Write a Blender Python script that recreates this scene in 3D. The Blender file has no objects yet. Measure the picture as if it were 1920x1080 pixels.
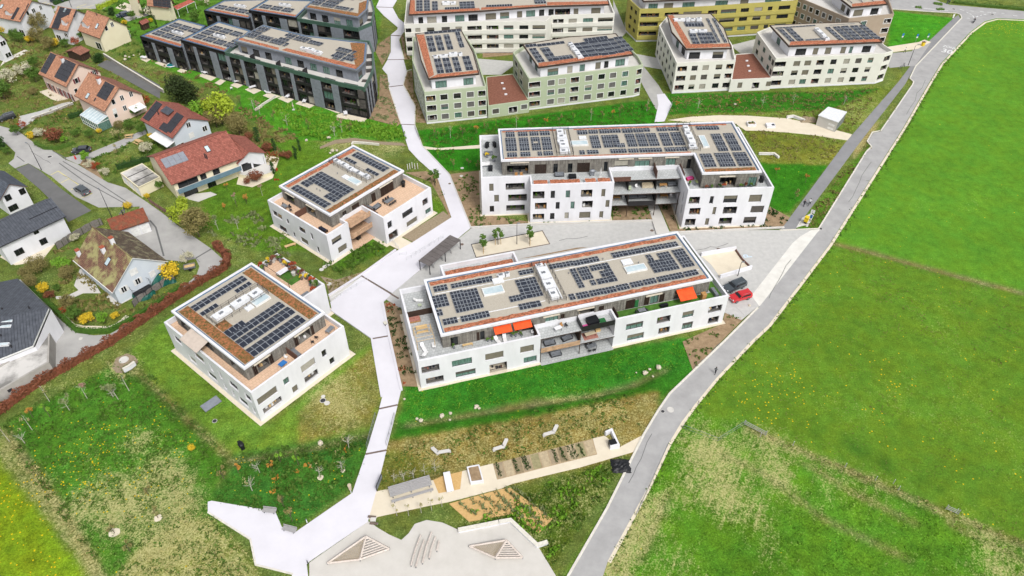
import bpy,math,random
import numpy as np
from mathutils import Vector,Matrix
R=math.radians
rnd=random.Random(7)
SC=bpy.context.scene
COL=SC.collection
# ---------------- camera ----------------
CAM_H,PITCH,FPX=100.0,R(42.5),1400.0
cd=bpy.data.cameras.new('camera');cam=bpy.data.objects.new('camera',cd);COL.objects.link(cam)
cam.location=(0,0,CAM_H);cam.rotation_euler=(R(90)-PITCH,0,0)
cd.sensor_width=36;cd.lens=FPX/1920*36;cd.clip_start=1;cd.clip_end=6000
SC.camera=cam
# ---------------- light -----------------
SUN_EL,SUN_AZ=R(52),R(150)
wd=bpy.data.worlds.new('World');SC.world=wd;wd.use_nodes=True
nt=wd.node_tree;nt.nodes.clear()
sky=nt.nodes.new('ShaderNodeTexSky');sky.sky_type='NISHITA';sky.sun_disc=False
sky.sun_elevation=SUN_EL;sky.sun_rotation=SUN_AZ;sky.dust_density=4;sky.air_density=1.0
hs=nt.nodes.new('ShaderNodeHueSaturation');hs.inputs['Saturation'].default_value=0.2
bg=nt.nodes.new('ShaderNodeBackground');bg.inputs['Strength'].default_value=0.15
wo=nt.nodes.new('ShaderNodeOutputWorld')
nt.links.new(sky.outputs[0],hs.inputs['Color']);nt.links.new(hs.outputs[0],bg.inputs[0]);nt.links.new(bg.outputs[0],wo.inputs[0])
sd=bpy.data.lights.new('sun','SUN');sd.energy=1.5;sd.angle=R(12);sd.color=(1,.97,.92)
sun=bpy.data.objects.new('sun',sd);COL.objects.link(sun)
_d=Vector((math.sin(SUN_AZ)*math.cos(SUN_EL),math.cos(SUN_AZ)*math.cos(SUN_EL),math.sin(SUN_EL)))
sun.rotation_euler=_d.to_track_quat('Z','Y').to_euler();sun.location=(0,0,150)
SC.view_settings.view_transform='Standard';SC.view_settings.look='None'
SC.view_settings.exposure=0.36;SC.view_settings.gamma=1
try:SC.view_settings.use_curve_mapping=False
except Exception:pass
# ---------------- pixel -> place --------
ZM={'1':(0,0,3),'2':(240,0,3.6),'3':(740,0,3.724),'4':(1160,0,2.526),'5':(880,210,3.2),'6':(0,360,2.7),
 'd':(460,250,3.725),'b':(290,460,3.177),'a':(730,430,3.374),'e':(1040,420,3.857),'p':(660,760,3.31),
 'l':(0,660,2.571),'r':(1140,640,2.455),'w1':(600,0,3.6),'w2':(600,270,3.375),'w3':(600,540,4.5),
 'w4':(380,780,3.6),'w5':(820,380,2.8235),'w6':(1200,150,3.4846),'w7':(580,940,4),'w8':(700,800,3.84),
 'h1':(0,0,8),'h2':(180,0,8),'h3':(60,90,7.2),'h4':(0,210,5.683),'h5':(220,180,5.143),'h6':(120,380,5.4),
 'h7':(0,480,3.6),'z8':(1480,0,4.364),'l2':(0,780,3.6),'px':(0,0,1)}
def q(k,x,y):
 o=ZM[k];return(o[0]+x/o[2],o[1]+y/o[2])
def ray(p):
 x=(p[0]-960)/FPX;y=-(p[1]-540)/FPX
 return(x,math.cos(PITCH)+y*math.sin(PITCH),-math.sin(PITCH)+y*math.cos(PITCH))
def G(p,z=0.0):
 r=ray(p);t=(CAM_H-z)/-r[2]
 return(r[0]*t,r[1]*t)
def g(k,x,y,z=0.0):return G(q(k,x,y),z)
def PX(k,*pts,z=0.0):return[G(q(k,*p),z)for p in pts]
def FP(A,B,p):
 """photo point -> (u, z) on the vertical plane through A, B"""
 r=ray(p);dx,dy=B[0]-A[0],B[1]-A[1];L=math.hypot(dx,dy);ux,uy=dx/L,dy/L
 nx,ny=uy,-ux
 t=(A[0]*nx+A[1]*ny)/(r[0]*nx+r[1]*ny)
 return((r[0]*t-A[0])*ux+(r[1]*t-A[1])*uy,CAM_H+r[2]*t)
class Fr:
 def __init__(s,O,X=None,ang=None):
  s.O=O
  if ang is None:ang=math.atan2(X[1]-O[1],X[0]-O[0])
  s.a=ang;s.e=(math.cos(ang),math.sin(ang));s.f=(-s.e[1],s.e[0])
 def w(s,u,v):return(s.O[0]+s.e[0]*u+s.f[0]*v,s.O[1]+s.e[1]*u+s.f[1]*v)
 def l(s,p):
  d=(p[0]-s.O[0],p[1]-s.O[1]);return(d[0]*s.e[0]+d[1]*s.e[1],d[0]*s.f[0]+d[1]*s.f[1])
 def P(s,*pts):return[s.w(*p)for p in pts]
# ---------------- materials -------------
def lin(c):
 return tuple(((x/255)/12.92 if x/255<=.04045 else((x/255+.055)/1.055)**2.4)for x in c)
def C(r,g_,b,k=.85):
 return tuple(min(.86,x*k)for x in lin((r,g_,b)))+(1,)
M={}
def mat(name,c1,c2=None,rough=.85,scale=1.5,amt=.5,bump=0.0,bscale=None,coord='pos',metal=0,spec=.3,stretch=None,c3=None,detail=6,alpha=None):
 m=bpy.data.materials.new(name);m.use_nodes=True;n=m.node_tree;N=n.nodes;bs=N['Principled BSDF']
 bs.inputs['Roughness'].default_value=rough;bs.inputs['Metallic'].default_value=metal
 bs.inputs['Specular IOR Level'].default_value=spec
 if c2 is None:
  c2=tuple(x*.78 for x in c1[:3])+(1,)
 if coord=='pos':src=N.new('ShaderNodeNewGeometry').outputs['Position']
 elif coord=='uv':src=N.new('ShaderNodeUVMap').outputs[0]
 else:src=N.new('ShaderNodeTexCoord').outputs['Object']
 if stretch:
  mp=N.new('ShaderNodeMapping');mp.inputs['Scale'].default_value=stretch;n.links.new(src,mp.inputs[0]);src=mp.outputs[0]
 no=N.new('ShaderNodeTexNoise');no.inputs['Scale'].default_value=scale;no.inputs['Detail'].default_value=detail;no.inputs['Roughness'].default_value=.65
 n.links.new(src,no.inputs['Vector'])
 rp=N.new('ShaderNodeValToRGB');e=rp.color_ramp.elements
 e[0].position=.5-amt*.3;e[0].color=c2;e[1].position=.5+amt*.3;e[1].color=c1
 if c3:k=e.new(.5+amt*.45);k.color=c3
 n.links.new(no.outputs[0],rp.inputs[0]);n.links.new(rp.outputs[0],bs.inputs['Base Color'])
 if bump:
  nb=N.new('ShaderNodeTexNoise');nb.inputs['Scale'].default_value=bscale or scale*4;nb.inputs['Detail'].default_value=5
  n.links.new(src,nb.inputs['Vector']);b=N.new('ShaderNodeBump');b.inputs['Distance'].default_value=bump;b.inputs['Strength'].default_value=1
  n.links.new(nb.outputs[0],b.inputs['Height']);n.links.new(b.outputs[0],bs.inputs['Normal'])
 M[name]=m;return m
def mat_rows(name,c1,c2,pitch=.35,width=.25,rough=.8,vert=False,bump=.03,cn=None,moss=None,mscale=.4,mlo=.5,vr=.75):
 """tiles / boards / seams: rows in UV space (metres)"""
 m=bpy.data.materials.new(name);m.use_nodes=True;n=m.node_tree;N=n.nodes;bs=N['Principled BSDF']
 bs.inputs['Roughness'].default_value=rough;bs.inputs['Specular IOR Level'].default_value=.25
 uv=N.new('ShaderNodeUVMap').outputs[0]
 mp=N.new('ShaderNodeMapping');n.links.new(uv,mp.inputs[0])
 if vert:mp.inputs['Rotation'].default_value=(0,0,R(90))
 br=N.new('ShaderNodeTexBrick');n.links.new(mp.outputs[0],br.inputs['Vector'])
 br.inputs['Scale'].default_value=1;br.inputs['Brick Width'].default_value=width;br.inputs['Row Height'].default_value=pitch
 br.inputs['Mortar Size'].default_value=.012 if pitch<.3 else.03;br.inputs['Mortar Smooth'].default_value=.3
 br.inputs['Color1'].default_value=c1;br.inputs['Color2'].default_value=c2
 br.inputs['Mortar'].default_value=cn or tuple(x*.45 for x in c2[:3])+(1,)
 no=N.new('ShaderNodeTexNoise');no.inputs['Scale'].default_value=1.3;no.inputs['Detail'].default_value=6;n.links.new(uv,no.inputs['Vector'])
 mr=N.new('ShaderNodeMapRange');mr.inputs['From Min'].default_value=.3;mr.inputs['From Max'].default_value=.7;mr.inputs['To Min'].default_value=vr;mr.inputs['To Max'].default_value=2-vr-.02
 n.links.new(no.outputs[0],mr.inputs[0])
 mx=N.new('ShaderNodeMix');mx.data_type='RGBA';mx.blend_type='MULTIPLY';mx.inputs['Factor'].default_value=1
 n.links.new(br.outputs['Color'],mx.inputs['A']);n.links.new(mr.outputs[0],mx.inputs['B']);out=mx.outputs['Result']
 if moss:
  n2=N.new('ShaderNodeTexNoise');n2.inputs['Scale'].default_value=mscale;n2.inputs['Detail'].default_value=8;n2.inputs['Roughness'].default_value=.7;n.links.new(uv,n2.inputs['Vector'])
  r2=N.new('ShaderNodeMapRange');r2.inputs['From Min'].default_value=mlo;r2.inputs['From Max'].default_value=mlo+.12;n.links.new(n2.outputs[0],r2.inputs[0])
  m2=N.new('ShaderNodeMix');m2.data_type='RGBA';n.links.new(r2.outputs[0],m2.inputs['Factor']);n.links.new(out,m2.inputs['A']);m2.inputs['B'].default_value=moss;out=m2.outputs['Result']
 n.links.new(out,bs.inputs['Base Color'])
 b=N.new('ShaderNodeBump');b.inputs['Distance'].default_value=bump;n.links.new(br.outputs['Fac'],b.inputs['Height']);b.invert=True
 n.links.new(b.outputs[0],bs.inputs['Normal']);M[name]=m;return m
W=(1,1,1,1)
mat('plaster',C(237,237,242),C(214,214,218),scale=.35,amt=.8,detail=10,stretch=(1,1,.35),bump=.003,bscale=20)
mat('plaster_cream',C(232,230,222),C(218,216,207),scale=.5,amt=1)
mat('plaster_green',C(186,195,168),C(174,184,156),scale=.5,amt=1)
mat('plaster_gold',C(188,178,100),C(172,162,86),scale=.6,amt=1)
mat('plaster_taupe',C(172,156,138),C(160,143,126),scale=.6,amt=1)
mat('plaster_pink',C(238,215,202),C(228,203,188),scale=.4,amt=1)
mat('plaster_yellowish',C(236,228,200),C(224,214,184),scale=.4,amt=1)
mat('plaster_blueish',C(214,222,230),C(200,208,218),scale=.4,amt=1)
mat('concrete_pale',C(226,224,231),C(210,208,215),scale=.2,amt=.9,detail=11,bump=.004,bscale=15)
mat('concrete_slab',C(214,211,206),C(196,193,188),scale=.4,amt=1,bump=.004,bscale=15)
mat('concrete_worn',C(205,202,198),C(128,126,122),scale=.22,amt=.35,detail=8)
mat('stucco_grey',C(176,172,166),C(160,156,150),scale=.5)
mat('asphalt',C(180,179,178),C(152,151,151),scale=.35,amt=.9,bump=.006,bscale=25,detail=10)
mat('asphalt_pale',C(186,184,181),C(158,157,155),scale=.3,amt=.9,bump=.006,bscale=25,detail=8)
mat('asphalt_mid',C(150,150,152),C(128,128,130),scale=.3,amt=1,bump=.006,bscale=25,detail=9)
mat('paint_blue',C(214,232,246),C(190,214,236),scale=4)
mat('asphalt_dark',C(118,118,118),C(98,98,98),scale=.3,amt=1,bump=.006,bscale=25,c3=C(150,150,148),detail=8)
mat('cobble',C(198,197,194),C(180,179,177),scale=1.1,amt=.7,bump=.02,bscale=9,detail=8)
mat('gravel_pale',C(228,218,198),C(212,200,178),scale=.6,amt=1,bump=.02,bscale=12,detail=8)
mat('play_surface',C(212,208,202),C(194,190,183),scale=.45,amt=1,bump=.01,bscale=14,detail=8)
mat('kerb',C(226,222,212),C(205,200,188),scale=2)
mat('roof_gravel',C(198,191,178),C(160,152,138),scale=9,amt=.9,bump=.02,bscale=22,detail=3)
mat('sedum',C(178,112,76),C(84,82,40),scale=2.6,amt=.4,bump=.08,bscale=7,detail=8,c3=C(210,142,104))
mat('sedum_orange',C(204,130,98),C(124,74,50),scale=2.8,amt=.4,bump=.05,bscale=7,detail=8,c3=C(214,160,128))
mat('sedum_brown',C(150,100,82),C(112,72,58),scale=2,amt=.6,bump=.06,bscale=6,detail=8,c3=C(130,120,80))
mat('seam_brown',C(120,104,96))
mat_rows('timber',C(150,146,138),C(118,114,108),pitch=.18,width=3.2,vert=True,bump=.02,cn=C(60,57,52))
mat_rows('timber_tan',C(206,172,142),C(190,154,124),pitch=.18,width=2.4,bump=.01,cn=C(120,90,70))
mat_rows('deck_tan',C(224,192,164),C(219,186,158),pitch=.6,width=.6,bump=.004,cn=C(196,162,136),vr=.93)
mat_rows('deck_grey',C(192,194,194),C(180,183,183),pitch=.6,width=.6,bump=.004,cn=C(146,149,149),vr=.9)
mat_rows('deck_green',C(86,128,50),C(70,112,40),pitch=1,width=1.4,bump=.004,cn=C(60,100,36))
mat('dark_wood',C(78,60,50),C(52,40,34),scale=4,stretch=(4,4,.5))
mat('brown_panel',C(110,78,66),C(88,62,52),scale=4)
mat('wood_light',C(220,190,140),C(196,164,116),scale=3)
mat('vegetable_soil',C(190,170,138),C(160,138,108),scale=1.4,amt=.6,bump=.06,bscale=6,detail=8,stretch=(1.6,.5,1))
mat('apron',C(232,230,224),C(206,203,196),scale=.5,amt=.8,detail=9)
mat('wood_pale',C(214,204,196),C(190,178,168),scale=3)
mat('wood_grey',C(178,176,176),C(150,148,148),scale=3,stretch=(.6,6,6),coord='obj')
mat('fence_grey',C(140,134,130),C(110,104,100),scale=3)
mat('fence_red',C(150,118,104),C(126,96,84),scale=3)
mat('black_panel',C(44,42,44),C(32,31,33),rough=.5,spec=.4)
mat('grey_panel',C(140,145,154),C(124,129,138),rough=.5,spec=.4)
mat('green_panel',C(78,106,92),C(64,90,78),rough=.4,spec=.4)
mat('metal_white',C(236,238,242),rough=.4,scale=3)
mat('metal_grey',C(150,154,160),C(120,124,130),rough=.45,metal=.3,scale=3)
mat('metal_dark',C(66,66,70),C(48,48,52),rough=.5)
mat('shelter_roof',C(112,106,104),C(96,90,88),rough=.55,scale=1)
mat('blue_gutter',C(92,120,150),C(76,102,132),rough=.5)
mat('blind_brown',C(120,115,100),C(108,103,90),scale=2)
mat('blind_light',C(168,164,152),C(152,148,136),scale=2)
mat('blind_dark',C(88,84,78),C(76,72,68),scale=2)
mat('blind_grey',C(112,110,108),C(96,94,92),scale=2)
mat('glass_dark',C(34,38,42),C(20,24,26),rough=.06,spec=.6,scale=.6)
mat('glass_green',C(120,152,142),C(60,92,82),rough=.08,spec=.6,scale=5,amt=.3,stretch=(6,6,.2))
mat('skylight',C(206,218,222),C(176,196,204),rough=.1,spec=.6,scale=.8)
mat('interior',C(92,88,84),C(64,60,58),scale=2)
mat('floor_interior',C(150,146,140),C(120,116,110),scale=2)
mat('window_frame',C(60,58,56),rough=.5)
mat('frame_white',C(240,240,238),rough=.5)
mat('shutter_red',C(120,24,44),rough=.6)
mat('pv_cell',C(38,44,58),C(28,34,46),rough=.14,spec=.8,scale=.8,amt=1)
mat('pv_black',C(56,56,62),C(46,46,52),rough=.25,spec=.5)
mat('pv_frame',C(158,164,172),rough=.4)
mat('awning_orange',C(240,92,40),C(226,80,32),rough=.7)
mat('awning_white',C(240,240,240),C(226,226,226),rough=.7)
mat('awning_taupe',C(204,190,178),C(192,178,166),rough=.7)
mat('awning_cream',C(226,216,198),rough=.7)
mat('trampoline_green',C(24,98,84),C(14,70,62),rough=.5)
mat_rows('tile_salmon',C(204,152,124),C(184,132,104),pitch=.38,width=.3)
mat_rows('tile_red',C(170,106,92),C(152,90,78),pitch=.42,width=.34)
mat_rows('tile_brown',C(170,118,98),C(150,102,84),pitch=.38,width=.3)
mat_rows('tile_rust',C(172,96,70),C(140,78,60),pitch=.3,width=.2,moss=C(120,88,66),mscale=.9,mlo=.48)
mat_rows('tile_mossy',C(152,114,94),C(122,92,78),pitch=.3,width=.2,moss=C(168,164,112),mscale=.3,mlo=.47)
mat_rows('tile_mossy_dark',C(128,110,92),C(96,84,74),pitch=.3,width=.2,moss=C(150,146,116),mscale=.6,mlo=.5)
mat_rows('tile_slate',C(92,98,108),C(80,86,96),pitch=.4,width=3,cn=C(60,64,72))
mat_rows('roof_seam',C(84,88,96),C(78,82,90),pitch=.5,width=30,vert=True,cn=C(50,52,58),bump=.05,rough=.5)
mat_rows('carport_red',C(184,100,86),C(174,92,78),pitch=.3,width=12)
mat('soil',C(168,144,114),C(132,110,84),scale=1.1,amt=.6,bump=.06,bscale=6,detail=8,c3=C(188,168,138))
mat('mulch',C(166,150,126),C(130,116,94),scale=2.4,amt=.8,bump=.04,bscale=8,detail=8)
mat('straw',C(216,180,124),C(196,158,100),scale=3,amt=.7,bump=.03,bscale=12,detail=6)
mat('paint_white',C(240,240,240),C(215,216,218),scale=4)
mat('paint_yellow',C(226,214,140),C(206,196,130),scale=3)
mat('rock',C(218,208,190),C(180,170,150),scale=2,bump=.04,coord='obj')
mat('rubber_black',C(34,34,36),rough=.7)
mat('plastic_black',C(30,32,36),rough=.45)
mat('plastic_white',C(242,242,242),rough=.5)
mat('plastic_yellow',C(238,206,40),rough=.5)
mat('plastic_blue',C(52,120,190),rough=.5)
mat('plastic_teal',C(44,130,140),rough=.5)
mat('fabric_pink',C(222,90,160));mat('fabric_red',C(214,40,60));mat('fabric_green',C(40,110,60));mat('fabric_navy',C(36,42,60))
mat('fabric_beige',C(206,192,166));mat('fabric_rug',C(186,132,118),C(150,100,90),scale=6);mat('wicker',C(196,150,96),C(160,118,72),scale=8)
mat('brick',C(176,96,70),C(150,80,60),scale=5)
mat('skin',C(210,160,130));mat('denim',C(60,76,110));mat('cloth_dark',C(44,44,52));mat('cloth_white',C(230,230,232));mat('hair',C(60,44,34))
for nme,c in(('car_black',(44,48,54)),('car_grey',(96,104,112)),('car_red',(200,28,36)),('car_navy',(40,52,70)),('car_anthracite',(62,70,76))):
 m=mat(nme,C(*c),C(*c),rough=.25,spec=.6);m.node_tree.nodes['Principled BSDF'].inputs['Coat Weight'].default_value=.8
mat('tail_red',C(190,20,24),rough=.2);mat('headlight',C(225,230,235),rough=.1,spec=.7)
mat('bark',C(112,98,84),C(84,72,60),scale=5,coord='obj');mat('bark_pale',C(206,200,190),C(170,164,152),scale=5,coord='obj')
def leafmat(name,a,b,c3=None):
 m=mat(name,C(*a),C(*b),scale=1.1,amt=.8,rough=.7,detail=4,c3=C(*c3)if c3 else None)
 return m
leafmat('leaf_conifer',(62,78,34),(36,50,20));leafmat('leaf_lime',(178,196,52),(128,150,40),(206,214,60))
leafmat('leaf_green',(98,130,48),(66,98,32));leafmat('leaf_fresh',(128,172,48),(92,138,36));leafmat('leaf_olive',(148,138,84),(116,108,62))
leafmat('leaf_red',(148,84,60),(100,66,44),(168,104,66));leafmat('leaf_yellow',(232,200,50),(200,170,40),(150,150,60))
leafmat('leaf_blossom',(222,216,196),(170,168,128));leafmat('leaf_pinkish',(176,146,128),(146,116,98));leafmat('leaf_darkgreen',(58,92,34),(36,64,24))
leafmat('leaf_rusty',(184,84,44),(128,60,36));leafmat('leaf_hedge',(84,122,36),(54,90,26));leafmat('leaf_bud',(176,168,118),(142,134,88));leafmat('leaf_straw',(206,196,136),(160,156,96))
leafmat('leaf_sage',(142,152,104),(112,122,78))
leafmat('leaf_orange',(196,140,60),(160,120,50))
# ---------------- mesh builder ----------
class MB:
 def __init__(s):s.v=[];s.f=[];s.m=[]
 def poly(s,pts,mi=0):
  b=len(s.v);s.v+=[tuple(p)for p in pts];s.f.append(list(range(b,b+len(pts))));s.m.append(mi)
 def prism(s,xy,z0,z1,ms=0,mt=None,bottom=False):
  mt=ms if mt is None else mt;n=len(xy)
  for i in range(n):
   a,b=xy[i],xy[(i+1)%n]
   s.poly([(a[0],a[1],z0),(b[0],b[1],z0),(b[0],b[1],z1),(a[0],a[1],z1)],ms)
  s.poly([(p[0],p[1],z1)for p in xy],mt)
  if bottom:s.poly([(p[0],p[1],z0)for p in reversed(xy)],ms)
 def box(s,fr,u0,u1,v0,v1,z0,z1,ms=0,mt=None):
  s.prism(fr.P((u0,v0),(u1,v0),(u1,v1),(u0,v1)),z0,z1,ms,mt,True)
 def bar(s,a,b,r=.05,mi=0,n=4,r2=None):
  a=Vector(a);b=Vector(b);d=b-a
  if d.length<1e-6:return
  d.normalize();x=d.orthogonal().normalized();y=d.cross(x);r2=r if r2 is None else r2
  A=[a+(x*math.cos(2*math.pi*(i+.5)/n)+y*math.sin(2*math.pi*(i+.5)/n))*r for i in range(n)]
  B=[b+(x*math.cos(2*math.pi*(i+.5)/n)+y*math.sin(2*math.pi*(i+.5)/n))*r2 for i in range(n)]
  for i in range(n):s.poly([A[i],A[(i+1)%n],B[(i+1)%n],B[i]],mi)
  s.poly(A[::-1],mi);s.poly(B,mi)
 def ring(s,xy,w,z0,z1,mi=0):
  inn=inset(xy,w);n=len(xy)
  for i in range(n):
   a,b,c,d=xy[i],xy[(i+1)%n],inn[(i+1)%n],inn[i]
   s.poly([(a[0],a[1],z0),(b[0],b[1],z0),(b[0],b[1],z1),(a[0],a[1],z1)],mi)
   s.poly([(c[0],c[1],z0),(d[0],d[1],z0),(d[0],d[1],z1),(c[0],c[1],z1)],mi)
   s.poly([(a[0],a[1],z1),(b[0],b[1],z1),(c[0],c[1],z1),(d[0],d[1],z1)],mi)
  return inn
 def build(s,name,mats,parent=None,L=(0,0,0),smooth=False,uv=True,ang=0):
  me=bpy.data.meshes.new(name)
  V=np.array(s.v,dtype=float).reshape(-1,3)-np.array(L)
  me.from_pydata(V.tolist(),[],s.f)
  if not isinstance(mats,(list,tuple)):mats=[mats]
  for x in mats:me.materials.append(M[x]if isinstance(x,str)else x)
  if len(mats)>1:me.polygons.foreach_set('material_index',s.m)
  if uv and len(s.f)<20000:
   ul=me.uv_layers.new(name='UVMap');data=np.empty((len(me.loops),2));k=0
   ca,sa=math.cos(ang),math.sin(ang)
   for f in s.f:
    P=V[f];n3=np.cross(P[1]-P[0],P[2]-P[1]if len(f)<4 else P[3]-P[0]);l=np.linalg.norm(n3)
    n3=n3/l if l>1e-9 else np.array([0,0,1.])
    if abs(n3[2])>.97:ux=np.array([ca,sa,0]);vx=np.array([-sa,ca,0])
    else:
     ux=np.cross([0,0,1.],n3);ux/=np.linalg.norm(ux);vx=np.cross(n3,ux)
    data[k:k+len(f),0]=P@ux;data[k:k+len(f),1]=P@vx;k+=len(f)
   ul.data.foreach_set('uv',data.ravel())
  if smooth:me.polygons.foreach_set('use_smooth',[True]*len(me.polygons))
  me.update()
  o=bpy.data.objects.new(name,me);COL.objects.link(o)
  if parent is not None:o.parent=parent
  else:o.location=L
  return o
def inset(xy,w):
 n=len(xy);out=[]
 for i in range(n):
  p0,p1,p2=xy[i-1],xy[i],xy[(i+1)%n]
  d1=Vector((p1[0]-p0[0],p1[1]-p0[1])).normalized();d2=Vector((p2[0]-p1[0],p2[1]-p1[1])).normalized()
  n1=Vector((-d1.y,d1.x));n2=Vector((-d2.y,d2.x));k=1+n1.dot(n2)
  if k<.2:k=.2
  o=(n1+n2)*(w/k);out.append((p1[0]+o.x,p1[1]+o.y))
 return out
def centroid(xy):return(sum(p[0]for p in xy)/len(xy),sum(p[1]for p in xy)/len(xy))
def tag(o,label=None,cat=None,group=None,kind=None):
 if label:o['label']=label
 if cat:o['category']=cat
 if group:o['group']=group
 if kind:o['kind']=kind
 return o
def thing(name,label,cat,loc,group=None,rz=0):
 o=bpy.data.objects.new(name,None);COL.objects.link(o);o.empty_display_size=.5
 o.location=(loc[0],loc[1],loc[2]if len(loc)>2 else 0);o.rotation_euler=(0,0,rz)
 tag(o,label,cat,group);return o
def LL(o):return tuple(o.location)
def copy_tree(o,parent=None):
 c=o.copy();COL.objects.link(c)
 if parent is not None:c.parent=parent
 for ch in o.children:copy_tree(ch,c)
 return c
PAVED=[]
def sheet(name,xy,z,m,skirt=.25,mtop=None):
 if name not in('planting_bed','garden_bed','straw_bed'):PAVED.append(xy)
 mb=MB();mb.prism(xy,z-skirt,z,0)
 o=mb.build(name,[m]);o['kind']='structure';return o
def strip(a,b,w):
 d=Vector((b[0]-a[0],b[1]-a[1])).normalized();n=Vector((-d.y,d.x))*(w/2)
 return[(a[0]-n.x,a[1]-n.y),(b[0]-n.x,b[1]-n.y),(b[0]+n.x,b[1]+n.y),(a[0]+n.x,a[1]+n.y)]
def pathline(mb,pts,w,z0,z1,mi=0):
 """continuous strip along a polyline, mitred"""
 n=len(pts);Lf=[];Rt=[]
 for i in range(n):
  p=Vector(pts[i][:2]);d1=(p-Vector(pts[i-1][:2])).normalized()if i else None
  d2=(Vector(pts[i+1][:2])-p).normalized()if i<n-1 else None
  if d1 is None:d1=d2
  if d2 is None:d2=d1
  nn=(Vector((-d1.y,d1.x))+Vector((-d2.y,d2.x)));k=max(.5,nn.length/2);nn.normalize();o=nn*(w/2/k)
  Lf.append((p.x+o.x,p.y+o.y));Rt.append((p.x-o.x,p.y-o.y))
 for i in range(n-1):
  a,b,c,d=Rt[i],Rt[i+1],Lf[i+1],Lf[i]
  mb.poly([(*a,z1),(*b,z1),(*c,z1),(*d,z1)],mi)
  mb.poly([(*a,z0),(*b,z0),(*b,z1),(*a,z1)],mi);mb.poly([(*c,z0),(*d,z0),(*d,z1),(*c,z1)],mi)
 for(a,b)in((Lf[0],Rt[0]),(Rt[-1],Lf[-1])):mb.poly([(*a,z0),(*b,z0),(*b,z1),(*a,z1)],mi)
def in_poly(X,Y,xy):
 ins=np.zeros(X.shape,bool);n=len(xy);j=n-1
 for i in range(n):
  xi,yi=xy[i];xj,yj=xy[j]
  c=((yi>Y)!=(yj>Y))&(X<(xj-xi)*(Y-yi)/((yj-yi)if yj!=yi else 1e-9)+xi)
  ins^=c;j=i
 return ins
# ================= GROUND =================
def pp(*pts):return[G(p)for p in pts]
gx=np.concatenate([[-3000,-1200,-500,-320,-240],np.arange(-200,201,.6),[240,320,500,1200,3000]])
gy=np.concatenate([[-3000,-800,-200,0,25],np.arange(40,300,.6),[330,400,600,1200,4000]])
X,Y=np.meshgrid(gx,gy)
base=np.zeros(X.shape+(3,));base[:]=C(104,126,60)[:3]
dry=np.full(X.shape,.2);flo=np.zeros(X.shape);row=np.zeros(X.shape);even=np.zeros(X.shape);dz=np.zeros(X.shape);tuft=np.full(X.shape,.5)
def region(xy,col=None,d=None,f=None,r=None,t=None,ev=0):
 m=in_poly(X,Y,xy);even[m]=ev
 if col:base[m]=C(*col)[:3]
 if d is not None:dry[m]=d
 if f is not None:flo[m]=f
 if r is not None:row[m]=r
 if t is not None:tuft[m]=t
def blob(k,x,y,rad,col=None,d=None,f=None,sx=1.0):
 c=g(k,x,y);w=np.exp(-(((X-c[0])/(rad*sx))**2+((Y-c[1])/rad)**2))
 if col:base[:]+=(np.array(C(*col)[:3])-base)*w[...,None]
 if d is not None:dry[:]+=(d-dry)*w
 if f is not None:flo[:]+=(f-flo)*w
region(pp((1850,20),(2400,20),(2400,620),(1920,548),(1560,450),(1600,380),(1700,240),(1780,90)),(94,150,44),.03,.04,ev=.4)
region(pp((1560,450),(1920,548),(2400,640),(2400,1200),(1920,1020),(1395,795),(1290,770),(1400,640)),(98,142,42),.1,.08,ev=.35)
region(pp((1395,795),(1920,1020),(2300,1200),(2300,1500),(900,1500),(1060,1080),(1210,830),(1290,770)),(88,142,38),.34,.0,r=1)
region(pp((1100,1080),(1215,925),(1260,930),(1180,1090),(1120,1400),(1000,1400)),None,.72)
region(pp((760,720),(1300,630),(1310,690),(1230,760),(1100,740),(1000,745),(745,800)),(56,128,36),.04,.03)
region(pp((745,800),(1000,765),(1190,725),(1235,735),(1235,760),(1200,850),(700,970),(690,930),(715,850)),(138,130,70),.42,0)
region(pp((742,790),(1000,762),(1200,720),(1215,712),(1215,735),(1010,778),(735,825)),(58,122,30),.03,.05)
region(pp((700,930),(830,880),(740,840),(715,850)),(120,128,56),.3,.03)
region(pp((870,960),(1180,850),(1150,900),(1020,1080),(1060,1150),(1400,1200),(900,1180)),(84,112,34),.4,.02)
region(pp((245,655),(330,580),(480,790),(500,800),(700,640),(715,740),(690,808),(430,855),(352,788),(252,692)),(106,146,52),.08,0)
region(pp((560,770),(700,650),(715,740),(690,800),(560,830)),(130,134,66),.3,0)
region(pp((430,850),(690,810),(690,860),(655,915),(560,990),(390,940),(440,870)),(66,124,46),.08,.16)
region(pp((0,800),(240,668),(252,696),(350,792),(428,862),(395,940),(470,1080),(200,1080),(0,870)),(78,134,42),.12,.14)
region(pp((0,860),(60,910),(190,1090),(240,1300),(-600,1400),(-600,700)),(122,156,32),.02,.2)
region(pp((215,1080),(250,1040),(330,970),(400,975),(480,1060),(560,1300),(300,1300)),(118,140,62),.62,.02)
region(pp((0,800),(40,830),(110,930),(170,1030),(200,1090),(170,1090),(100,990),(0,870)),(110,130,64),.5,0)
region(pp((480,470),(700,470),(830,400),(830,380),(560,250),(400,300),(370,420)),(92,134,40),.08,.03)
region(pp((600,480),(700,440),(730,470),(640,505)),(84,132,40),.04)
region(pp((455,170),(760,235),(755,262),(560,262),(440,210)),(78,146,40),.02,.02)
region(pp((560,240),(760,262),(830,330),(810,270),(700,262)),(76,134,40),.1)
region(pp((780,245),(1230,185),(1240,235),(900,250),(900,320),(830,320)),(50,128,28),.03,.03)
region(pp((1240,180),(1660,160),(1700,130),(1560,320),(1460,300),(1250,230)),(104,130,48),.3,0)
region(pp((1250,175),(1560,172),(1650,165),(1560,205),(1250,215)),(52,118,28),.06,0)
region(pp((1400,240),(1580,270),(1560,320),(1430,310)),(118,132,50),.25,0)
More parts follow.
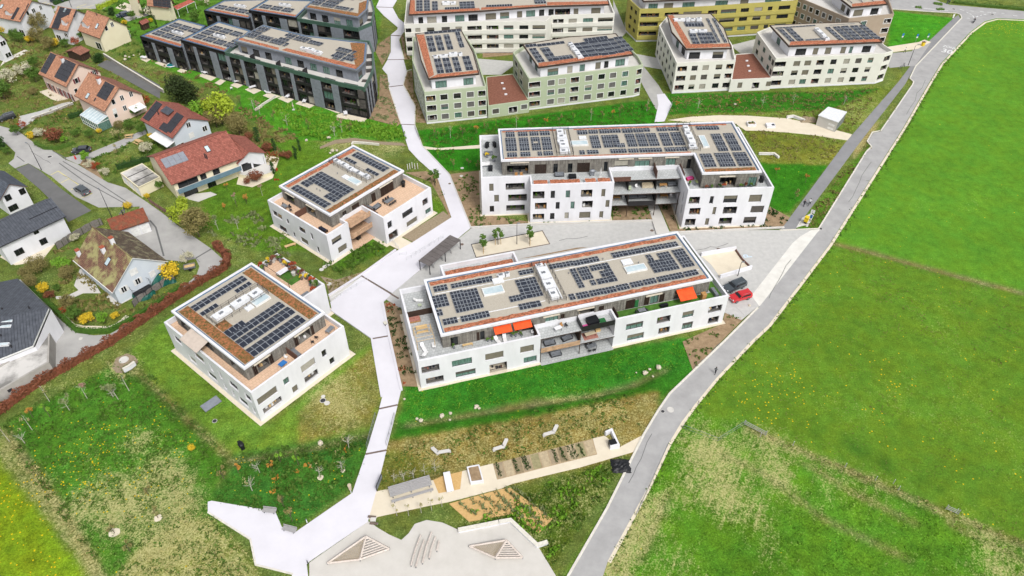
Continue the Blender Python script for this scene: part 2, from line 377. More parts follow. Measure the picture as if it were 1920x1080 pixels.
region(pp((1420,305),(1555,310),(1480,400),(1445,395)),(54,124,26),.02,.02)
region(pp((1490,430),(1720,160),(1712,165),(1535,430)),(84,128,38),.14,0)
region(pp((1600,270),(1650,225),(1630,262),(1600,300)),(150,140,90),.6,0)
region(pp((1670,20),(1790,34),(1745,75),(1665,90)),(70,150,34),.0,.02)
region(pp((180,0),(720,-20),(700,170),(470,150),(300,120)),(84,132,44),.08)
region(pp((270,100),(460,150),(660,230),(640,240),(440,180),(260,110)),(82,146,42),.03)
for(x,y,rr,dd)in((560,600,3.5,.75),(820,520,3,.7),(880,640,4,.8),(760,640,3,.7),(950,170,3,.6),(1080,350,3,.7),(1150,440,3,.75),(1190,500,3,.7),(1060,850,4,.8),(700,470,3,.55),(620,300,2,.35),(1210,640,4,.85),(920,620,2.5,.8),(1090,400,3,.7),(300,450,2,.5)):
 blob('l2',x,y,rr,d=dd)
for(x,y,rr,ff)in((560,210,3.5,.75),(120,520,3.5,.8),(500,330,2.5,.6),(700,90,3,.5),(330,1030,3,.6),(30,600,3,.5),(1200,200,2,.5),(1100,60,3,.35)):
 blob('l2',x,y,rr,f=ff)
for(x,y,rr,dd,sx)in((470,520,4,.8,1),(520,700,5,.85,.7),(810,620,4,.85,.8),(690,800,3.5,.8,.6),(750,470,4,.6,1),(1000,700,4,.6,1),(1750,990,5,.75,.7),(1240,700,5,.45,1),(730,950,3,.75,.6),(350,880,5,.8,.6),(430,620,4,.6,1)):
 blob('r',x,y,rr,d=dd,sx=sx)
for(x,y,rr,sx)in((230,560,3,1),(370,870,3.5,1),(1060,930,9,1.2),(550,1000,5,1),(900,620,3,.5),(1500,900,6,1)):
 blob('r',x,y,rr,d=.04,sx=sx)
for(x,y,rr,ff)in((800,200,5,.7),(680,290,4,.6),(880,280,4,.5),(1300,200,3,.55),(1250,340,2,.55),(1600,600,2,.6),(1200,40,3,.45),(1270,470,2,.4)):
 blob('r',x,y,rr,f=ff*.75)
blob('px',1890,50,6,f=.6,sx=3);blob('px',232,688,2.6,d=.95)
for x,y,r_ in((560,300,5),(480,420,4),(700,420,2),(880,540,3),(700,220,3)):blob('l2',x,y,r_,f=.62)
for(x,y,rr)in((1100,460,1.2),(1140,500,1.2),(1270,560,1.6),(1190,520,.9),(1080,535,.8),(1440,635,.8),(1530,680,.8),(960,415,.8)):
 blob('r',x,y,rr,col=(72,118,36),d=0)
for(x,y,rr,dd)in((620,735,4,.6),(640,770,4,.65),(690,690,2,.5)):blob('px',x,y,rr,d=dd)
for(x,y,rr,dd)in((700,300,3,.5),(640,268,5,.5),(735,275,3,.6),(1320,250,3,.4)):blob('px',x,y,rr,d=dd)
def ditch(pts,w,depth,edge=None):
 P=pp(*pts)
 for a,b in zip(P,P[1:]):
  ax,ay=a;bx,by=b;L2=(bx-ax)**2+(by-ay)**2
  t=np.clip(((X-ax)*(bx-ax)+(Y-ay)*(by-ay))/L2,0,1)
  d2=(X-ax-t*(bx-ax))**2+(Y-ay-t*(by-ay))**2
  dz[:]=np.minimum(dz,-depth*np.exp(-d2/(w*w)))
  if edge is not None:
   k=np.exp(-d2/max(.42,.38*w)**2);dry[:]+=(edge-dry)*k;base[:]+=(np.array(C(132,118,90)[:3])-base)*(k*.75)[...,None]
ditch([(252,690),(300,735),(352,785),(425,850)],1.3,.7,.55)
ditch([(425,862),(520,850),(600,835),(690,812)],1.2,.6,.6)
ditch([(760,795),(860,778),(1000,755),(1120,737),(1190,718),(1250,690)],1.2,.6,.5)
ditch([(1400,800),(1440,818),(1600,885),(1760,955),(1920,1020),(2100,1090)],1.4,.3,.6)
ditch([(1565,455),(1700,490),(1920,548)],.8,.15,.6)
ditch([(470,215),(560,245),(640,262)],1.5,.5)
ditch([(10,800),(60,880),(120,960),(190,1075)],1.0,.2,.6)
for pts in([(1347,848),(1433,888),(1547,974),(1702,1047)],[(1507,868),(1617,933),(1718,982)],[(1201,1043),(1258,921)],[(1780,980),(1920,1050)]):ditch(pts,.5,.02,.5)
ditch([(1565,455),(1640,472),(1700,490),(1800,518),(1920,548)],1.5,.3,.35)
interior=(np.abs(X)<=200)&(Y>=40)&(Y<300)
rg=np.random.default_rng(3)
def smooth(a,n=1):
 for _ in range(n):
  a=(np.roll(a,1,0)+np.roll(a,-1,0)+np.roll(a,1,1)+np.roll(a,-1,1)+2*a)/6
 return a
nz=smooth(rg.normal(size=X.shape),6);nz2=smooth(rg.normal(size=X.shape),60);nz2/=nz2.std()+1e-9
dz-=np.clip(.05+.025*nz/(nz.std())+.02*nz2,0,.2);dz[~interior]=-.06
base=smooth(base,1);dry=smooth(dry,2);flo=smooth(flo,2)
ny,nx=X.shape
verts=np.stack([X,Y,dz],-1).reshape(-1,3)
idx=np.arange(ny*nx).reshape(ny,nx)
faces=np.stack([idx[:-1,:-1],idx[:-1,1:],idx[1:,1:],idx[1:,:-1]],-1).reshape(-1,4)
me=bpy.data.meshes.new('meadow_ground')
me.vertices.add(len(verts));me.vertices.foreach_set('co',verts.ravel())
me.loops.add(faces.size);me.loops.foreach_set('vertex_index',faces.ravel().astype(np.int32))
me.polygons.add(len(faces));me.polygons.foreach_set('loop_start',np.arange(0,faces.size,4,dtype=np.int32))
try:me.polygons.foreach_set('loop_total',np.full(len(faces),4,dtype=np.int32))
except Exception:pass
me.update(calc_edges=True)
at=me.attributes.new('soil_tint','FLOAT_COLOR','POINT');at.data.foreach_set('color',np.concatenate([base.reshape(-1,3),np.ones((ny*nx,1))],1).ravel())
for nm,a in(('straw_cover',dry),('flower_cover',flo),('mown_rows',row),('evenness',even)):
 at=me.attributes.new(nm,'FLOAT','POINT');at.data.foreach_set('value',a.ravel())
me.polygons.foreach_set('use_smooth',np.ones(len(faces),bool))
gm=bpy.data.materials.new('grassland');gm.use_nodes=True;n=gm.node_tree;N=n.nodes;bs=N['Principled BSDF']
bs.inputs['Roughness'].default_value=.95;bs.inputs['Specular IOR Level'].default_value=.1
def A_(nm,out):
 a=N.new('ShaderNodeAttribute');a.attribute_name=nm;return a.outputs[out]
pos=N.new('ShaderNodeNewGeometry').outputs['Position']
def noise(sc,det=4,ro=.6,stretch=None,vec=None):
 src=vec or pos
 if stretch:mp=N.new('ShaderNodeMapping');mp.inputs['Rotation'].default_value=(0,0,stretch[3]);n.links.new(src,mp.inputs[0]);mq=N.new('ShaderNodeMapping');mq.inputs['Scale'].default_value=stretch[:3];n.links.new(mp.outputs[0],mq.inputs[0]);src=mq.outputs[0]
 t=N.new('ShaderNodeTexNoise');t.inputs['Scale'].default_value=sc;t.inputs['Detail'].default_value=det;t.inputs['Roughness'].default_value=ro
 n.links.new(src,t.inputs['Vector']);return t.outputs[0]
def mth(op,a,b=None,c=None):
 t=N.new('ShaderNodeMath');t.operation=op
 for i,x in enumerate((a,b,c)):
  if x is None:continue
  if isinstance(x,(int,float)):t.inputs[i].default_value=x
  else:n.links.new(x,t.inputs[i])
 return t.outputs[0]
def mrange(x,a,b,c=0,d=1):
 t=N.new('ShaderNodeMapRange');n.links.new(x,t.inputs[0]);t.inputs[1].default_value=a;t.inputs[2].default_value=b;t.inputs[3].default_value=c;t.inputs[4].default_value=d;return t.outputs[0]
def mixc(f,a,b,mode='MIX'):
 t=N.new('ShaderNodeMix');t.data_type='RGBA';t.blend_type=mode
 for s_,x in(('Factor',f),('A',a),('B',b)):
  if isinstance(x,(int,float,tuple)):t.inputs[s_].default_value=x
  else:n.links.new(x,t.inputs[s_])
 return t.outputs['Result']
bcol=A_('soil_tint','Color');dryA=A_('straw_cover','Fac');evA=A_('evenness','Fac');floA=A_('flower_cover','Fac');rowA=A_('mown_rows','Fac')
n_f=noise(3.6,6,.8);n_m=noise(.55,5,.65);n_l=noise(.07,4,.6);n_s=noise(.9,6,.7)
var=mth('MULTIPLY',mrange(n_f,.32,.68,.42,1.5),mth('MULTIPLY',mrange(n_m,.3,.7,.66,1.32),mrange(n_l,.3,.7,.82,1.18)))
hue=mixc(mrange(noise(.22,5,.6),.38,.62,0,.4),bcol,mixc(1.0,bcol,(1.5,.98,.6,1),'MULTIPLY'))
var=mth('ADD',mth('MULTIPLY',var,mth('SUBTRACT',1,evA)),evA);grass=mixc(1.0,hue,var,'MULTIPLY')
_a,_b=G((1065,1080)),G((1209,815));rows=noise(.9,5,.7,(.14,1.8,1,-math.atan2(_b[1]-_a[1],_b[0]-_a[0])))
mixn=mth('ADD',mth('MULTIPLY',n_s,.34),mth('ADD',mth('MULTIPLY',n_f,.5),mth('MULTIPLY',mixn_r:=mth('ADD',mth('MULTIPLY',rowA,mth('SUBTRACT',rows,n_l)),n_l),.28)))
thr=mth('SUBTRACT',.74,mth('MULTIPLY',dryA,.34))
dmask=mrange(mth('SUBTRACT',mixn,thr),-.06,.09)
strawc=mixc(mrange(n_f,.35,.65),C(164,160,96),C(216,208,150))
col=mixc(mth('MULTIPLY',dmask,.85),grass,strawc)
vo=N.new('ShaderNodeTexVoronoi');vo.inputs['Scale'].default_value=2.0;n.links.new(pos,vo.inputs['Vector'])
wn=N.new('ShaderNodeSeparateColor');n.links.new(vo.outputs['Color'],wn.inputs[0])
fm=mth('MULTIPLY',mth('LESS_THAN',vo.outputs['Distance'],.24),mth('GREATER_THAN',mth('ADD',mth('MULTIPLY',floA,1.0),mth('MULTIPLY',mth('SUBTRACT',n_m,.5),1.1)),mth('ADD',mth('MULTIPLY',wn.outputs[0],.8),.12)))
col=mixc(fm,col,C(238,200,30))
n.links.new(col,bs.inputs['Base Color'])
bp=N.new('ShaderNodeBump');bp.inputs['Distance'].default_value=.28;bp.inputs['Strength'].default_value=.8
n.links.new(mth('ADD',n_f,mth('MULTIPLY',n_s,.8)),bp.inputs['Height']);n.links.new(bp.outputs[0],bs.inputs['Normal'])
me.materials.append(gm)
o=bpy.data.objects.new('ground',me);COL.objects.link(o);o['kind']='structure'
def hz(x,y):
 return 0.0
# ================= PAVED SURFACES =================
ZP=.03
segs=[
 PX('w1',(400,-60),(530,-60),(520,0),(490,50),(380,45),(400,0))[::-1],
 PX('w1',(380,50),(490,53),(530,125),(568,155),(568,215),(545,240),(478,236),(522,200),(525,185),(430,105)),
 PX('w1',(478,242),(545,246),(530,270),(565,400),(455,402),(478,350)),
 PX('w1',(455,406),(565,405),(585,480),(562,573),(465,585),(455,505),(420,465)),
 PX('w1',(465,590),(562,579),(642,715),(640,842),(548,838),(530,790)),
 PX('w1',(548,842),(640,846),(690,985))+PX('w2',(731,101),(820,195),(955,530),(456,944),(265,831),(480,680),(582,625),(832,465),(740,205),(623,101))+PX('w1',(600,1010),(578,945)),
 PX('w2',(262,839),(451,952),(398,1003))+PX('w3',(526,125),(580,401),(440,427),(100,195))+PX('w2',(66,1004)),
 PX('w3',(440,433),(580,408),(685,865),(655,985),(500,1018),(525,920)),
 PX('w3',(500,1024),(655,990))+PX('w4',(1240,228),(1100,256)),
 PX('w4',(1098,262),(1240,236),(1175,500),(1115,715),(715,985),(702,1000),(712,1080),(720,1500),(500,1500),(605,1070),(360,1005),(325,830),(35,650),(35,580),(60,573),(490,645),(535,750),(630,782),(1010,520))]
def ccw(xy):
 a=sum(xy[i-1][0]*xy[i][1]-xy[i][0]*xy[i-1][1]for i in range(len(xy)))
 return xy if a>0 else xy[::-1]
mb=MB()
for k in range(len(segs)-1):
 pass
PAVED+=segs
walk=None
for i,s_ in enumerate(segs):
 mb=MB();mb.prism(ccw(s_),-.2,.06,0)
 o=mb.build('walkway' if i==0 else 'concrete_section',['concrete_pale'],walk)
 if i==0:walk=o;o['kind']='structure'
mb=MB()
for a,b in((g('w1',380,48),g('w1',490,51)),(g('w1',478,239),g('w1',545,243)),(g('w1',455,404),g('w1',565,402.5)),(g('w1',465,587.5),g('w1',562,576)),(g('w1',548,840),g('w1',640,844)),(g('w2',262,835),g('w2',498,979)),(g('w3',438,430),g('w3',582,405)),(g('w3',500,1021),g('w3',655,987.5)),(g('w4',1099,259),g('w4',1240,232))):
 mb.prism(strip(a,b,.34),-.1,.066,0)
mb.build('expansion_joint',['seam_brown'],walk)['kind']='stuff'
def kerb(name,pts,w=.3,z0=-.1,z1=.25,m='concrete_slab',kind='structure',label=None,cat=None):
 mb=MB();pathline(mb,pts,w,z0,z1);o=mb.build(name,[m])
 if kind:o['kind']=kind
 if label:tag(o,label,cat)
 return o
kerb('walkway_kerb',PX('w1',(640,846),(690,985))+PX('w2',(731,101),(820,195),(955,530)),.25,-.1,.16)
kerb('walkway_kerb',PX('w3',(528,125),(583,405),(688,865)),.45,-.1,.3,'concrete_pale')
kerb('walkway_kerb',PX('w3',(98,190),(436,424),(521,918)),.35,-.1,.25,'concrete_pale')
kerb('walkway_kerb',PX('w2',(55,962),(262,830),(480,672)),.4,-.1,.3,'concrete_pale')
kerb('walkway_kerb',PX('w1',(465,590),(530,790),(548,838)),.25,-.1,.14,'kerb')
kerb('walkway_kerb',PX('w1',(562,573),(642,715),(640,842)),.25,-.1,.14,'kerb')
kerb('walkway_kerb',PX('w1',(618,470),(588,480),(562,573)),.25,-.1,.14,'kerb')
kerb('walkway_kerb',PX('w1',(568,215),(548,241),(533,270),(568,400)),.2,-.1,.12,'kerb')
kerb('walkway_kerb',PX('w4',(35,650),(322,832),(358,1005),(610,1068)),.25,-.1,.1,'kerb')
sheet('entrance_path',ccw(PX('w2',(425,632),(510,588),(582,625),(505,672))),.05,'gravel_pale')
sheet('ramp',ccw(PX('w2',(55,964),(262,841),(300,862),(72,1006))),.055,'concrete_slab')
sheet('forecourt',ccw(pp((884,428),(1142,414),(1220,411),(1232,437),(1265,433),(1480,431),(1532,431),(1425,572),(1390,600),(1300,560),(850,640),(722,560))),.012,'cobble')
road_L=[G((1000,1220)),G((1065,1080))]+PX('r',(0,770),(170,430),(235,320),(290,240),(540,0))+[G((1423.7,574))]
sheet('road',ccw([G((1000,1220)),G((1065,1080)),G((1140,953.6)),G((1209,815)),G((1236,770)),G((1258,738)),G((1360,640)),G((1423,576)),G((1534,429)),G((1624.7,285)),G((1634.8,275)),G((1627.6,265)),G((1637.6,249)),G((1653,246)),G((1712,159)),G((1714,153.5)),G((1707,147)),G((1718,124)),G((1804,34)),G((1802,28)),G((1794,25)),G((1743,22)),G((1665,17)),G((1600,-10)),G((1720,-12)),G((1780,9)),G((1920,21)),G((2300,60)),G((2300,110)),G((1920,36)),G((1869,34)),G((1846,40)),G((1819,60)),G((1764,119)),G((1739,160)),G((1693,240)),G((1581,417)),G((1554,460)),G((1440,610)),G((1408,640)),G((1343,709)),G((1303,758)),G((1278,791)),G((1254,831)),G((1213,917)),G((1140,1051)),G((1085,1220))]),.02,'asphalt')
sheet('cycle_path',ccw(pp((1464,431),(1584.5,268),(1685,153),(1743,76),(1788,34),(1797,28),(1801,36),(1716,124),(1697,158),(1616,262),(1491,430))),.024,'asphalt_mid')
sheet('side_road',ccw(PX('z8',(780,440),(1000,420),(1100,330),(1160,345),(1030,540),(970,541),(820,555))),.028,'asphalt')
sheet('pavement',ccw(PX('z8',(800,385),(1060,345),(1105,325),(1160,345),(1050,400),(800,432))),.05,'gravel_pale')
sheet('forecourt_apron',ccw(PX('w5',(1645,515),(1880,215),(1920,180),(1980,145),(2030,140),(2010,160),(1710,545),(1700,550))),.036,'apron')
sheet('upper_lane',ccw(pp((1150,0),(1175,60),(1160,75),(1195,110),(1235,160),(1258,200),(1230,205),(1200,150),(1165,95),(1150,70))),.014,'asphalt_pale')
sheet('lane_end',ccw(PX('w6',(110,95),(160,90),(210,160),(160,270),(95,275),(120,160))),.05,'concrete_pale')
sheet('upper_forecourt',ccw(pp((895,110),(1000,118),(1160,95),(1240,110),(1240,130),(1180,120),(960,125),(940,140),(900,140))),.016,'cobble')
sheet('upper_forecourt',ccw(pp((1370,85),(1430,70),(1660,90),(1675,125),(1400,110))),.016,'cobble')
sheet('gravel_path',ccw(PX('w6',(180,262),(330,240),(520,230),(700,233),(950,250),(1060,270),(1160,295),(1385,355),(1360,395),(1150,362),(950,342),(820,332),(690,330),(630,290),(600,270),(300,274))),.01,'gravel_pale')
sheet('gravel_path',ccw(PX('w1',(693,986),(800,1000),(1080,978),(1080,1000),(800,1012),(710,1006))),.01,'gravel_pale')
sheet('gravel_path',ccw(pp((1000,276),(905,276),(905,270),(1000,270))),.01,'gravel_pale')
sheet('gravel_path',ccw(PX('w1',(0,990),(100,945),(230,930),(400,955),(560,965),(580,985),(400,975),(230,960),(110,965),(0,1005))),.01,'mulch')
sheet('footpath',ccw(PX('w5',(1108,0),(1163,0),(1230,158),(1165,168))),.05,'concrete_slab')
sheet('garden_path',ccw(PX('w8',(0,470),(430,385),(500,355),(640,320),(860,265),(890,380),(1610,200),(1580,85),(1665,65),(1770,150),(1930,65),(1920,150),(1880,180),(1500,290),(1000,410),(920,445),(550,540),(400,570),(30,650),(-18,690),(-40,640))),.012,'gravel_pale')
sheet('playground_surface',ccw(PX('w7',(445,150),(515,200),(600,250),(690,290),(745,240),(790,170),(880,140),(1000,160),(1120,215),(1420,165),(1510,145),(1710,330),(1850,560),(1900,900),(0,900),(0,460))),.02,'play_surface')
sheet('straw_bed',ccw(PX('w8',(545,555),(920,450),(985,440),(1290,665),(1190,768),(995,628),(690,685))),.03,'straw')
sheet('gravel_patch',ccw(PX('w8',(430,385),(500,355),(640,320),(625,450),(470,480))),.02,'straw')
sheet('tree_bed_gravel',ccw(PX('w5',(180,222),(555,148),(595,218),(205,292))),.022,'gravel_pale')
sheet('village_road',ccw(pp((-60,225),(0,236),(33,245),(67,270),(98,282),(120,298),(146,308.5),(202,342),(235,352),(277,380),(305,400),(333,422.6),(394,465),(420,488),(398,512),(345,548),(300,572),(222,620),(207,634),(103,696),(93,675),(96,583),(118,604),(144,624),(176,629),(205,627),(300,572),(340,541),(368,517),(374,500),(367,485),(342,490),(305,487),(250,448),(262,387),(185,389),(141,368),(97,331),(77,319),(53,306),(28,315.6),(16,306),(26,298),(29,286),(10.5,268),(-60,255))),.016,'asphalt_pale')
sheet('parking_lot',ccw(pp((30,317),(54,307),(76,321),(112,352),(171,395),(128,416),(105,385),(75,355))),.02,'asphalt_dark')
sheet('driveway',ccw(pp((120,296),(146,308),(180,296),(235,272),(275,250),(272,242),(228,262),(170,286))),.01,'asphalt_pale')
sheet('driveway',ccw(pp((36,218),(33,246),(80,215),(130,195),(132,188),(76,208))),.012,'cobble')
sheet('driveway',ccw(pp((182,122),(215,138),(300,185),(300,160),(240,125),(200,112))),.012,'asphalt_dark')
sheet('village_street',ccw(pp((60,-12),(250,-20),(195,16),(110,18),(92,25),(105,12),(75,6))),.012,'asphalt_pale')
sheet('village_street',ccw(pp((228,30),(262,20),(280,28),(240,40))),.012,'asphalt_pale')
for i,P in enumerate((
  PX('w2',(540,180),(672,172),(745,205),(828,445),(822,470),(800,420),(735,300),(700,240)),
  PX('w2',(825,190),(1010,168),(1012,440),(1080,450),(1080,528),(955,528)),
  PX('w3',(540,128),(680,95),(700,330),(780,620),(830,830),(688,828),(590,420)),
  PX('w5',(130,0),(232,60),(480,100),(930,95),(935,0),(1108,0),(1140,95),(180,132),(160,100)),
  PX('w5',(1168,0),(1240,0),(1275,140),(1720,118),(1760,20),(1870,80),(1835,132),(1270,158),(1235,150)),
  PX('e',(1245,580),(1270,590),(1340,690),(1360,690),(1000,1060),(925,850),(1215,720)),
  PX('w2',(0,835),(100,860),(300,800),(470,680),(265,825),(60,955),(40,880)),
  PX('w2',(520,585),(780,425),(830,465),(588,620)),
  PX('w1',(390,300),(470,242),(475,350),(420,440),(400,400),(375,350)),
  PX('w1',(405,500),(455,510),(545,830),(520,850),(330,800),(400,650)),
  PX('w1',(590,485),(622,480),(632,620),(720,830),(648,825),(645,715),(565,580)),
  PX('w1',(545,245),(568,230),(575,350),(620,400),(572,402)),
  pp((905,98),(985,92),(985,100),(905,108)),
  PX('w5',(430,298),(740,238),(800,235),(530,285)),
  PX('h4',(850,560),(960,640),(1100,720),(1000,560),(900,480)),
  PX('w1',(60,30),(60,31),(61,31)))):
 if i==15:continue
 sheet('planting_bed',ccw(P),.008+.0005*i,'mulch' if i in(6,7)else 'soil')
sheet('garden_bed',ccw(PX('w8',(862,268),(1578,88),(1612,198),(892,382))),.03,'vegetable_soil')
kerb('road_kerb',pp((1062,1086),(1138,953.6),(1207,815),(1234,770),(1256,738),(1358,640),(1421,577)),.35,0,.13,'kerb')
kerb('road_kerb',pp((1462,432),(1535,429),(1624,285),(1634,275),(1626,265),(1636,248),(1652,245),(1711,159),(1713,153.5),(1706,147),(1717,124),(1803,34),(1801,28),(1794,25),(1743,22),(1670,17)),.3,0,.13,'kerb')
mb=MB();pathline(mb,pp((1142,1054),(1215,918),(1256,832),(1281,792),(1305,759),(1345,710),(1411,641),(1443,611),(1557,461),(1584,418),(1696,241),(1742,161),(1767,120),(1822,61),(1848,42),(1871,36),(1960,40)),.55,-.05,.014)
mb.build('gravel_verge',['gravel_pale'])['kind']='structure'
kerb('forecourt_wall',PX('w5',(180,135),(480,118),(930,103),(1140,98),(1163,170)),.35,0,.35,'concrete_slab')
kerb('forecourt_wall',PX('w5',(1272,160),(1835,134)),.35,0,.35,'concrete_slab')
kerb('steel_edging',PX('w5',(205,290),(180,222),(553,150)),.12,0,.12,'metal_dark');kerb('steel_edging',PX('w5',(205,291),(595,219),(555,148)),.12,0,.12,'seam_brown')
mb=MB()
def mark(k,pts,w=.15,z=.045):pathline(mb,PX(k,*pts),w,z-.012,z)
for a,b in(((1395,78),(1430,86)),((1480,90),(1510,92)),((1560,95),(1590,97)),((1620,100),(1650,103)),((1665,105),(1690,106)),((1735,108),(1760,110)),((1830,128),(1865,131)),
             ((1450,100),(1465,108)),((1475,112),(1490,120)),((1500,128),(1510,145)),((1530,140),(1545,132)),((1560,128),(1575,124)),((1590,122),(1610,118)),((1000,50),(1040,56)),((1095,68),(1200,78)),((1230,84),(1300,90)),((1455,148),(1475,152))):
 mark('z8',(a,b),.22)
o=mb.build('lane_markings',['paint_white']);o['kind']='structure'
def text(name,body,loc,rz,size,m,parent=None,ext=.0,sx=1,rx=0):
 cu=bpy.data.curves.new(name,'FONT');cu.body=body;cu.size=size;cu.extrude=ext;cu.align_x='CENTER';cu.align_y='CENTER'
 o=bpy.data.objects.new(name,cu);COL.objects.link(o);cu.materials.append(M[m]);o.location=loc;o.rotation_euler=(rx,0,rz);o.scale=(1,sx,1)
 if parent is not None:o.parent=parent
 return o
rd=math.atan2(*(lambda a,b:(b[1]-a[1],b[0]-a[0]))(g('z8',1130,700),g('z8',1240,520)))-math.pi/2
c1=G((1775.5,96.5));c2=(c1[0]-math.sin(rd)*3.4,c1[1]+math.cos(rd)*3.4)
t=text('road_lettering','30',(*c1,.034),rd,3.2,'paint_white',sx=1.25);t['kind']='structure'
t=text('road_lettering','ZONE',(*c2,.034),rd,1.35,'paint_white',sx=1.5);t['kind']='structure'
mb=MB()
for a in(((540,672),(620,630),(980,870),(860,920)),((650,755),(735,712)),((760,830),(835,780)),):
 pathline(mb,PX('h4',*a),.18,.02,.034)
for a in(((560,75),(700,30)),((620,90),(760,45)),((1150,110),(1300,60)),((1290,110),(1400,85)),((1150,110),(1380,140))):
 pathline(mb,PX('h1',*a),.2,.02,.034)
mb.build('parking_bay_lines',['paint_yellow'])['kind']='structure'
mb=MB()
for a in(((670,525),(960,700),(1340,950),(1364,965)),((630,545),(900,740),(1320,970),(1325,1080)),((180,470),(260,530)),((560,415),(700,490),(700,515))):
 pathline(mb,PX('h4',*a),.22,.01,.028)
for a in(((1010,540),(930,250),(870,180)),((600,0),(610,60),(560,120)),((1335,562),(1490,470))):
 pathline(mb,PX('h6',*a),.35,.01,.028)
mb.build('asphalt_patch_seam',['asphalt_dark'])['kind']='structure'
pc=g('w5',1645,283);text('parking_letter','P',(*pc,.034),R(97),2.2,'paint_blue',sx=1.2)['kind']='structure'
r_c=random.Random(21)
for(x,y,n_,dx,dy)in((1180,905,7,14,-30),(1300,690,6,20,-18),(1440,560,7,14,-24),(1590,380,7,14,-26),(1700,215,6,14,-26),(1300,470,7,22,-4),(1050,450,6,20,-3),(1150,460,6,16,5),(120,330,7,16,8),(60,285,6,14,9),(340,470,6,14,8)):
 P=[]
 for i in range(n_):P.append(G((x+dx*i*.5+r_c.uniform(-2,2),y+dy*i*.5+r_c.uniform(-2,2))))
 mb=MB();pathline(mb,P,.09,.0,.036);mb.build('asphalt_crack',['asphalt_dark'])['kind']='structure'
for m_,c_ in(('plot_a',(178,160,132)),('plot_b',(200,182,150)),('plot_c',(158,142,112)),('plot_d',(166,158,118))):mat(m_,C(*c_),C(*[x*.82 for x in c_]),scale=1.6,amt=.6,bump=.08,bscale=6,detail=8)
for i in range(11):
 t0,t1=(i+.06)/11,(i+.94)/11;lp=lambda a,b,t:(a[0]+(b[0]-a[0])*t,a[1]+(b[1]-a[1])*t)
 sheet('vegetable_plot',ccw(PX('w8',lp((866,272),(1576,94),t0),lp((866,272),(1576,94),t1),lp((894,376),(1608,194),t1),lp((894,376),(1608,194),t0))),.05,'plot_'+'abcadbacbdb'[i])
# ================= BUILDING KIT =================
def wall(mb,A,B,z0,z1,holes=(),depth=.3,mi=0,mr=None):
 """one facade from A to B (left to right seen from outside) with recessed openings"""
 mr=mi if mr is None else mr
 L=math.hypot(B[0]-A[0],B[1]-A[1]);ux,uy=(B[0]-A[0])/L,(B[1]-A[1])/L;nx,ny=uy,-ux
 def P(u,z,d=0):return(A[0]+ux*u-nx*d,A[1]+uy*u-ny*d,z)
 H=[(max(.02,h[0]),min(L-.02,h[1]),max(z0+.02,h[2]),min(z1-.02,h[3]))for h in holes]
 H=[h for h in H if h[1]-h[0]>.1 and h[3]-h[2]>.1]
 us=sorted({0,L}|{h[0]for h in H}|{h[1]for h in H})
 for a,b in zip(us,us[1:]):
  if b-a<1e-5:continue
  m=(a+b)/2;col=sorted([(h[2],h[3])for h in H if h[0]<m<h[1]]);z=z0
  for(c,d)in col+[(z1,z1)]:
   if c>z+1e-5:mb.poly([P(a,z),P(b,z),P(b,c),P(a,c)],mi)
   z=max(z,d)
 for(a,b,c,d)in H:
  mb.poly([P(a,c),P(a,c,depth),P(a,d,depth),P(a,d)],mr);mb.poly([P(b,c,depth),P(b,c),P(b,d),P(b,d,depth)],mr)
  mb.poly([P(a,c),P(b,c),P(b,c,depth),P(a,c,depth)],mr);mb.poly([P(a,d,depth),P(b,d,depth),P(b,d),P(a,d)],mr)
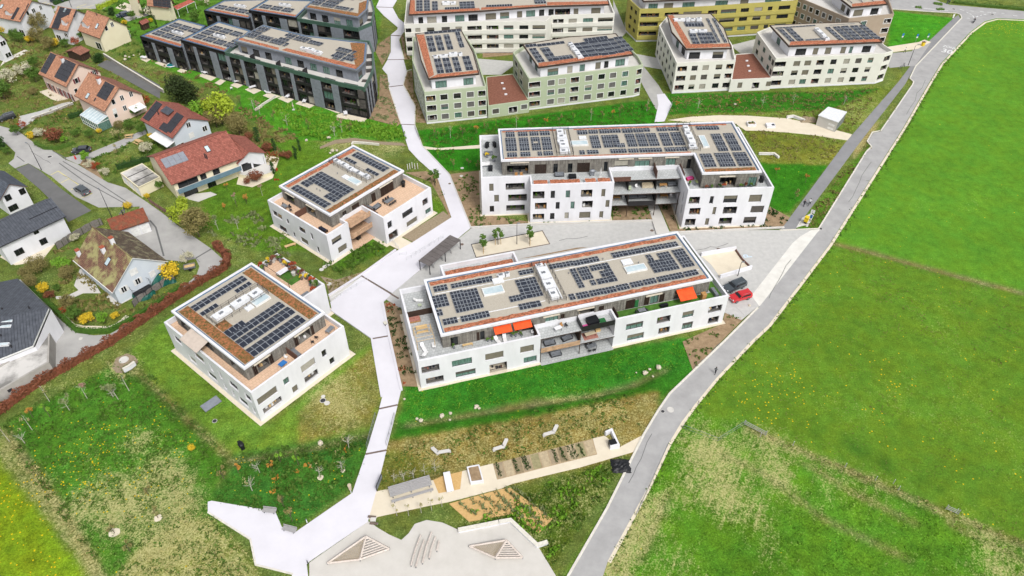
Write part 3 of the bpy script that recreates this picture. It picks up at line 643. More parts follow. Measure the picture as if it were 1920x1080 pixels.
def fill_hole(root,A,B,h,kind,depth=.3,surround=None):
 L=math.hypot(B[0]-A[0],B[1]-A[1]);ux,uy=(B[0]-A[0])/L,(B[1]-A[1])/L;nx,ny=uy,-ux;RL=LL(root)
 def P(u,z,d=0):return(A[0]+ux*u-nx*d,A[1]+uy*u-ny*d,z)
 a,b,c,d=max(.02,h[0]),min(L-.02,h[1]),h[2],h[3]
 if b-a<.15:return
 def bx(mb,u0,u1,z0_,z1_,d0,d1,mi=0):
  Q=[P(u0,z0_,d0),P(u1,z0_,d0),P(u1,z0_,d1),P(u0,z0_,d1)];mb.prism([(p[0],p[1])for p in Q],z0_,z1_,mi,mi,True)
 if surround:
  mb=MB();w=.14
  bx(mb,a-w,b+w,d,d+w,-.04,.02);bx(mb,a-w,b+w,c-w,c,-.04,.02)
  bx(mb,a-w,a,c,d,-.04,.02);bx(mb,b,b+w,c,d,-.04,.02)
  mb.build('window_surround',[surround],root,RL)
 if kind in('glass','dark','half','blind','door','slats','garage','multi'):
  mb=MB();t=.06;fm='frame_white' if kind in('multi',)else 'window_frame'
  bx(mb,a,b,d-t,d,depth-.06,depth);bx(mb,a,b,c,c+t,depth-.06,depth)
  bx(mb,a,a+t,c,d,depth-.06,depth);bx(mb,b-t,b,c,d,depth-.06,depth)
  nm=1 if b-a<1.7 else 2
  if b-a<.9:nm=0
  if kind=='multi':nm=max(1,int((b-a)/.6))
  for i in range(nm):
   u=a+(b-a)*(i+1)/(nm+1);bx(mb,u-t/2,u+t/2,c+t,d-t,depth-.055,depth)
  win=mb.build('door' if kind in('door','garage')else 'window',[fm],root,RL)
  if kind!='garage':
   mb=MB();mb.poly([P(a,c,depth+.01),P(b,c,depth+.01),P(b,d,depth+.01),P(a,d,depth+.01)])
   r_=rnd.random()
   mb.build('pane',['glass_dark' if kind in('dark','slats','multi')or r_<.45 else 'glass_green'],win,(0,0,0)if False else RL)
  if kind in('blind','half','slats','garage'):
   zb=c+.05 if kind in('blind','slats','garage')else c+(d-c)*rnd.uniform(.3,.6)
   mb=MB()
   if kind=='slats':
    k=max(3,int((b-a)/.22))
    for i in range(k):
     u=a+(b-a)*(i+.5)/k;bx(mb,u-.06,u+.06,c,d,depth-.2,depth-.12)
   else:
    k=max(4,int((d-zb)/.14));s_=(d-zb)/k
    for i in range(k):
     z=zb+s_*i
     mb.poly([P(a+.04,z,depth-.10),P(b-.04,z,depth-.10),P(b-.04,z+s_,depth-.07),P(a+.04,z+s_,depth-.07)])
   mb.build('garage_panel' if kind=='garage' else('slatted_shutter' if kind=='slats' else 'roller_blind'),['frame_white' if kind=='garage' else('dark_wood' if kind=='slats' else rnd.choice(['blind_grey','blind_grey','blind_light','blind_dark']if surround else['blind_brown','blind_brown','blind_light','blind_dark']))],win,RL)
 elif kind=='open':
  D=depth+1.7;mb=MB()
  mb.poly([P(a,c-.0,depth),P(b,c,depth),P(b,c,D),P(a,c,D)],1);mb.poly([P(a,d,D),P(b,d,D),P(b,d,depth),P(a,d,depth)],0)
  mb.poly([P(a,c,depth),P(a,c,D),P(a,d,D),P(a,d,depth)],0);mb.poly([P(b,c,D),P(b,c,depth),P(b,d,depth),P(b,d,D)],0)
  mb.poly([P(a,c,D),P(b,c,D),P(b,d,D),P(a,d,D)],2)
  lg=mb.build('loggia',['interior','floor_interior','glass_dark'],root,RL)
  if rnd.random()<.7:
   mb=MB();k=max(3,int((b-a)/.14));hh=min(.75,(d-c)*.45)
   for i in range(k):
    u=a+(b-a)*(i+.5)/k;bx(mb,u-.012,u+.012,c,c+hh,depth*.4,depth*.4+.03)
   bx(mb,a,b,c+hh,c+hh+.05,depth*.4-.01,depth*.4+.04);mb.build('railing',['metal_dark'],lg,RL)
  mb=MB();ww=b-a
  for i in range(2+int(ww/1.2)):
   u=a+.2+rnd.random()*(ww-.6);s_=rnd.uniform(.25,.45);dd=depth+rnd.uniform(.25,1.0)
   bx(mb,u,u+s_,c,c+rnd.uniform(.3,.8),dd,dd+s_,rnd.randrange(3))
  fm=rnd.sample(['plastic_white','wood_light','metal_dark','fabric_beige','brown_panel','fabric_navy','wicker','leaf_green','fabric_rug'],3)
  mb.build('balcony_furniture',fm,lg,RL)['kind']='stuff'
 elif kind=='band':
  pass
def facade(root,mb,A,B,z0,z1,holes,depth=.3,mi=0,surround=None,mr=None):
 """holes: (u0,u1,z0,z1,kind)"""
 wall(mb,A,B,z0,z1,[h[:4]for h in holes],depth,mi,mr)
 for h in holes:fill_hole(root,A,B,h,h[4],depth,surround)
def pxholes(A,B,k,lst):
 out=[]
 for(x0,y0,x1,y1,kd)in lst:
  u0,z0=FP(A,B,q(k,x0,y0));u1,z1=FP(A,B,q(k,x1,y1))
  out.append((min(u0,u1),max(u0,u1),min(z0,z1),max(z0,z1),kd))
 return out
def grid_holes(L,zs,h,us,kinds=None,seed=1):
 r_=random.Random(seed);out=[]
 for z in zs:
  for(a,b,k)in us:
   kk=k if k else r_.choice(kinds or['blind','blind','glass','half','dark'])
   out.append((a*L,b*L,z,z+h,kk))
 return out
def timber_walls(root,poly,z0,z1,holes_by_edge={},m='timber',depth=.18):
 mb=MB();RL=LL(root)
 for i in range(len(poly)):
  A,B=poly[i],poly[(i+1)%len(poly)]
  facade(root,mb,A,B,z0,z1,holes_by_edge.get(i,[]),depth)
 o=mb.build('penthouse_wall',[m],root,RL)
 mb=MB()
 if m=='timber':
  for i in range(len(poly)):
   A,B=poly[i],poly[(i+1)%len(poly)];L=math.hypot(B[0]-A[0],B[1]-A[1]);fr=Fr(A,B)
   hs=holes_by_edge.get(i,[]);k=int(L/.55)
   for j in range(k):
    u=(j+.5)*L/k+rnd.uniform(-.08,.08)
    if any(h[0]-.1<u<h[1]+.1 for h in hs):continue
    mb.box(fr,u-.06,u+.06,-.035,0,z0,z1-.01)
  if mb.f:mb.build('cover_board',[m],root,RL)['kind']='stuff'
 return o
_pv={}
def pv_mesh(w,l,mats=('pv_cell','pv_frame')):
 key=(round(w,2),round(l,2),mats)
 if key in _pv:return _pv[key]
 mb=MB();t=.045
 def b2(u0,u1,v0,v1,z0,z1,mi):
  mb.prism([(u0,v0),(u1,v0),(u1,v1),(u0,v1)],z0,z1,mi)
 b2(-w/2,w/2,-l/2,l/2,0,.03,1);b2(-w/2+t,w/2-t,-l/2+t,l/2-t,.03,.036,0)
 o=mb.build('solar_panel',list(mats),uv=False);me=o.data;bpy.data.objects.remove(o);_pv[key]=me;return me
class Solar:
 def __init__(s,root,fr,z,single=True,mats=('pv_cell','pv_frame'),cap=298):
  s.root,s.fr,s.z,s.single,s.n,s.mats,s.cap=root,fr,z,single,0,mats,cap;s.mb=MB()
 def rect(s,u0,v0,u1,v1,nu,nv,skip=(),tent='v'):
  """tent pairs along the given axis"""
  u0,u1=sorted((u0,u1));v0,v1=sorted((v0,v1));du=(u1-u0)/nu;dv=(v1-v0)/nv;RL=LL(s.root)
  for i in range(nu):
   for j in range(nv):
    if(i,j)in skip:continue
    cu,cv=u0+du*(i+.5),v0+dv*(j+.5);w,l=du-.04,dv-.04
    t=R(8)*(1 if(j if tent=='v' else i)%2 else-1);zz=s.z+.16
    x,y=s.fr.w(cu,cv)
    rot=Matrix.Rotation(s.fr.a,4,'Z')@(Matrix.Rotation(-t,4,'X')if tent=='v' else Matrix.Rotation(t,4,'Y'))
    if s.single and s.n<s.cap:
     o=bpy.data.objects.new('solar_panel',pv_mesh(w,l,s.mats));COL.objects.link(o);o.parent=s.root
     o.matrix_local=Matrix.Translation((x-RL[0],y-RL[1],zz-RL[2]))@rot;s.n+=1
    else:
     T=Matrix.Translation((x,y,zz))@rot
     for(k,t_)in((0,.0),(1,.04)):
      P=[T@Vector((a*(w/2-t_),b*(l/2-t_),.03+k*.006))for a,b in((-1,-1),(1,-1),(1,1),(-1,1))]
      s.mb.poly(P,1-k)
      if k==0:
       Q=[T@Vector((a*w/2,b*l/2,0))for a,b in((-1,-1),(1,-1),(1,1),(-1,1))]
       for e in range(4):s.mb.poly([Q[e],Q[(e+1)%4],P[(e+1)%4],P[e]],1)
 def px(s,k,x0,y0,x1,y1,nu,nv,skip=(),tent='v'):
  a=s.fr.l(g(k,x0,y0,s.z+.15));b=s.fr.l(g(k,x1,y1,s.z+.15));s.rect(a[0],a[1],b[0],b[1],nu,nv,skip,tent)
 def done(s):
  if s.mb.f:s.mb.build('solar_array',list(s.mats),s.root,LL(s.root))['kind']='stuff'
def quadpx(fr,k,pts,z):return[fr.l(g(k,*p,z))for p in pts]
def plate(root,name,xy,z0,z1,m,ang=0):
 mb=MB();mb.prism(ccw(xy),z0,z1,0);return mb.build(name,[m],root,LL(root),ang=ang)
def roof_parapet(root,poly,z0,z1,w,m,gravel_m='roof_gravel',gutter=True,band_m=None,deck=.22):
 RL=LL(root);mb=MB();inn=mb.ring(poly,w,z0,z1)
 mb.poly([(p[0],p[1],z0)for p in reversed(poly)],0)
 mb.build('roof_parapet',[m],root,RL)
 if gutter:
  mb=MB();inn2=mb.ring(inset(poly,w+.003),.22,z1-deck-.1,z1-deck+.06);mb.build('roof_gutter',['blue_gutter'],root,RL)
  inn=inn2
 mb=MB();mb.poly([(p[0],p[1],z1-deck)for p in inn]);mb.build('roof_deck',[gravel_m],root,RL)
 return inn
def sedum_strip(root,pts,z,m='sedum_orange',seed=0):
 """planted strip with uneven surface"""
 r_=random.Random(seed);a,b,c,d=[Vector((*p,0))for p in pts]
 n=max(4,int((b-a).length/.7));k=max(2,int((d-a).length/.7));mb=MB();V={}
 for i in range(n+1):
  for j in range(k+1):
   p=a.lerp(b,i/n).lerp(d.lerp(c,i/n),j/k);edge=i in(0,n)or j in(0,k)
   jx=0 if i in(0,n)else r_.uniform(-.1,.1)
   V[i,j]=(p.x+jx,p.y+(r_.uniform(-.12,.12)if j in(0,k)and not i in(0,n)else 0),z+(.01 if edge else r_.uniform(.03,.13)))
 for i in range(n):
  for j in range(k):mb.poly([V[i,j],V[i+1,j],V[i+1,j+1],V[i,j+1]])
 o=mb.build('sedum_strip',[m],root,LL(root));o['kind']='stuff';return o
def hvac(root,fr,u0,u1,v0,v1,z,along='v',fence=True,seed=1):
 """roof plant: white units behind a dark open fence"""
 RL=LL(root);r_=random.Random(seed);mb=MB();h=1.0
 if fence:
  P=[(u0,v0),(u1,v0),(u1,v1),(u0,v1),(u0,v0)]
  for(a,b)in zip(P,P[1:]):
   A,B=fr.w(*a),fr.w(*b);L=math.hypot(B[0]-A[0],B[1]-A[1]);n=max(2,int(L/1.5))
   for zz in(h,h*.55):mb.bar((*A,z+zz),(*B,z+zz),.03)
   for i in range(n+1):
    x,y=A[0]+(B[0]-A[0])*i/n,A[1]+(B[1]-A[1])*i/n;mb.bar((x,y,z),(x,y,z+h+.05),.04)
   n2=int(L/.16)
   for i in range(n2):
    x,y=A[0]+(B[0]-A[0])*i/n2,A[1]+(B[1]-A[1])*i/n2;mb.bar((x,y,z+.05),(x,y,z+h),.008,n=3)
  mb.build('plant_fence',['metal_dark'],root,RL)
 L=(v1-v0)if along=='v' else(u1-u0);w=(u1-u0)if along=='v' else(v1-v0);t=.6
 while t<L-1:
  l=r_.choice([1.2,2.2,3.2]);l=min(l,L-t-.5);hh=r_.uniform(.5,.95);ww=w*r_.uniform(.4,.62);o_=(w-ww)*r_.uniform(.3,.7)
  if l<.5:break
  mb=MB()
  if along=='v':mb.box(fr,u0+o_,u0+o_+ww,v0+t,v0+t+l,z+.08,z+.08+hh);
  else:mb.box(fr,u0+t,u0+t+l,v0+o_,v0+o_+ww,z+.08,z+.08+hh)
  cu=(u0+o_+ww/2,v0+t+l/2)if along=='v' else(u0+t+l/2,v0+o_+ww/2)
  x,y=fr.w(*cu);mb.bar((x,y,z+.08+hh),(x,y,z+.16+hh),.3,n=10,mi=1)
  mb.box(fr,cu[0]-.5,cu[0]-.3,cu[1]-.3,cu[1]+.3,z+.08+hh,z+.14+hh,1)
  mb.build('ventilation_unit',['metal_white','metal_grey'],root,RL);t+=l+r_.uniform(.15,.5)
 mb=MB()
 a=(u0+w*.8,v0+.4)if along=='v' else(u0+.4,v0+w*.8);b=(a[0],v1-.4)if along=='v' else(u1-.4,a[1])
 mb.bar((*fr.w(*a),z+.35),(*fr.w(*b),z+.35),.14,n=8);mb.build('duct',['metal_white'],root,RL)
def rooflight(root,fr,u0,u1,v0,v1,z):
 RL=LL(root);mb=MB();mb.ring(fr.P((u0,v0),(u1,v0),(u1,v1),(u0,v1)),.14,z,z+.38);f=mb.build('skylight',['frame_white'],root,RL)
 mb=MB();mb.poly([(*p,z+.34)for p in inset(fr.P((u0,v0),(u1,v0),(u1,v1),(u0,v1)),.12)]);mb.build('pane',['skylight'],f,RL)
def hatch(root,fr,u0,u1,v0,v1,z):
 mb=MB();mb.box(fr,u0,u1,v0,v1,z,z+.3);mb.build('roof_hatch',['metal_white'],root,LL(root))
def small_vents(root,fr,pts,z):
 for(u,v)in pts:
  mb=MB();x,y=fr.w(u,v);mb.bar((x,y,z),(x,y,z+.35),.07,n=6);mb.bar((x,y,z+.35),(x,y,z+.42),.12,n=6);mb.build('vent_pipe',['metal_grey'],root,LL(root))
def awning(root,fr,u0,u1,v,z,out,drop,m,name='awning'):
 RL=LL(root);mb=MB();n=8
 for i in range(n):
  a,b=i/n,(i+1)/n
  P=[(*fr.w(u0,v-out*a),z-drop*a),(*fr.w(u0,v-out*b),z-drop*b),(*fr.w(u1,v-out*b),z-drop*b),(*fr.w(u1,v-out*a),z-drop*a)]
  mb.poly(P)
 mb.poly([(*fr.w(u0,v-out),z-drop-.18),(*fr.w(u1,v-out),z-drop-.18),(*fr.w(u1,v-out),z-drop),(*fr.w(u0,v-out),z-drop)])
 mb.bar((*fr.w(u0,v-out),z-drop),(*fr.w(u1,v-out),z-drop),.05);mb.box(fr,u0,u1,v-.2,v,z,z+.16)
 return mb.build(name,[m],root,RL)
def cassette(root,fr,u0,u1,v,z):
 mb=MB();mb.box(fr,u0,u1,v-.28,v-.04,z,z+.18);mb.build('awning_cassette',['awning_cream'],root,LL(root))
# ---------------- furniture (things standing on terraces and patios) --------------
PROTO={}
def place(kind,builder,x,y,z,rz,label,cat,group=None,s=1):
 key=(kind,tuple(str(c.cell_contents)for c in(builder.__closure__ or())))
 if key not in PROTO:
  r_=thing(kind,label,cat,(x,y,z),group,rz);builder(r_);PROTO[key]=r_;r_.scale=(s,s,s);return r_
 r_=copy_tree(PROTO[key]);r_.location=(x,y,z);r_.rotation_euler=(0,0,rz);r_.scale=(s,s,s);r_['label']=label;r_['category']=cat
 if group:r_['group']=group
 elif 'group' in r_:del r_['group']
 return r_
F0=Fr((0,0),ang=0)
def lb(mb,name,mats,root):return mb.build(name,mats,root,(0,0,0))
def b_table(top='wood_grey',leg='metal_dark',w=1.8,d=.9):
 def f(r_):
  mb=MB();mb.box(F0,-w/2,w/2,-d/2,d/2,.7,.75);lb(mb,'tabletop',[top],r_)
  for sx in(-1,1):
   for sy in(-1,1):mb=MB();mb.box(F0,sx*(w/2-.08)-.03,sx*(w/2-.08)+.03,sy*(d/2-.08)-.03,sy*(d/2-.08)+.03,0,.7);lb(mb,'leg',[leg],r_)
 return f
def b_chair(m='metal_dark'):
 def f(r_):
  mb=MB();mb.box(F0,-.23,.23,-.23,.23,.42,.47);lb(mb,'seat',[m],r_)
  mb=MB();mb.box(F0,-.23,.23,.19,.24,.5,.9);lb(mb,'backrest',[m],r_)
  for sx in(-1,1):
   for sy in(-1,1):mb=MB();mb.box(F0,sx*.2-.02,sx*.2+.02,sy*.2-.02,sy*.2+.02,0,.42 if sy<0 else.5);lb(mb,'leg',['metal_dark' if m=='metal_dark' else m],r_)
 return f
def b_lounger(m='plastic_white'):
 def f(r_):
  mb=MB();mb.box(F0,-.32,.32,-.9,.3,.28,.36);lb(mb,'seat',[m],r_)
  mb=MB();mb.poly([(-.32,.3,.3),(.32,.3,.3),(.32,.85,.75),(-.32,.85,.75)]);mb.poly([(-.32,.3,.37),(-.32,.85,.82),(.32,.85,.82),(.32,.3,.37)][::-1]);mb.poly([(-.32,.85,.75),(.32,.85,.75),(.32,.85,.82),(-.32,.85,.82)]);lb(mb,'backrest',[m],r_)
  for sx in(-1,1):
   for y in(-.8,.3):mb=MB();mb.box(F0,sx*.28-.025,sx*.28+.025,y-.025,y+.025,0,.28);lb(mb,'leg',[m],r_)
 return f
def b_sofa(m='fabric_beige',base='wicker'):
 def f(r_):
  mb=MB();mb.box(F0,-.95,.95,-.4,.4,.05,.32);lb(mb,'base',[base],r_)
  for x in(-.47,.47):mb=MB();mb.box(F0,x-.45,x+.45,-.38,.25,.33,.47);lb(mb,'cushion',[m],r_)
  mb=MB();mb.box(F0,-.95,.95,.26,.42,.33,.8);lb(mb,'backrest',[m],r_)
  for x in(-1.02,.95):mb=MB();mb.box(F0,x,x+.08,-.4,.42,.05,.6);lb(mb,'armrest',[base],r_)
 return f
def b_grill(m='plastic_black'):
 def f(r_):
  mb=MB();n=10
  prof=[(.30,.62),(.36,.78),(.33,.95),(.2,1.08),(.03,1.12)]
  pts=[[(r*1.5*math.cos(2*math.pi*i/n),r*math.sin(2*math.pi*i/n),z)for i in range(n)]for r,z in prof]
  for a,b in zip(pts,pts[1:]):
   for i in range(n):mb.poly([a[i],a[(i+1)%n],b[(i+1)%n],b[i]])
  lb(mb,'lid',[m],r_)
  mb=MB();mb.box(F0,-.35,.35,-.22,.22,.08,.6);lb(mb,'cabinet',[m],r_)
  mb=MB();mb.box(F0,.46,.75,-.2,.2,.72,.76);lb(mb,'side_shelf',[m],r_)
  for x in(-.28,.28):mb=MB();mb.bar((x,-.24,.08),(x,.24,.08),.08,n=8);lb(mb,'wheel',['rubber_black'],r_)
 return f
def b_pot(leaf='leaf_green',pot='metal_grey'):
 def f(r_):
  mb=MB();mb.bar((0,0,0),(0,0,.45),.2,n=8,r2=.26);lb(mb,'pot',[pot],r_)
  mb=MB();leafcloud(mb,(0,0,.8),(.4,.4,.45),60,.17,random.Random(5));o=mb.build('foliage',[leaf],r_,uv=False)
 return f
def b_umbrella(m='awning_cream'):
 def f(r_):
  mb=MB();mb.bar((0,0,0),(0,0,2.4),.035,n=6);lb(mb,'pole',['metal_white'],r_)
  mb=MB()
  for i in range(6):a=i*math.pi/3;mb.bar((.12*math.cos(a),.12*math.sin(a),1.0),(0,0,2.3),.1,n=4,r2=.02)
  lb(mb,'folded_canopy',[m],r_);mb=MB();mb.box(F0,-.35,.35,-.35,.35,0,.08);lb(mb,'base',['concrete_slab'],r_)
 return f
def b_box(m='plastic_black',w=1.3,d=.6,h=.6):
 def f(r_):
  mb=MB();mb.box(F0,-w/2,w/2,-d/2,d/2,0,h*.85);lb(mb,'chest',[m],r_)
  mb=MB();mb.box(F0,-w/2-.03,w/2+.03,-d/2-.03,d/2+.03,h*.85,h);lb(mb,'lid',[m],r_)
 return f
def leafcloud(mb,c,rad,n,size,r_,mi=0,lumps=None,squash=1):
 """n small leaf faces spread through lumps of an ellipsoid"""
 if lumps is None:
  lumps=[]
  for i in range(max(3,int(n/60))):
   a=r_.uniform(0,6.283);zz=r_.uniform(-.75,.8);k=math.sqrt(max(0,1-zz*zz))*r_.uniform(.45,.8)
   lumps.append((math.cos(a)*k,math.sin(a)*k,zz*.75,r_.uniform(.25,.5)))
 for i in range(n):
  lx,ly,lz,lr=r_.choice(lumps);d=Vector((r_.gauss(0,1),r_.gauss(0,1),r_.gauss(0,1))).normalized()*lr*(r_.random()**.4)
  p=Vector((c[0]+(lx+d.x)*rad[0],c[1]+(ly+d.y)*rad[1],c[2]+(lz+d.z)*rad[2]))
  nn=(d*1.2+Vector((r_.gauss(0,.6),r_.gauss(0,.6),r_.gauss(.5,.5)))).normalized();x=nn.orthogonal().normalized();y=nn.cross(x);s_=size*r_.uniform(.6,1.3)
  a=r_.uniform(0,3.14);x,y=x*math.cos(a)+y*math.sin(a),y*math.cos(a)-x*math.sin(a)
  b=len(mb.v);mb.v+=[tuple(p-x*s_),tuple(p-y*s_*.6),tuple(p+x*s_),tuple(p+y*s_*.6)];mb.f.append([b,b+1,b+2,b+3]);mb.m.append(mi)
# ================= THE FOUR WHITE APARTMENT BLOCKS =================
def podium(root,poly,zp,holes,th=.36,floor_m='deck_tan',floor_z=None,m='plaster',ang=0):
 """storeys below the terrace: outer walls, parapet, terrace floor"""
 RL=LL(root);mb=MB();fz=zp-1.0 if floor_z is None else floor_z
 for i in range(len(poly)):
  facade(root,mb,poly[i],poly[(i+1)%len(poly)],0,zp,holes.get(i,[]),.32)
 inn=inset(poly,th);n=len(poly)
 for i in range(n):
  a,b,c,d=poly[i],poly[(i+1)%n],inn[(i+1)%n],inn[i]
  mb.poly([(*a,zp),(*b,zp),(*c,zp),(*d,zp)]);mb.poly([(*c,fz),(*d,fz),(*d,zp),(*c,zp)])
 mb.build('wall',[m],root,RL)
 mb=MB();mb.poly([(*p,fz)for p in inn]);mb.build('terrace_floor',[floor_m],root,RL,ang=ang)
 mb=MB();mb.ring(inset(poly,-.06)if False else poly,.02,-.05,-.02)
 return inn
def gravel_skirt(poly,w=.7,m='gravel_pale'):
 mb=MB();out=inset(poly,-w);mb.prism(out,-.2,.022,0);o=mb.build('gravel_border',[m]);o['kind']='structure'
def divider(root,fr,u0,u1,v0,v1,z,h=1.9,m='brown_panel'):
 mb=MB();mb.box(fr,u0,u1,v0,v1,z,z+h);mb.build('terrace_screen',[m],root,LL(root))
# ----- block D: north-west cube -----
frD=Fr(g('d',588,572,9.3),g('d',1105,260,9.3))
D=thing('apartment_block','white cube apartment block left of the bicycle shelter with a long tan terrace','apartment building',(*frD.w(10,5),0),'white apartment blocks')
zpD=6.9
pD=frD.P((-3.0,-2.0),(2.65,-2.0),(2.65,.2),(8.2,.2),(8.2,-6.5),(22.3,-6.5),(22.3,17.1),(-3.0,17.1))
H={0:pxholes(pD[0],pD[1],'d',[(610,785,668,702,'half'),(655,843,706,763,'blind')]),
     4:pxholes(pD[4],pD[5],'d',[(998,672,1022,605,'glass'),(1100,603,1168,512,'glass'),(1130,660,1200,575,'blind'),(1240,512,1273,445,'open'),(1260,572,1295,512,'glass'),(1007,757,1062,665,'open')]),
     7:pxholes(pD[7],pD[0],'d',[(195,572,252,572,'open'),(290,627,300,603,'dark'),(377,680,415,672,'open'),(460,738,468,703,'dark'),(240,667,285,665,'open'),(337,722,345,695,'dark'),(390,755,435,750,'blind'),(504,828,513,797,'dark')])}
podium(D,pD,zpD,H,ang=frD.a);gravel_skirt(pD)
fz=zpD-1.0
roofD=frD.P((0,0),(20.9,0),(20.9,16.3),(0,16.3));ph=frD.P((.25,.25),(20.65,.25),(20.65,16.05),(.25,16.05))
def wz(L,lst,z):return[(a,b,z+.02,z+h,k)for(a,b,h,k)in lst]
timber_walls(D,ph,fz,8.86,{0:wz(20,[(3.0,4.1,2.1,'dark'),(5.6,7.6,2.2,'slats'),(11.0,12.2,2.2,'slats'),(13.6,17.4,2.2,'slats')],fz),3:wz(16,[(1.2,3.9,2.2,'open'),(8.0,10.8,2.2,'open')],fz)})
inn=roof_parapet(D,roofD,8.86,9.3,.42,'plaster');zd=9.08
sedum_strip(D,frD.P((.8,.75),(20.0,.75),(20.0,2.1),(.8,2.1)),zd,'sedum',1);sedum_strip(D,frD.P((1.0,14.4),(20.0,14.4),(20.0,15.5),(1.0,15.5)),zd,'sedum_orange',2)
S=Solar(D,frD,zd)
S.rect(1.0,2.7,2.9,13.7,2,10,tent='u');S.rect(5.4,2.9,9.4,13.7,4,10,tent='u');S.rect(3.5,2.7,5.35,6.1,2,3,tent='u');S.rect(3.5,11.3,5.35,13.7,2,2,tent='u')
S.rect(17.7,3.1,19.7,13.5,2,10,tent='u');S.rect(15.7,3.0,16.6,6.8,1,4,tent='u');S.rect(15.7,10.1,16.6,13.7,1,4,tent='u');S.done()
hvac(D,frD,12.7,14.8,3.0,15.0,zd,'v',seed=3);rooflight(D,frD,10.5,12.1,3.7,6.9,zd);hatch(D,frD,10.6,11.8,7.1,8.6,zd);small_vents(D,frD,[(4.4,8.2),(4.4,9.2),(11,10.3)],zd)
for z in(3.0,fz):
 mb=MB();mb.box(frD,2.66,8.19,-2.6,.19,z-.22,z,0);mb.box(frD,2.66,8.19,-2.62,-2.5,z-.2,z+1.0,0);mb.build('balcony',['timber_tan'],D,LL(D))
mb=MB();mb.box(frD,2.66,8.19,-2.9,.19,.01,.06);mb.build('patio_floor',['deck_tan'],D,LL(D))
mb=MB();facade(D,mb,frD.w(2.66,.17),frD.w(8.19,.17),.06,fz,[(.6,1.6,.1,2.2,'dark'),(2.6,4.6,.1,2.2,'slats'),(.6,1.6,3.1,5.2,'dark'),(2.6,4.6,3.1,5.2,'slats')],.1);mb.build('recess_wall',['timber'],D,LL(D))
divider(D,frD,-2.6,.24,8.3,8.45,fz,1.5,'brown_panel');divider(D,frD,8.6,8.75,-4.4,.2,fz,1.1,'brown_panel')
cassette(D,frD,13.6,17.4,.25,8.4)
for v in(11.5,4.7):
 mb=MB();mb.box(frD,-.1,.22,v,v+3,8.35,8.5);mb.build('awning_cassette',['awning_cream'],D,LL(D))
# ----- block B: south-west cube with roof garden -----
frB=Fr(g('b',530,735,9.6),g('b',1012,400,9.6))
B_=thing('apartment_block','white cube apartment block at lower left with roof garden wing and taupe awning','apartment building',(*frB.w(8,9),0),'white apartment blocks')
zpB=7.3
pB=frB.P((-1.5,-3.1),(17.9,-3.1),(17.9,8.0),(22.9,8.0),(22.9,22.0),(-1.5,22.0))
H={0:pxholes(pB[0],pB[1],'b',[(622,958,722,835,'blind'),(655,1010,752,895,'open'),(775,838,795,780,'glass'),(828,885,848,825,'blind'),(880,765,950,665,'blind'),(900,825,968,733,'open'),(1002,672,1018,615,'glass'),(1048,715,1067,660,'glass')]),
     5:[(1.8,4.2,3.9,5.6,'half'),(5.0,7.2,1.0,2.6,'blind'),(8.0,11.0,3.9,5.6,'blind'),(10.6,13.4,1.0,2.6,'half'),(12.6,13.4,3.7,5.6,'dark'),(15.2,16.0,3.7,5.6,'dark'),(15.4,16.2,1.0,2.7,'dark'),(18.0,20.6,3.9,5.6,'dark'),(17.6,18.4,1.0,2.7,'dark'),(19.6,22.2,1.0,2.6,'half'),(22.4,24.2,3.9,5.6,'dark'),(23.4,24.2,1.0,2.7,'dark')]}
podium(B_,pB,zpB,H,ang=frB.a);gravel_skirt(pB)
fzB=zpB-1.0
roofB=frB.P((0,0),(16.8,0),(16.8,20.9),(0,20.9));ph=frB.P((.25,.25),(16.55,.25),(16.55,20.65),(.25,20.65))
timber_walls(B_,ph,fzB,9.14,{0:wz(16,[(1.2,2.0,2.2,'slats'),(2.1,4.3,2.2,'open'),(4.4,5.2,2.2,'slats'),(9.6,10.4,2.2,'slats'),(10.6,13.0,2.2,'open'),(13.2,13.8,2.2,'slats')],fzB),3:wz(20,[(1.0,3.2,2.2,'open'),(8.0,11.0,2.2,'open'),(15.5,17.5,2.2,'open')],fzB)})
roof_parapet(B_,roofB,9.14,9.6,.42,'plaster');zd=9.38
sedum_strip(B_,frB.P((.8,.8),(2.7,.8),(2.7,20.0),(.8,20.0)),zd,'sedum',3);sedum_strip(B_,frB.P((14.0,.9),(15.9,.9),(15.9,20.0),(14.0,20.0)),zd,'sedum',4);sedum_strip(B_,frB.P((2.8,9.5),(4.8,9.5),(4.8,12.2),(2.8,12.2)),zd,'sedum',5)
S=Solar(B_,frB,zd)
for a in((590,665,850,410,10,2),(525,612,790,362,10,2),(470,568,740,332,10,2),(445,550,520,448,4,1),(243,395,520,178,10,2),(285,422,365,345,4,1),(492,285,562,215,4,1)):S.px('b',*a,tent='v')
S.done();a=frB.l(g('b',348,475,zd+.9));b=frB.l(g('b',625,212,zd+.9));hvac(B_,frB,max(a[0],3.0),min(b[0],13.6),a[1],b[1],zd,'u',seed=5)
a=frB.l(g('b',605,365,zd+.3));b=frB.l(g('b',655,283,zd+.3));rooflight(B_,frB,a[0],b[0],a[1],b[1],zd);hatch(B_,frB,a[0]-1.6,a[0]-.2,a[1]+.3,a[1]+1.6,zd);small_vents(B_,frB,[(5,8.3),(5.4,7.6)],zd)
awning(B_,Fr(frB.w(0,0),ang=frB.a-math.pi/2),-15.2,-10.2,.22,9.0,2.6,.75,'awning_taupe')
divider(B_,frB,8.0,8.12,-2.7,.2,fzB,1.5,'brown_panel');cassette(B_,frB,1.8,5.0,.25,8.6);cassette(B_,frB,10.0,13.2,.25,8.6)
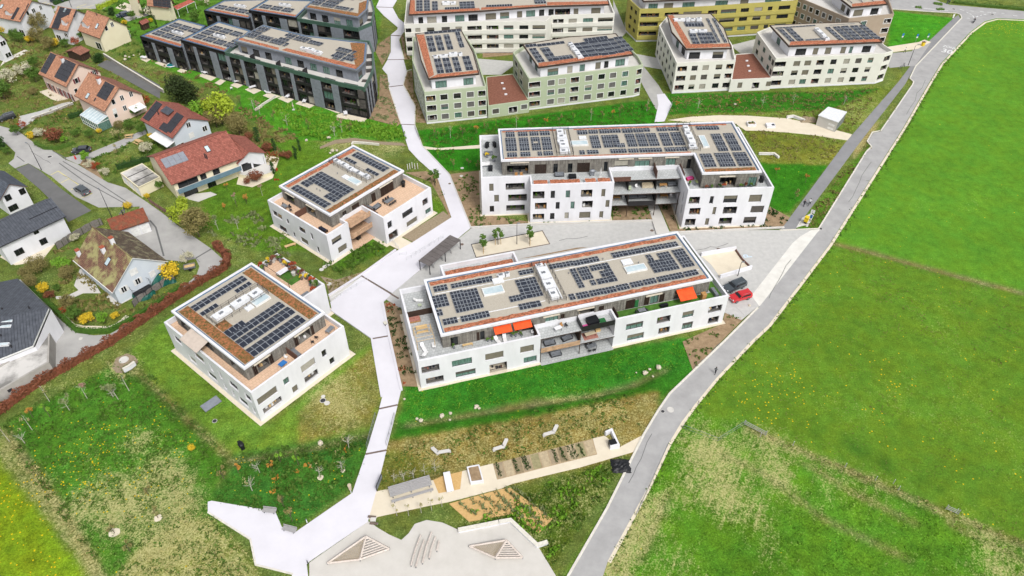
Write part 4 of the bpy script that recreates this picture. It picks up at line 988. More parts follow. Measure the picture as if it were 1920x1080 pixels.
# ----- block A: long south block -----
frA=Fr(g('a',325,672,9.3),g('e',1140,400,9.3))
A_b=thing('apartment_block','long white apartment block in the middle with orange awnings on its terrace','apartment building',(*frA.w(25,7),0),'white apartment blocks')
zpA=6.9;fzA=5.9
pA=frA.P((-4.6,-2.5),(16.9,-2.6),(16.9,.15),(30.8,.15),(30.8,-2.6),(53.0,-2.6),(53.0,15.8),(18.9,15.8),(18.9,20.6),(4.1,20.6),(4.1,16.0),(-4.5,16.0))
H={0:pxholes(pA[0],pA[1],'a',[(207,917,315,850,'open'),(398,877,522,808,'glass'),(608,835,722,767,'blind'),(828,788,915,727,'blind'),(235,985,342,922,'open'),(422,943,545,878,'half'),(635,912,745,835,'open'),(850,852,933,796,'glass')]),
     4:pxholes(pA[4],pA[5],'e',[(512,775,643,700,'half'),(735,727,842,657,'open'),(918,688,1010,622,'half'),(1105,650,1215,580,'open'),(520,852,648,780,'half'),(745,803,836,738,'open'),(915,770,1003,702,'half'),(1103,727,1192,663,'open')]),
}
podium(A_b,pA,zpA,H,floor_m='deck_grey',ang=frA.a);gravel_skirt(pA,.5)
roofA=frA.P((0,0),(50.6,0),(50.6,14.7),(0,14.7));ph=frA.P((.25,.25),(50.35,.25),(50.35,14.45),(.25,14.45))
mb=MB();mb.box(frA,16.95,30.75,-3.4,.13,.01,.05);mb.build('patio_floor',['deck_grey'],A_b,LL(A_b),ang=frA.a)
timber_walls(A_b,ph,fzA,8.86,{0:wz(50,[(1.4,2.7,2.1,'dark'),(6.0,6.5,2.1,'slats'),(6.6,7.4,2.1,'dark'),(9.6,12.2,2.1,'open'),(13.0,13.5,2,'slats'),(14.2,16.0,2.1,'half'),(18.4,20.8,2.2,'glass'),(21.2,22.0,2.2,'slats'),(24.6,27.6,2.2,'open'),(28.4,29.4,2.2,'slats'),(33.6,35.4,2.2,'slats'),(37.2,38.2,2.1,'slats'),(38.4,40.0,2.2,'glass'),(40.2,41.2,2.1,'slats'),(43.2,45.6,2.2,'open')],fzA)})
roof_parapet(A_b,roofA,8.86,9.3,.45,'plaster');zd=9.08
sedum_strip(A_b,frA.P((.9,.75),(49.8,.75),(49.8,1.7),(.9,1.7)),zd,'sedum_orange',6);sedum_strip(A_b,frA.P((.9,12.9),(49.6,12.9),(49.6,13.9),(.9,13.9)),zd,'sedum_orange',7)
sedum_strip(A_b,frA.P((4.8,16.6),(18.2,16.6),(18.2,19.6),(4.8,19.6)),fzA+.03,'sedum_orange',8)
S=Solar(A_b,frA,zd)
T4=((285,398,362,345),(395,375,477,328),(482,360,560,310),(568,345,648,292),(345,608,425,550),(458,588,535,532),(548,570,625,512),(825,292,903,245),(828,512,905,455))
for t in T4:S.px('a',*t,4,2,tent='v')
S.px('a',915,495,950,447,2,2);S.px('a',768,462,835,408,4,2);S.px('a',845,443,842,312,2,6);S.px('a',890,435,920,297,4,6)
S.px('a',287,500,358,405,4,4);S.px('a',303,550,330,502,2,2);S.px('a',425,530,462,380,4,6);S.px('a',510,512,552,368,4,6)
for t in((425,247,500,190),(515,230,590,175),(610,212,682,158),(705,194,775,140),(805,175,875,123),(40,318,125,262),(145,303,218,248),(235,285,308,230),(170,545,235,482),(265,525,335,463),(360,508,430,445),(460,485,525,425),(560,463,625,405),(655,443,720,385),(755,422,820,365),(850,405,915,345),(950,383,1020,325),(268,342,330,285),(318,438,395,378)):S.px('e',*t,4,2)
S.px('e',-32,328,25,280,3,2);S.px('e',115,552,135,500,2,2);S.px('e',178,465,148,320,2,7);S.px('e',205,408,235,302,4,4);S.px('e',270,445,285,400,2,2);S.px('e',412,420,380,275,2,6);S.px('e',345,385,372,330,2,2)
S.px('e',688,278,690,216,2,2);S.px('e',725,355,768,252,4,4);S.px('e',820,340,820,195,4,6);S.px('e',930,318,925,173,4,6);S.done()
hvac(A_b,frA,20.0,23.2,2.4,13.0,zd,'v',seed=9)
def rl_px(root,fr,k,a,b,z):
 p=fr.l(g(k,*a,z+.3));r2=fr.l(g(k,*b,z+.3));rooflight(root,fr,min(p[0],r2[0]),max(p[0],r2[0]),min(p[1],r2[1]),max(p[1],r2[1]),z);return p,r2
rl_px(A_b,frA,'a',(600,420),(712,350),zd);rl_px(A_b,frA,'e',(525,355),(645,283),zd)
p=frA.l(g('a',660,350,zd));hatch(A_b,frA,p[0],p[0]+2,p[1],p[1]+1.3,zd);p=frA.l(g('e',497,305,zd));hatch(A_b,frA,p[0],p[0]+2,p[1],p[1]+1.5,zd)
p=frA.l(g('a',675,325,zd));hvac(A_b,frA,p[0],p[0]+3.2,p[1],p[1]+1.3,zd,'u',fence=False,seed=4)
for v in(3.3,10.4):
 mb=MB();mb.box(frA,1.2,19.6,v,v+.14,zd,zd+.07);mb.box(frA,23.8,49.5,v,v+.14,zd,zd+.07);mb.build('cable_tray',['metal_white'],A_b,LL(A_b))
small_vents(A_b,frA,[(5.2,6.1),(5.3,7.2),(26,9),(33.5,11),(39.5,8.1)],zd)
for z,vv in((3.0,-2.9),(fzA,-2.5)):
 mb=MB();mb.box(frA,16.91,30.79,vv,.14,z-.22,z,1,0);mb.build('balcony',['deck_grey','dark_wood'],A_b,LL(A_b),ang=frA.a)
mb=MB();mb.box(frA,16.93,24.2,-2.98,-2.9,2.9,3.95);mb.build('balustrade',['timber_tan'],A_b,LL(A_b))
mb=MB();mb.box(frA,24.6,30.7,-2.6,-2.51,fzA-.2,fzA+.95);mb.box(frA,24.5,24.6,-2.6,.2,fzA,fzA+1.2);mb.build('balustrade',['black_panel'],A_b,LL(A_b))
mb=MB()
for u in(16.95,24.3):mb.box(frA,u,u+.12,-2.6,-2.48,.05,fzA)
mb.box(frA,24.2,24.32,-2.5,.1,3.0,5.6);mb.build('post',['dark_wood'],A_b,LL(A_b))
divider(A_b,frA,16.2,16.3,-2.2,.2,fzA,1.7,'dark_wood');divider(A_b,frA,31.4,31.5,-2.2,.2,fzA,1.5,'dark_wood');divider(A_b,frA,-4.2,.2,9.2,9.35,fzA,1.3,'dark_wood')
plate(A_b,'terrace_turf',frA.P((31.8,-2.2),(52.5,-2.2),(52.5,15),(50.8,15),(50.8,-.0),(31.8,.2)),fzA+.004,fzA+.03,'deck_green',frA.a)
awning(A_b,frA,9.2,12.3,.22,8.3,1.2,.4,'awning_orange');awning(A_b,frA,12.7,15.9,.22,8.35,1.2,.4,'awning_orange');awning(A_b,frA,43.6,46.9,.22,8.1,2.1,.7,'awning_orange')
cassette(A_b,frA,18.2,21.2,.25,8.3);cassette(A_b,frA,24.5,27.7,.25,8.3);cassette(A_b,frA,37.6,40.8,.25,8.2)
mb=MB();mb.box(frA,35.6,36.3,.1,.2,fzA+.2,fzA+1.9);mb.build('green_wall_panel',['fabric_green'],A_b,LL(A_b))
# ----- block C: north long block, L-shaped roof -----
frC=Fr(g('5',190,290,12.8),g('5',1348,250,12.8))
C_b=thing('apartment_block','long white L-roofed apartment block behind the forecourt with stacked balconies in its middle','apartment building',(*frC.w(25,6),0),'white apartment blocks')
zpC=9.9;fzC=8.9
pC=frC.P((-4.4,-2.0),(6.0,-2.0),(6.0,-5.4),(23.7,-5.4),(23.7,.15),(38.6,.15),(38.6,-9.2),(56.8,-9.4),(56.4,15.3),(-4.2,15.3))
H={0:pxholes(pC[0],pC[1],'5',[(120,477,145,430,'blind'),(218,470,333,425,'open'),(150,542,177,497,'blind'),(233,537,346,492,'open'),(123,602,148,563,'glass'),(222,596,333,556,'open')]),
     2:pxholes(pC[2],pC[3],'5',[(380,523,452,475,'open'),(487,520,515,472,'glass'),(577,517,606,470,'glass'),(668,513,740,465,'open'),(790,510,818,462,'blind'),(393,588,465,543,'open'),(517,585,543,540,'dark'),(606,583,633,537,'glass'),(675,578,742,532,'open'),(815,573,843,528,'blind'),(380,650,450,610,'open'),(483,647,512,606,'glass'),(570,642,597,602,'blind'),(658,640,728,598,'blind'),(778,637,805,595,'blind')]),
     6:pxholes(pC[6],pC[7],'5',[(1313,553,1387,508,'open'),(1437,552,1470,505,'glass'),(1520,548,1612,500,'half'),(1672,543,1760,495,'blind'),(1315,620,1390,575,'open'),(1455,617,1485,570,'blind'),(1517,613,1610,567,'open'),(1683,607,1772,562,'blind'),(1290,683,1360,640,'open'),(1410,681,1442,637,'blind'),(1493,675,1580,633,'open'),(1640,670,1725,628,'half')]),
     5:pxholes(pC[5],pC[6],'5',[(1275,535,1290,480,'dark'),(1265,600,1280,560,'dark')])}
podium(C_b,pC,zpC,H,floor_m='deck_grey',ang=frC.a);gravel_skirt(pC,.4)
roofC=frC.P((0,0),(41.5,0),(41.5,-7.5),(54.1,-7.6),(53.8,13.0),(0,13.0))
ph=frC.P((.25,.25),(41.75,.25),(41.75,-7.25),(53.85,-7.35),(53.55,12.75),(.25,12.75))
def pxw(A,B,lst,z=None):
 return[(h[0],h[1],fzC+.02,h[3],h[4])for h in pxholes(A,B,'5',lst)]
timber_walls(C_b,ph,fzC,12.36,{0:pxw(ph[0],ph[1],[(225,360,355,318,'open'),(392,355,463,313,'slats'),(503,352,532,310,'dark'),(590,350,620,308,'dark'),(645,345,725,303,'slats'),(805,340,832,298,'dark'),(868,335,955,290,'half'),(990,335,1085,290,'glass'),(1175,325,1240,280,'glass'),(1303,325,1335,282,'dark')]),
   2:pxw(ph[2],ph[3],[(1497,440,1605,392,'open'),(1668,435,1730,390,'glass')])})
roof_parapet(C_b,roofC,12.36,12.8,.42,'plaster');zd=12.58
sedum_strip(C_b,frC.P((.9,.75),(41.2,.75),(41.2,1.2),(.9,1.2)),zd,'sedum_orange',11);sedum_strip(C_b,frC.P((.9,11.6),(13,11.6),(13,12.3),(.9,12.3)),zd,'sedum_orange',12)
sedum_strip(C_b,frC.P((17,11.7),(52,11.7),(52,12.3),(17,12.3)),zd,'sedum_orange',13);sedum_strip(C_b,frC.P((42.4,-6.9),(53.2,-6.9),(53.2,-5.6),(42.4,-5.6)),zd,'sedum',14)
for(a,b)in((6.6,9.7),(10.1,16.6),(17.6,20.0),(20.3,23.1)):plate(C_b,'planter_box',frC.P((a,-5.0),(b,-5.0),(b,-3.3),(a,-3.3)),fzC+.01,zpC-.25,'plaster');sedum_strip(C_b,frC.P((a+.05,-4.95),(b-.05,-4.95),(b-.05,-3.35),(a+.05,-3.35)),zpC-.24,'sedum_orange',int(a))
S=Solar(C_b,frC,zd)
for t in((220,150,270,115),(293,145,348,115),(362,142,413,113),(425,140,480,110),(228,270,285,240),(308,266,365,236),(447,260,500,232),(650,135,705,106),(718,130,768,104),(783,128,835,100),(845,125,903,98),(920,125,975,96),(988,122,1038,95),(890,212,930,185),(958,244,1010,217),(1025,242,1080,214),(1090,240,1150,212),(1178,237,1230,209),(1245,234,1300,206),(880,246,940,218),(1128,115,1180,90),(1195,112,1250,88),(1367,107,1425,82),(1435,107,1490,80)):S.px('5',*t,4,2)
for t in((412,262,435,235),(663,254,690,228),(710,252,735,226),(742,250,772,225),(1050,118,1078,93),(850,247,872,220)):S.px('5',*t,2,2)
for t in((222,235,278,152),(305,232,352,150),(442,228,485,146),(738,217,772,138),(810,213,845,136),(955,208,985,128),(1020,206,1050,126),(1085,204,1115,124),(1165,203,1192,122),(1235,200,1265,118),(1497,235,1503,127),(1575,232,1580,123),(1415,330,1448,247),(1620,325,1655,238)):S.px('5',*t,4,6)
S.px('5',378,230,420,148,4,6,skip=((1,3),(2,3)));S.px('5',870,210,888,134,2,6);S.px('5',1507,328,1560,241,6,6);S.done()
def hv_px(root,fr,k,a,b,z,seed):
 p=fr.l(g(k,*a,z+.9));r2=fr.l(g(k,*b,z+.9));hvac(root,fr,p[0],r2[0]if r2[0]-p[0]>1.5 else p[0]+2.6,p[1],min(r2[1],12.2),z,'v',seed=seed)
hv_px(C_b,frC,'5',(527,245),(592,92),zd,21);hv_px(C_b,frC,'5',(1310,215),(1322,66),zd,22)
p,r2=(16.0,6.0),(19.3,7.8);rl_px(C_b,frC,'5',(608,200),(708,170),zd);rl_px(C_b,frC,'5',(1405,210),(1410,140),zd);p=frC.l(g('5',660,168,zd));hatch(C_b,frC,p[0],p[0]+1.6,p[1],p[1]+1.2,zd)
small_vents(C_b,frC,[(14.2,3),(30,6.2),(44,4),(47.5,1)],zd)
for z in(3.2,6.1,fzC):
 mb=MB();mb.box(frC,23.72,38.58,-4.6 if z<fzC else-3.4,.14,z-.22,z,1,0);mb.build('balcony',['deck_grey','dark_wood'],C_b,LL(C_b),ang=frC.a)
mb=MB();mb.box(frC,23.8,27.6,-3.5,-3.41,fzC-.2,fzC+.9);mb.build('balustrade',['brown_panel'],C_b,LL(C_b))
mb=MB();mb.box(frC,27.4,33.4,-4.7,-4.61,3.0,4.2);mb.build('balustrade',['black_panel'],C_b,LL(C_b))
mb=MB()
for u in(27.3,33.4):
 mb.box(frC,u,u+.12,-4.5,.1,3.2,5.9);mb.box(frC,u,u+.12,-3.3,.1,6.1,8.7)
mb.build('partition',['black_panel'],C_b,LL(C_b))
mb=MB()
for u in(23.8,27.3,33.4,38.3):mb.box(frC,u,u+.12,-4.55,-4.4,0,6.0)
mb.build('post',['dark_wood'],C_b,LL(C_b))
awning(C_b,frC,34.0,37.9,-2.6,5.7,1.0,.25,'awning_orange');
for a,b in((25.4,28.6),(29.6,32.6),(35.4,38.5)):cassette(C_b,frC,a,b,.25,11.9)
cassette(C_b,frC,2.0,6.0,.25,11.9);cassette(C_b,frC,45.3,48.6,-7.35,11.7)
divider(C_b,frC,33.2,33.3,-3.2,.2,fzC,1.9,'brown_panel');divider(C_b,frC,38.95,39.05,-4,.1,fzC,1.5,'brown_panel')
def recess(root,fr,u0,u1,v,z1,cols):
 mb=MB();A,B=fr.w(u0,v),fr.w(u1,v);hs=[]
 for i,z in enumerate(z1[:-1]):
  for a,b in cols:hs.append((a,b,z+.08,z+2.25,rnd.choice(['dark','dark','glass'])))
 facade(root,mb,A,B,.06,z1[-1]-.23,hs,.12);mb.build('recess_wall',['timber'],root,LL(root))
recess(A_b,frA,16.93,30.77,-.02,(.06,3.0,fzA),((.8,3.8),(4.8,6.6),(8.2,11.2),(12.0,13.2)))
recess(C_b,frC,23.73,38.57,-.02,(.06,3.2,6.1,fzC),((.6,3.0),(4.2,8.6),(10.2,12.6),(13.2,14.4)))
# ================= BUILDINGS BEHIND =================
def frv(k,a,b,z):
 """frame whose v axis runs a -> b"""
 A,B=g(k,*a,z),g(k,*b,z);return Fr(A,ang=math.atan2(B[1]-A[1],B[0]-A[0])-math.pi/2)
def estate(label,k,par,zp,roof,zr,wall_m,edges,zs=(.9,3.65,6.4),wh=1.5,surround='frame_white',pent_edges={},group='staggered apartment blocks up the hill',sedum_m='sedum_orange',fascia='dark_wood',pent_inset=.9,sed=None,plinth=True,base_m=None):
 P=[g(k,*p,zp)for p in par];c=centroid(P)
 root=thing('apartment_block',label,'apartment building',(*c,0),group);RL=LL(root)
 mb=MB();n=len(P);fz=zp-1.0
 for i in range(n):
  A,B=P[i],P[(i+1)%n];L=math.hypot(B[0]-A[0],B[1]-A[1]);hs=[]
  if i in edges:
   for(a,b,kd)in edges[i]:
    for z in zs:
     kk=kd or rnd.choice(['blind','blind','blind','glass','half','dark']);hs.append((a*L,b*L,z,z+wh,kk))
  facade(root,mb,A,B,0,zp,hs,.25,surround=surround)
 inn=inset(P,.3)
 for i in range(n):
  a,b,c2,d=P[i],P[(i+1)%n],inn[(i+1)%n],inn[i]
  mb.poly([(*a,zp),(*b,zp),(*c2,zp),(*d,zp)]);mb.poly([(*c2,fz),(*d,fz),(*d,zp),(*c2,zp)])
 mb.build('wall',[wall_m],root,RL)
 mb=MB();mb.poly([(*p,fz)for p in inn]);mb.build('terrace_floor',['concrete_slab'],root,RL)
 if plinth:mb=MB();mb.ring(inset(P,-.05),.05,0,.45);mb.build('plinth',['plaster'],root,RL)
 if roof:
  Q=[g(k,*p,zr)for p in roof];ph=inset(Q,pent_inset);m=len(Q);mb=MB()
  for i in range(m):
   A,B=ph[i],ph[(i+1)%m];L=math.hypot(B[0]-A[0],B[1]-A[1])
   facade(root,mb,A,B,fz,zr-.525,[(a*L,b*L,fz+.05,fz+2.0,kd or rnd.choice(['glass','blind','half']))for(a,b,kd)in pent_edges.get(i,[])],.15)
  mb.build('penthouse_wall',['plaster'],root,RL)
  mb=MB();mb.prism(inset(Q,.3),zr-.52,zr-.425,0,bottom=True);mb.build('soffit',['plaster'],root,RL)
  mb=MB();mb.ring(Q,.22,zr-.42,zr);mb.poly([(*p,zr-.42)for p in reversed(Q)]);mb.build('roof_edge',[fascia],root,RL)
  mb=MB();mb.poly([(*p,zr-.12)for p in inset(Q,.15)]);mb.build('roof_deck',['roof_gravel'],root,RL)
  for j,s_ in enumerate(sed or[]):sedum_strip(root,[g(k,*p,zr-.1)for p in s_],zr-.1,sedum_m,j+31)
 return root,P,zp
def solar_set(root,fr,k,z,lst):
 S=Solar(root,fr,z,single=False)
 for t in lst:S.px(k,*t)
 S.done()
# ---- green pair ----
E3=[(.02,.17,'open'),(.25,.365,None),(.465,.58,None),(.68,.79,None),(.865,.985,'open')]
GL,P,_=estate('sage green apartment block, narrower one of the pair, right beside the white walkway','3',[(207,645),(640,603),(618,530),(560,345),(470,215),(128,258),(122,420)],9.0,
  [(235,549),(590,513),(548,362),(460,197),(142,233),(182,420)],11.4,'plaster_green',{0:E3,1:[(.3,.6,None)],5:[(.1,.25,'blind'),(.45,.6,'glass'),(.75,.9,'glass')],6:[(.05,.14,'glass'),(.2,.28,'glass'),(.34,.42,'blind'),(.5,.58,'glass'),(.66,.74,'glass'),(.82,.93,'blind')]},
  pent_edges={0:[(.08,.34,'glass'),(.72,.95,'glass')],5:[(.2,.4,'glass'),(.6,.8,'glass')]},
  sed=[[(150,240),(205,240),(275,520),(240,545)],[(300,518),(588,490),(590,508),(240,548)]])
fr=frv('3',(298,512),(270,405),11.3)
solar_set(GL,fr,'3',11.3,[(245,360,262,245,2,6),(305,352,320,242,2,6),(370,345,378,235,2,6),(455,330,447,205,2,6),(298,512,320,410,2,5),(358,507,380,405,2,5),(425,498,440,400,2,5),(500,490,520,392,2,5),(210,238,460,205,8,1)])
a=fr.l(g('3',255,395,12));b=fr.l(g('3',470,325,12));hvac(GL,fr,a[0],b[0],a[1]-.4,a[1]+1.6,11.3,'u',fence=False,seed=2)
E4=[(.0,.105,'open'),(.174,.236,None),(.273,.336,None),(.386,.462,'open'),(.522,.586,None),(.644,.704,None),(.752,.811,None),(.87,.925,'glass')]
GR,P,_=estate('sage green apartment block, wider one of the pair, with chamfered balcony corner','3',[(937,551),(1690,462),(1735,450),(1705,395),(1560,250),(900,318),(826,366)],9.0,
  [(1003,469),(1668,378),(1545,232),(1210,256),(893,308)],11.4,'plaster_green',{0:E4,1:[(.1,.9,'open')],6:[(.12,.3,'glass'),(.45,.62,'glass')]},
  pent_edges={0:[(.08,.2,'half'),(.3,.36,'blind'),(.44,.5,'glass'),(.62,.68,'blind'),(.72,.77,'glass'),(.85,.96,'glass')],4:[(.2,.4,'glass'),(.6,.8,'glass')]},
  sed=[[(1003,440),(1640,352),(1665,375),(1005,465)]])
fr=frv('3',(1000,435),(915,310),11.3)
solar_set(GR,fr,'3',11.3,[(1000,435,985,335,2,7),(1078,428,1070,325,2,6),(1130,420,1232,378,5,2),(1310,400,1330,295,2,7),(1380,392,1395,285,2,7),(1450,388,1462,275,2,7),(1520,375,1525,268,2,7),(1610,358,1585,255,2,7),(920,330,985,305,3,1),(1000,325,1180,288,6,1),(1330,290,1480,252,6,1)])
a=fr.l(g('3',1275,405,12));b=fr.l(g('3',1285,285,12));hvac(GR,fr,a[0],a[0]+2.4,a[1],b[1],11.3,'v',fence=False,seed=12)
def link(label,k,top,z,wall_m,roof_m,holes_k,fronts):
 P=[g(k,*p,z)for p in top];root=thing('link_building',label,'low building',(*centroid(P),0));mb=MB();RL=LL(root)
 for i in range(len(P)):
  hs=pxholes(P[0],P[1],k,holes_k)if i==0 else[]
  facade(root,mb,P[i],P[(i+1)%len(P)],0,z,hs,.25,surround=fronts)
 mb.ring(inset(P,.001),.25,z-.02,z+.12);mb.build('wall',[wall_m],root,RL)
 mb=MB();mb.poly([(*p,z-.02)for p in inset(P,.25)]);mb.build('planted_roof',[roof_m],root,RL)
 mb=MB()
 for t in(.3,.5,.7):
  c=(P[0][0]*(1-t)+P[3][0]*t+P[1][0]*(1-t)+P[2][0]*t);x=c/2;y=(P[0][1]*(1-t)+P[3][1]*t+P[1][1]*(1-t)+P[2][1]*t)/2
  f=Fr((x,y),ang=.1);mb=MB();mb.box(f,-.35,.35,-.2,.2,z-.02,z+.3);mb.build('roof_hatch',['metal_white'],root,RL)
 return root
link('low green link building with a brown planted roof between the two green blocks','3',[(651,742),(940,702),(828,517),(637,538)],3.5,'plaster_green','sedum_brown',[(683,797,728,757,'blind'),(797,792,855,742,'open'),(883,765,925,727,'blind')],'frame_white')
# ---- cream pair ----
CL,P,_=estate('cream white apartment block, narrower one of the pair at upper right','4',[(275,298),(555,284),(540,215),(455,80),(228,80),(192,120)],9.0,
  [(320,232),(536,227),(500,130),(437,63),(228,67),(250,150)],11.4,'plaster_cream',{0:[(.03,.19,'open'),(.27,.37,None),(.455,.56,None),(.68,.79,None),(.86,.98,'open')],5:[(.05,.12,'glass'),(.2,.27,'glass'),(.36,.43,'glass'),(.52,.6,'glass'),(.68,.75,'glass'),(.85,.93,'glass')]},surround=None,
  pent_edges={0:[(.05,.33,'glass'),(.65,.92,'half')],5:[(.2,.4,'glass'),(.6,.85,'glass')]},sed=[[(232,72),(258,72),(345,215),(320,228)],[(345,208),(530,206),(534,222),(322,229)]])
fr=frv('4',(350,208),(320,140),11.3)
solar_set(CL,fr,'4',11.3,[(352,207,362,155,2,6),(392,205,402,150,2,6),(430,203,440,150,2,6),(470,200,425,85,2,10),(500,200,455,85,2,10),(318,125,395,100,6,2)])
a=fr.l(g('4',330,150,12));hvac(CL,fr,a[0],a[0]+6,a[1],a[1]+2,11.3,'u',fence=False,seed=41);hvac(CL,fr,a[0]-3,a[0]+6,a[1]+8,a[1]+10,11.3,'u',fence=False,seed=42)
CR,P,_=estate('cream white apartment block, wider one of the pair next to the road','4',[(745,276),(1262,253),(1302,240),(1262,215),(1140,108),(715,128),(655,152)],9.0,
  [(806,217),(1250,198),(1140,102),(930,108),(715,118)],11.4,'plaster_cream',{0:[(.0,.105,'open'),(.175,.235,None),(.275,.335,None),(.385,.455,'open'),(.515,.57,None),(.635,.69,None),(.745,.8,None),(.86,.91,'half')],1:[(.1,.85,'open')],6:[(.12,.24,'glass'),(.4,.52,'glass'),(.7,.82,'glass')]},surround=None,
  pent_edges={0:[(.08,.2,'glass'),(.28,.34,'blind'),(.42,.49,'blind'),(.6,.66,'blind'),(.7,.74,'glass'),(.85,.95,'glass')],4:[(.3,.5,'glass')]},sed=[[(815,196),(1235,184),(1250,196),(808,215)]])
fr=frv('4',(810,196),(735,122),11.3)
solar_set(CR,fr,'4',11.3,[(812,196,775,135,2,8),(850,194,815,130,2,8),(890,192,965,180,6,2),(1045,190,1000,128,2,9),(1085,190,1045,125,2,9),(1125,188,1085,122,2,9),(1170,186,1130,120,2,9),(1215,184,1165,118,2,9),(745,135,930,118,12,1),(1000,120,1120,110,8,1)])
a=fr.l(g('4',985,188,12));b=fr.l(g('4',945,125,12));hvac(CR,fr,a[0]-.6,a[0]+1.6,a[1],b[1],11.3,'v',fence=False,seed=43)
link('low cream link building with a brown planted roof between the two cream blocks','4',[(532,380),(728,371),(640,252),(553,258)],3.5,'plaster_cream','sedum_brown',[(560,418,588,390,'blind'),(628,420,668,390,'open'),(695,410,725,385,'blind')],None)
# ---- long cream terrace, ochre block, taupe block ----
def bands(root,P,idx,zs,m,out=.28,h=1.15):
 for z in zs:
  mb=MB()
  for i in idx:
   A,B=P[i],P[(i+1)%len(P)];fr=Fr(A,B);L=math.hypot(B[0]-A[0],B[1]-A[1]);mb.box(fr,.02,L-.02,-out,-.003,z-h,z-.02)
  mb.build('balcony_band',[m],root,LL(root))
ZB=(1.5,4.35,7.2)
LC,P,_=estate('long cream apartment building with stacked balcony bands at the top edge','3',[(66,170),(640,150),(1060,147),(1098,107),(1537,92),(1500,0),(1480,-50),(90,-60)],9.7,
  [(95,101),(600,75),(1060,42),(1500,29),(1480,-40),(1060,-60),(110,-40)],12.2,'plaster_cream',{0:[(.01,.08,'dark'),(.13,.19,'blind'),(.27,.36,None),(.45,.55,None),(.62,.7,None),(.765,.94,'open')],1:[(.0,.2,'open'),(.29,.45,None),(.55,.70,'dark'),(.77,.98,'half')],3:[(.02,.19,'open'),(.27,.4,None),(.5,.66,None),(.74,.98,'half')],7:[(.2,.3,'glass'),(.6,.7,'glass')]},
  zs=ZB,wh=1.25,surround=None,group='apartment buildings along the top edge',pent_edges={0:[(.07,.14,'glass'),(.2,.34,'blind'),(.42,.5,'dark'),(.62,.76,'glass'),(.82,.96,'glass')],1:[(.08,.24,'blind'),(.3,.44,'half'),(.56,.64,'blind'),(.7,.84,'glass'),(.9,.98,'dark')],2:[(.05,.14,'dark'),(.16,.42,'open'),(.48,.56,'blind'),(.78,.94,'blind')]},
  sed=[[(110,80),(590,55),(598,72),(100,98)],[(605,52),(1055,30),(1058,40),(603,70)],[(1065,15),(1490,8),(1498,26),(1062,38)],[(108,0),(140,0),(142,80),(104,90)]],pent_inset=1.3)
bands(LC,P,(0,1,3),ZB,'plaster_cream')
fr=frv('3',(150,80),(150,0),12.1)
solar_set(LC,fr,'3',12.1,[(150,78,195,-5,2,8),(205,76,245,-5,2,8),(262,72,300,10,2,5),(350,66,450,50,6,1),(455,60,500,12,2,5),(505,58,555,10,2,5),(640,48,820,30,10,1),(980,25,1050,-10,4,3)])
hvac(LC,fr,*sorted((fr.l(g('3',320,45,12))[0],fr.l(g('3',440,40,12))[0])),fr.l(g('3',330,45,12))[1],fr.l(g('3',330,45,12))[1]+2.5,12.1,'u',fence=False,seed=44)
YB,P,_=estate('ochre yellow apartment building with balcony bands, behind the cream blocks','4',[(100,43),(200,41),(420,30),(850,2),(830,-50),(200,-70),(45,-40),(48,-5)],10.2,
  [(118,5),(430,-8),(840,-30),(820,-70),(150,-80),(80,-40)],12.6,'plaster_gold',{0:[(.08,.95,'open')],1:[(.1,.4,'open'),(.5,.9,None)],2:[(.02,.12,'open'),(.16,.33,'half'),(.38,.47,None),(.53,.62,None),(.68,.73,None),(.8,.93,'glass')],7:[(.2,.4,'dark'),(.6,.8,'dark')]},
  zs=(1.9,4.8,7.6),wh=1.25,surround=None,group='apartment buildings along the top edge',pent_edges={0:[(.05,.2,'glass'),(.3,.45,'blind'),(.6,.8,'glass')],1:[(.1,.25,'glass'),(.4,.5,'blind'),(.7,.9,'glass')]},pent_inset=1.2)
bands(YB,P,(0,1,2),(1.9,4.8,7.6),'plaster_gold',.3)
TB,P,_=estate('taupe apartment building with white window surrounds at the top beside the junction','4',[(1092,88),(1305,66),(1282,0),(1250,-40),(838,-40),(838,-18)],10.0,
  [(1103,34),(1275,18),(1235,-30),(1000,-45)],12.4,'plaster_taupe',{0:[(.3,.42,'glass'),(.82,.98,'open')],5:[(.06,.12,'glass'),(.18,.24,'glass'),(.3,.36,None),(.42,.48,'glass'),(.54,.6,None),(.66,.72,'glass'),(.8,.87,None)]},
  zs=(1.5,4.4,7.3),wh=1.4,group='apartment buildings along the top edge',pent_edges={0:[(.1,.4,'blind'),(.65,.9,'glass')],3:[(.5,.7,'blind'),(.8,.95,'glass')]},sed=[[(1105,18),(1255,2),(1272,16),(1106,32)]])
fr=frv('4',(1110,25),(1060,-10),12.3);solar_set(TB,fr,'4',12.3,[(1105,14,1060,-20,4,4),(1160,10,1110,-20,4,4),(1210,5,1160,-25,4,4)])
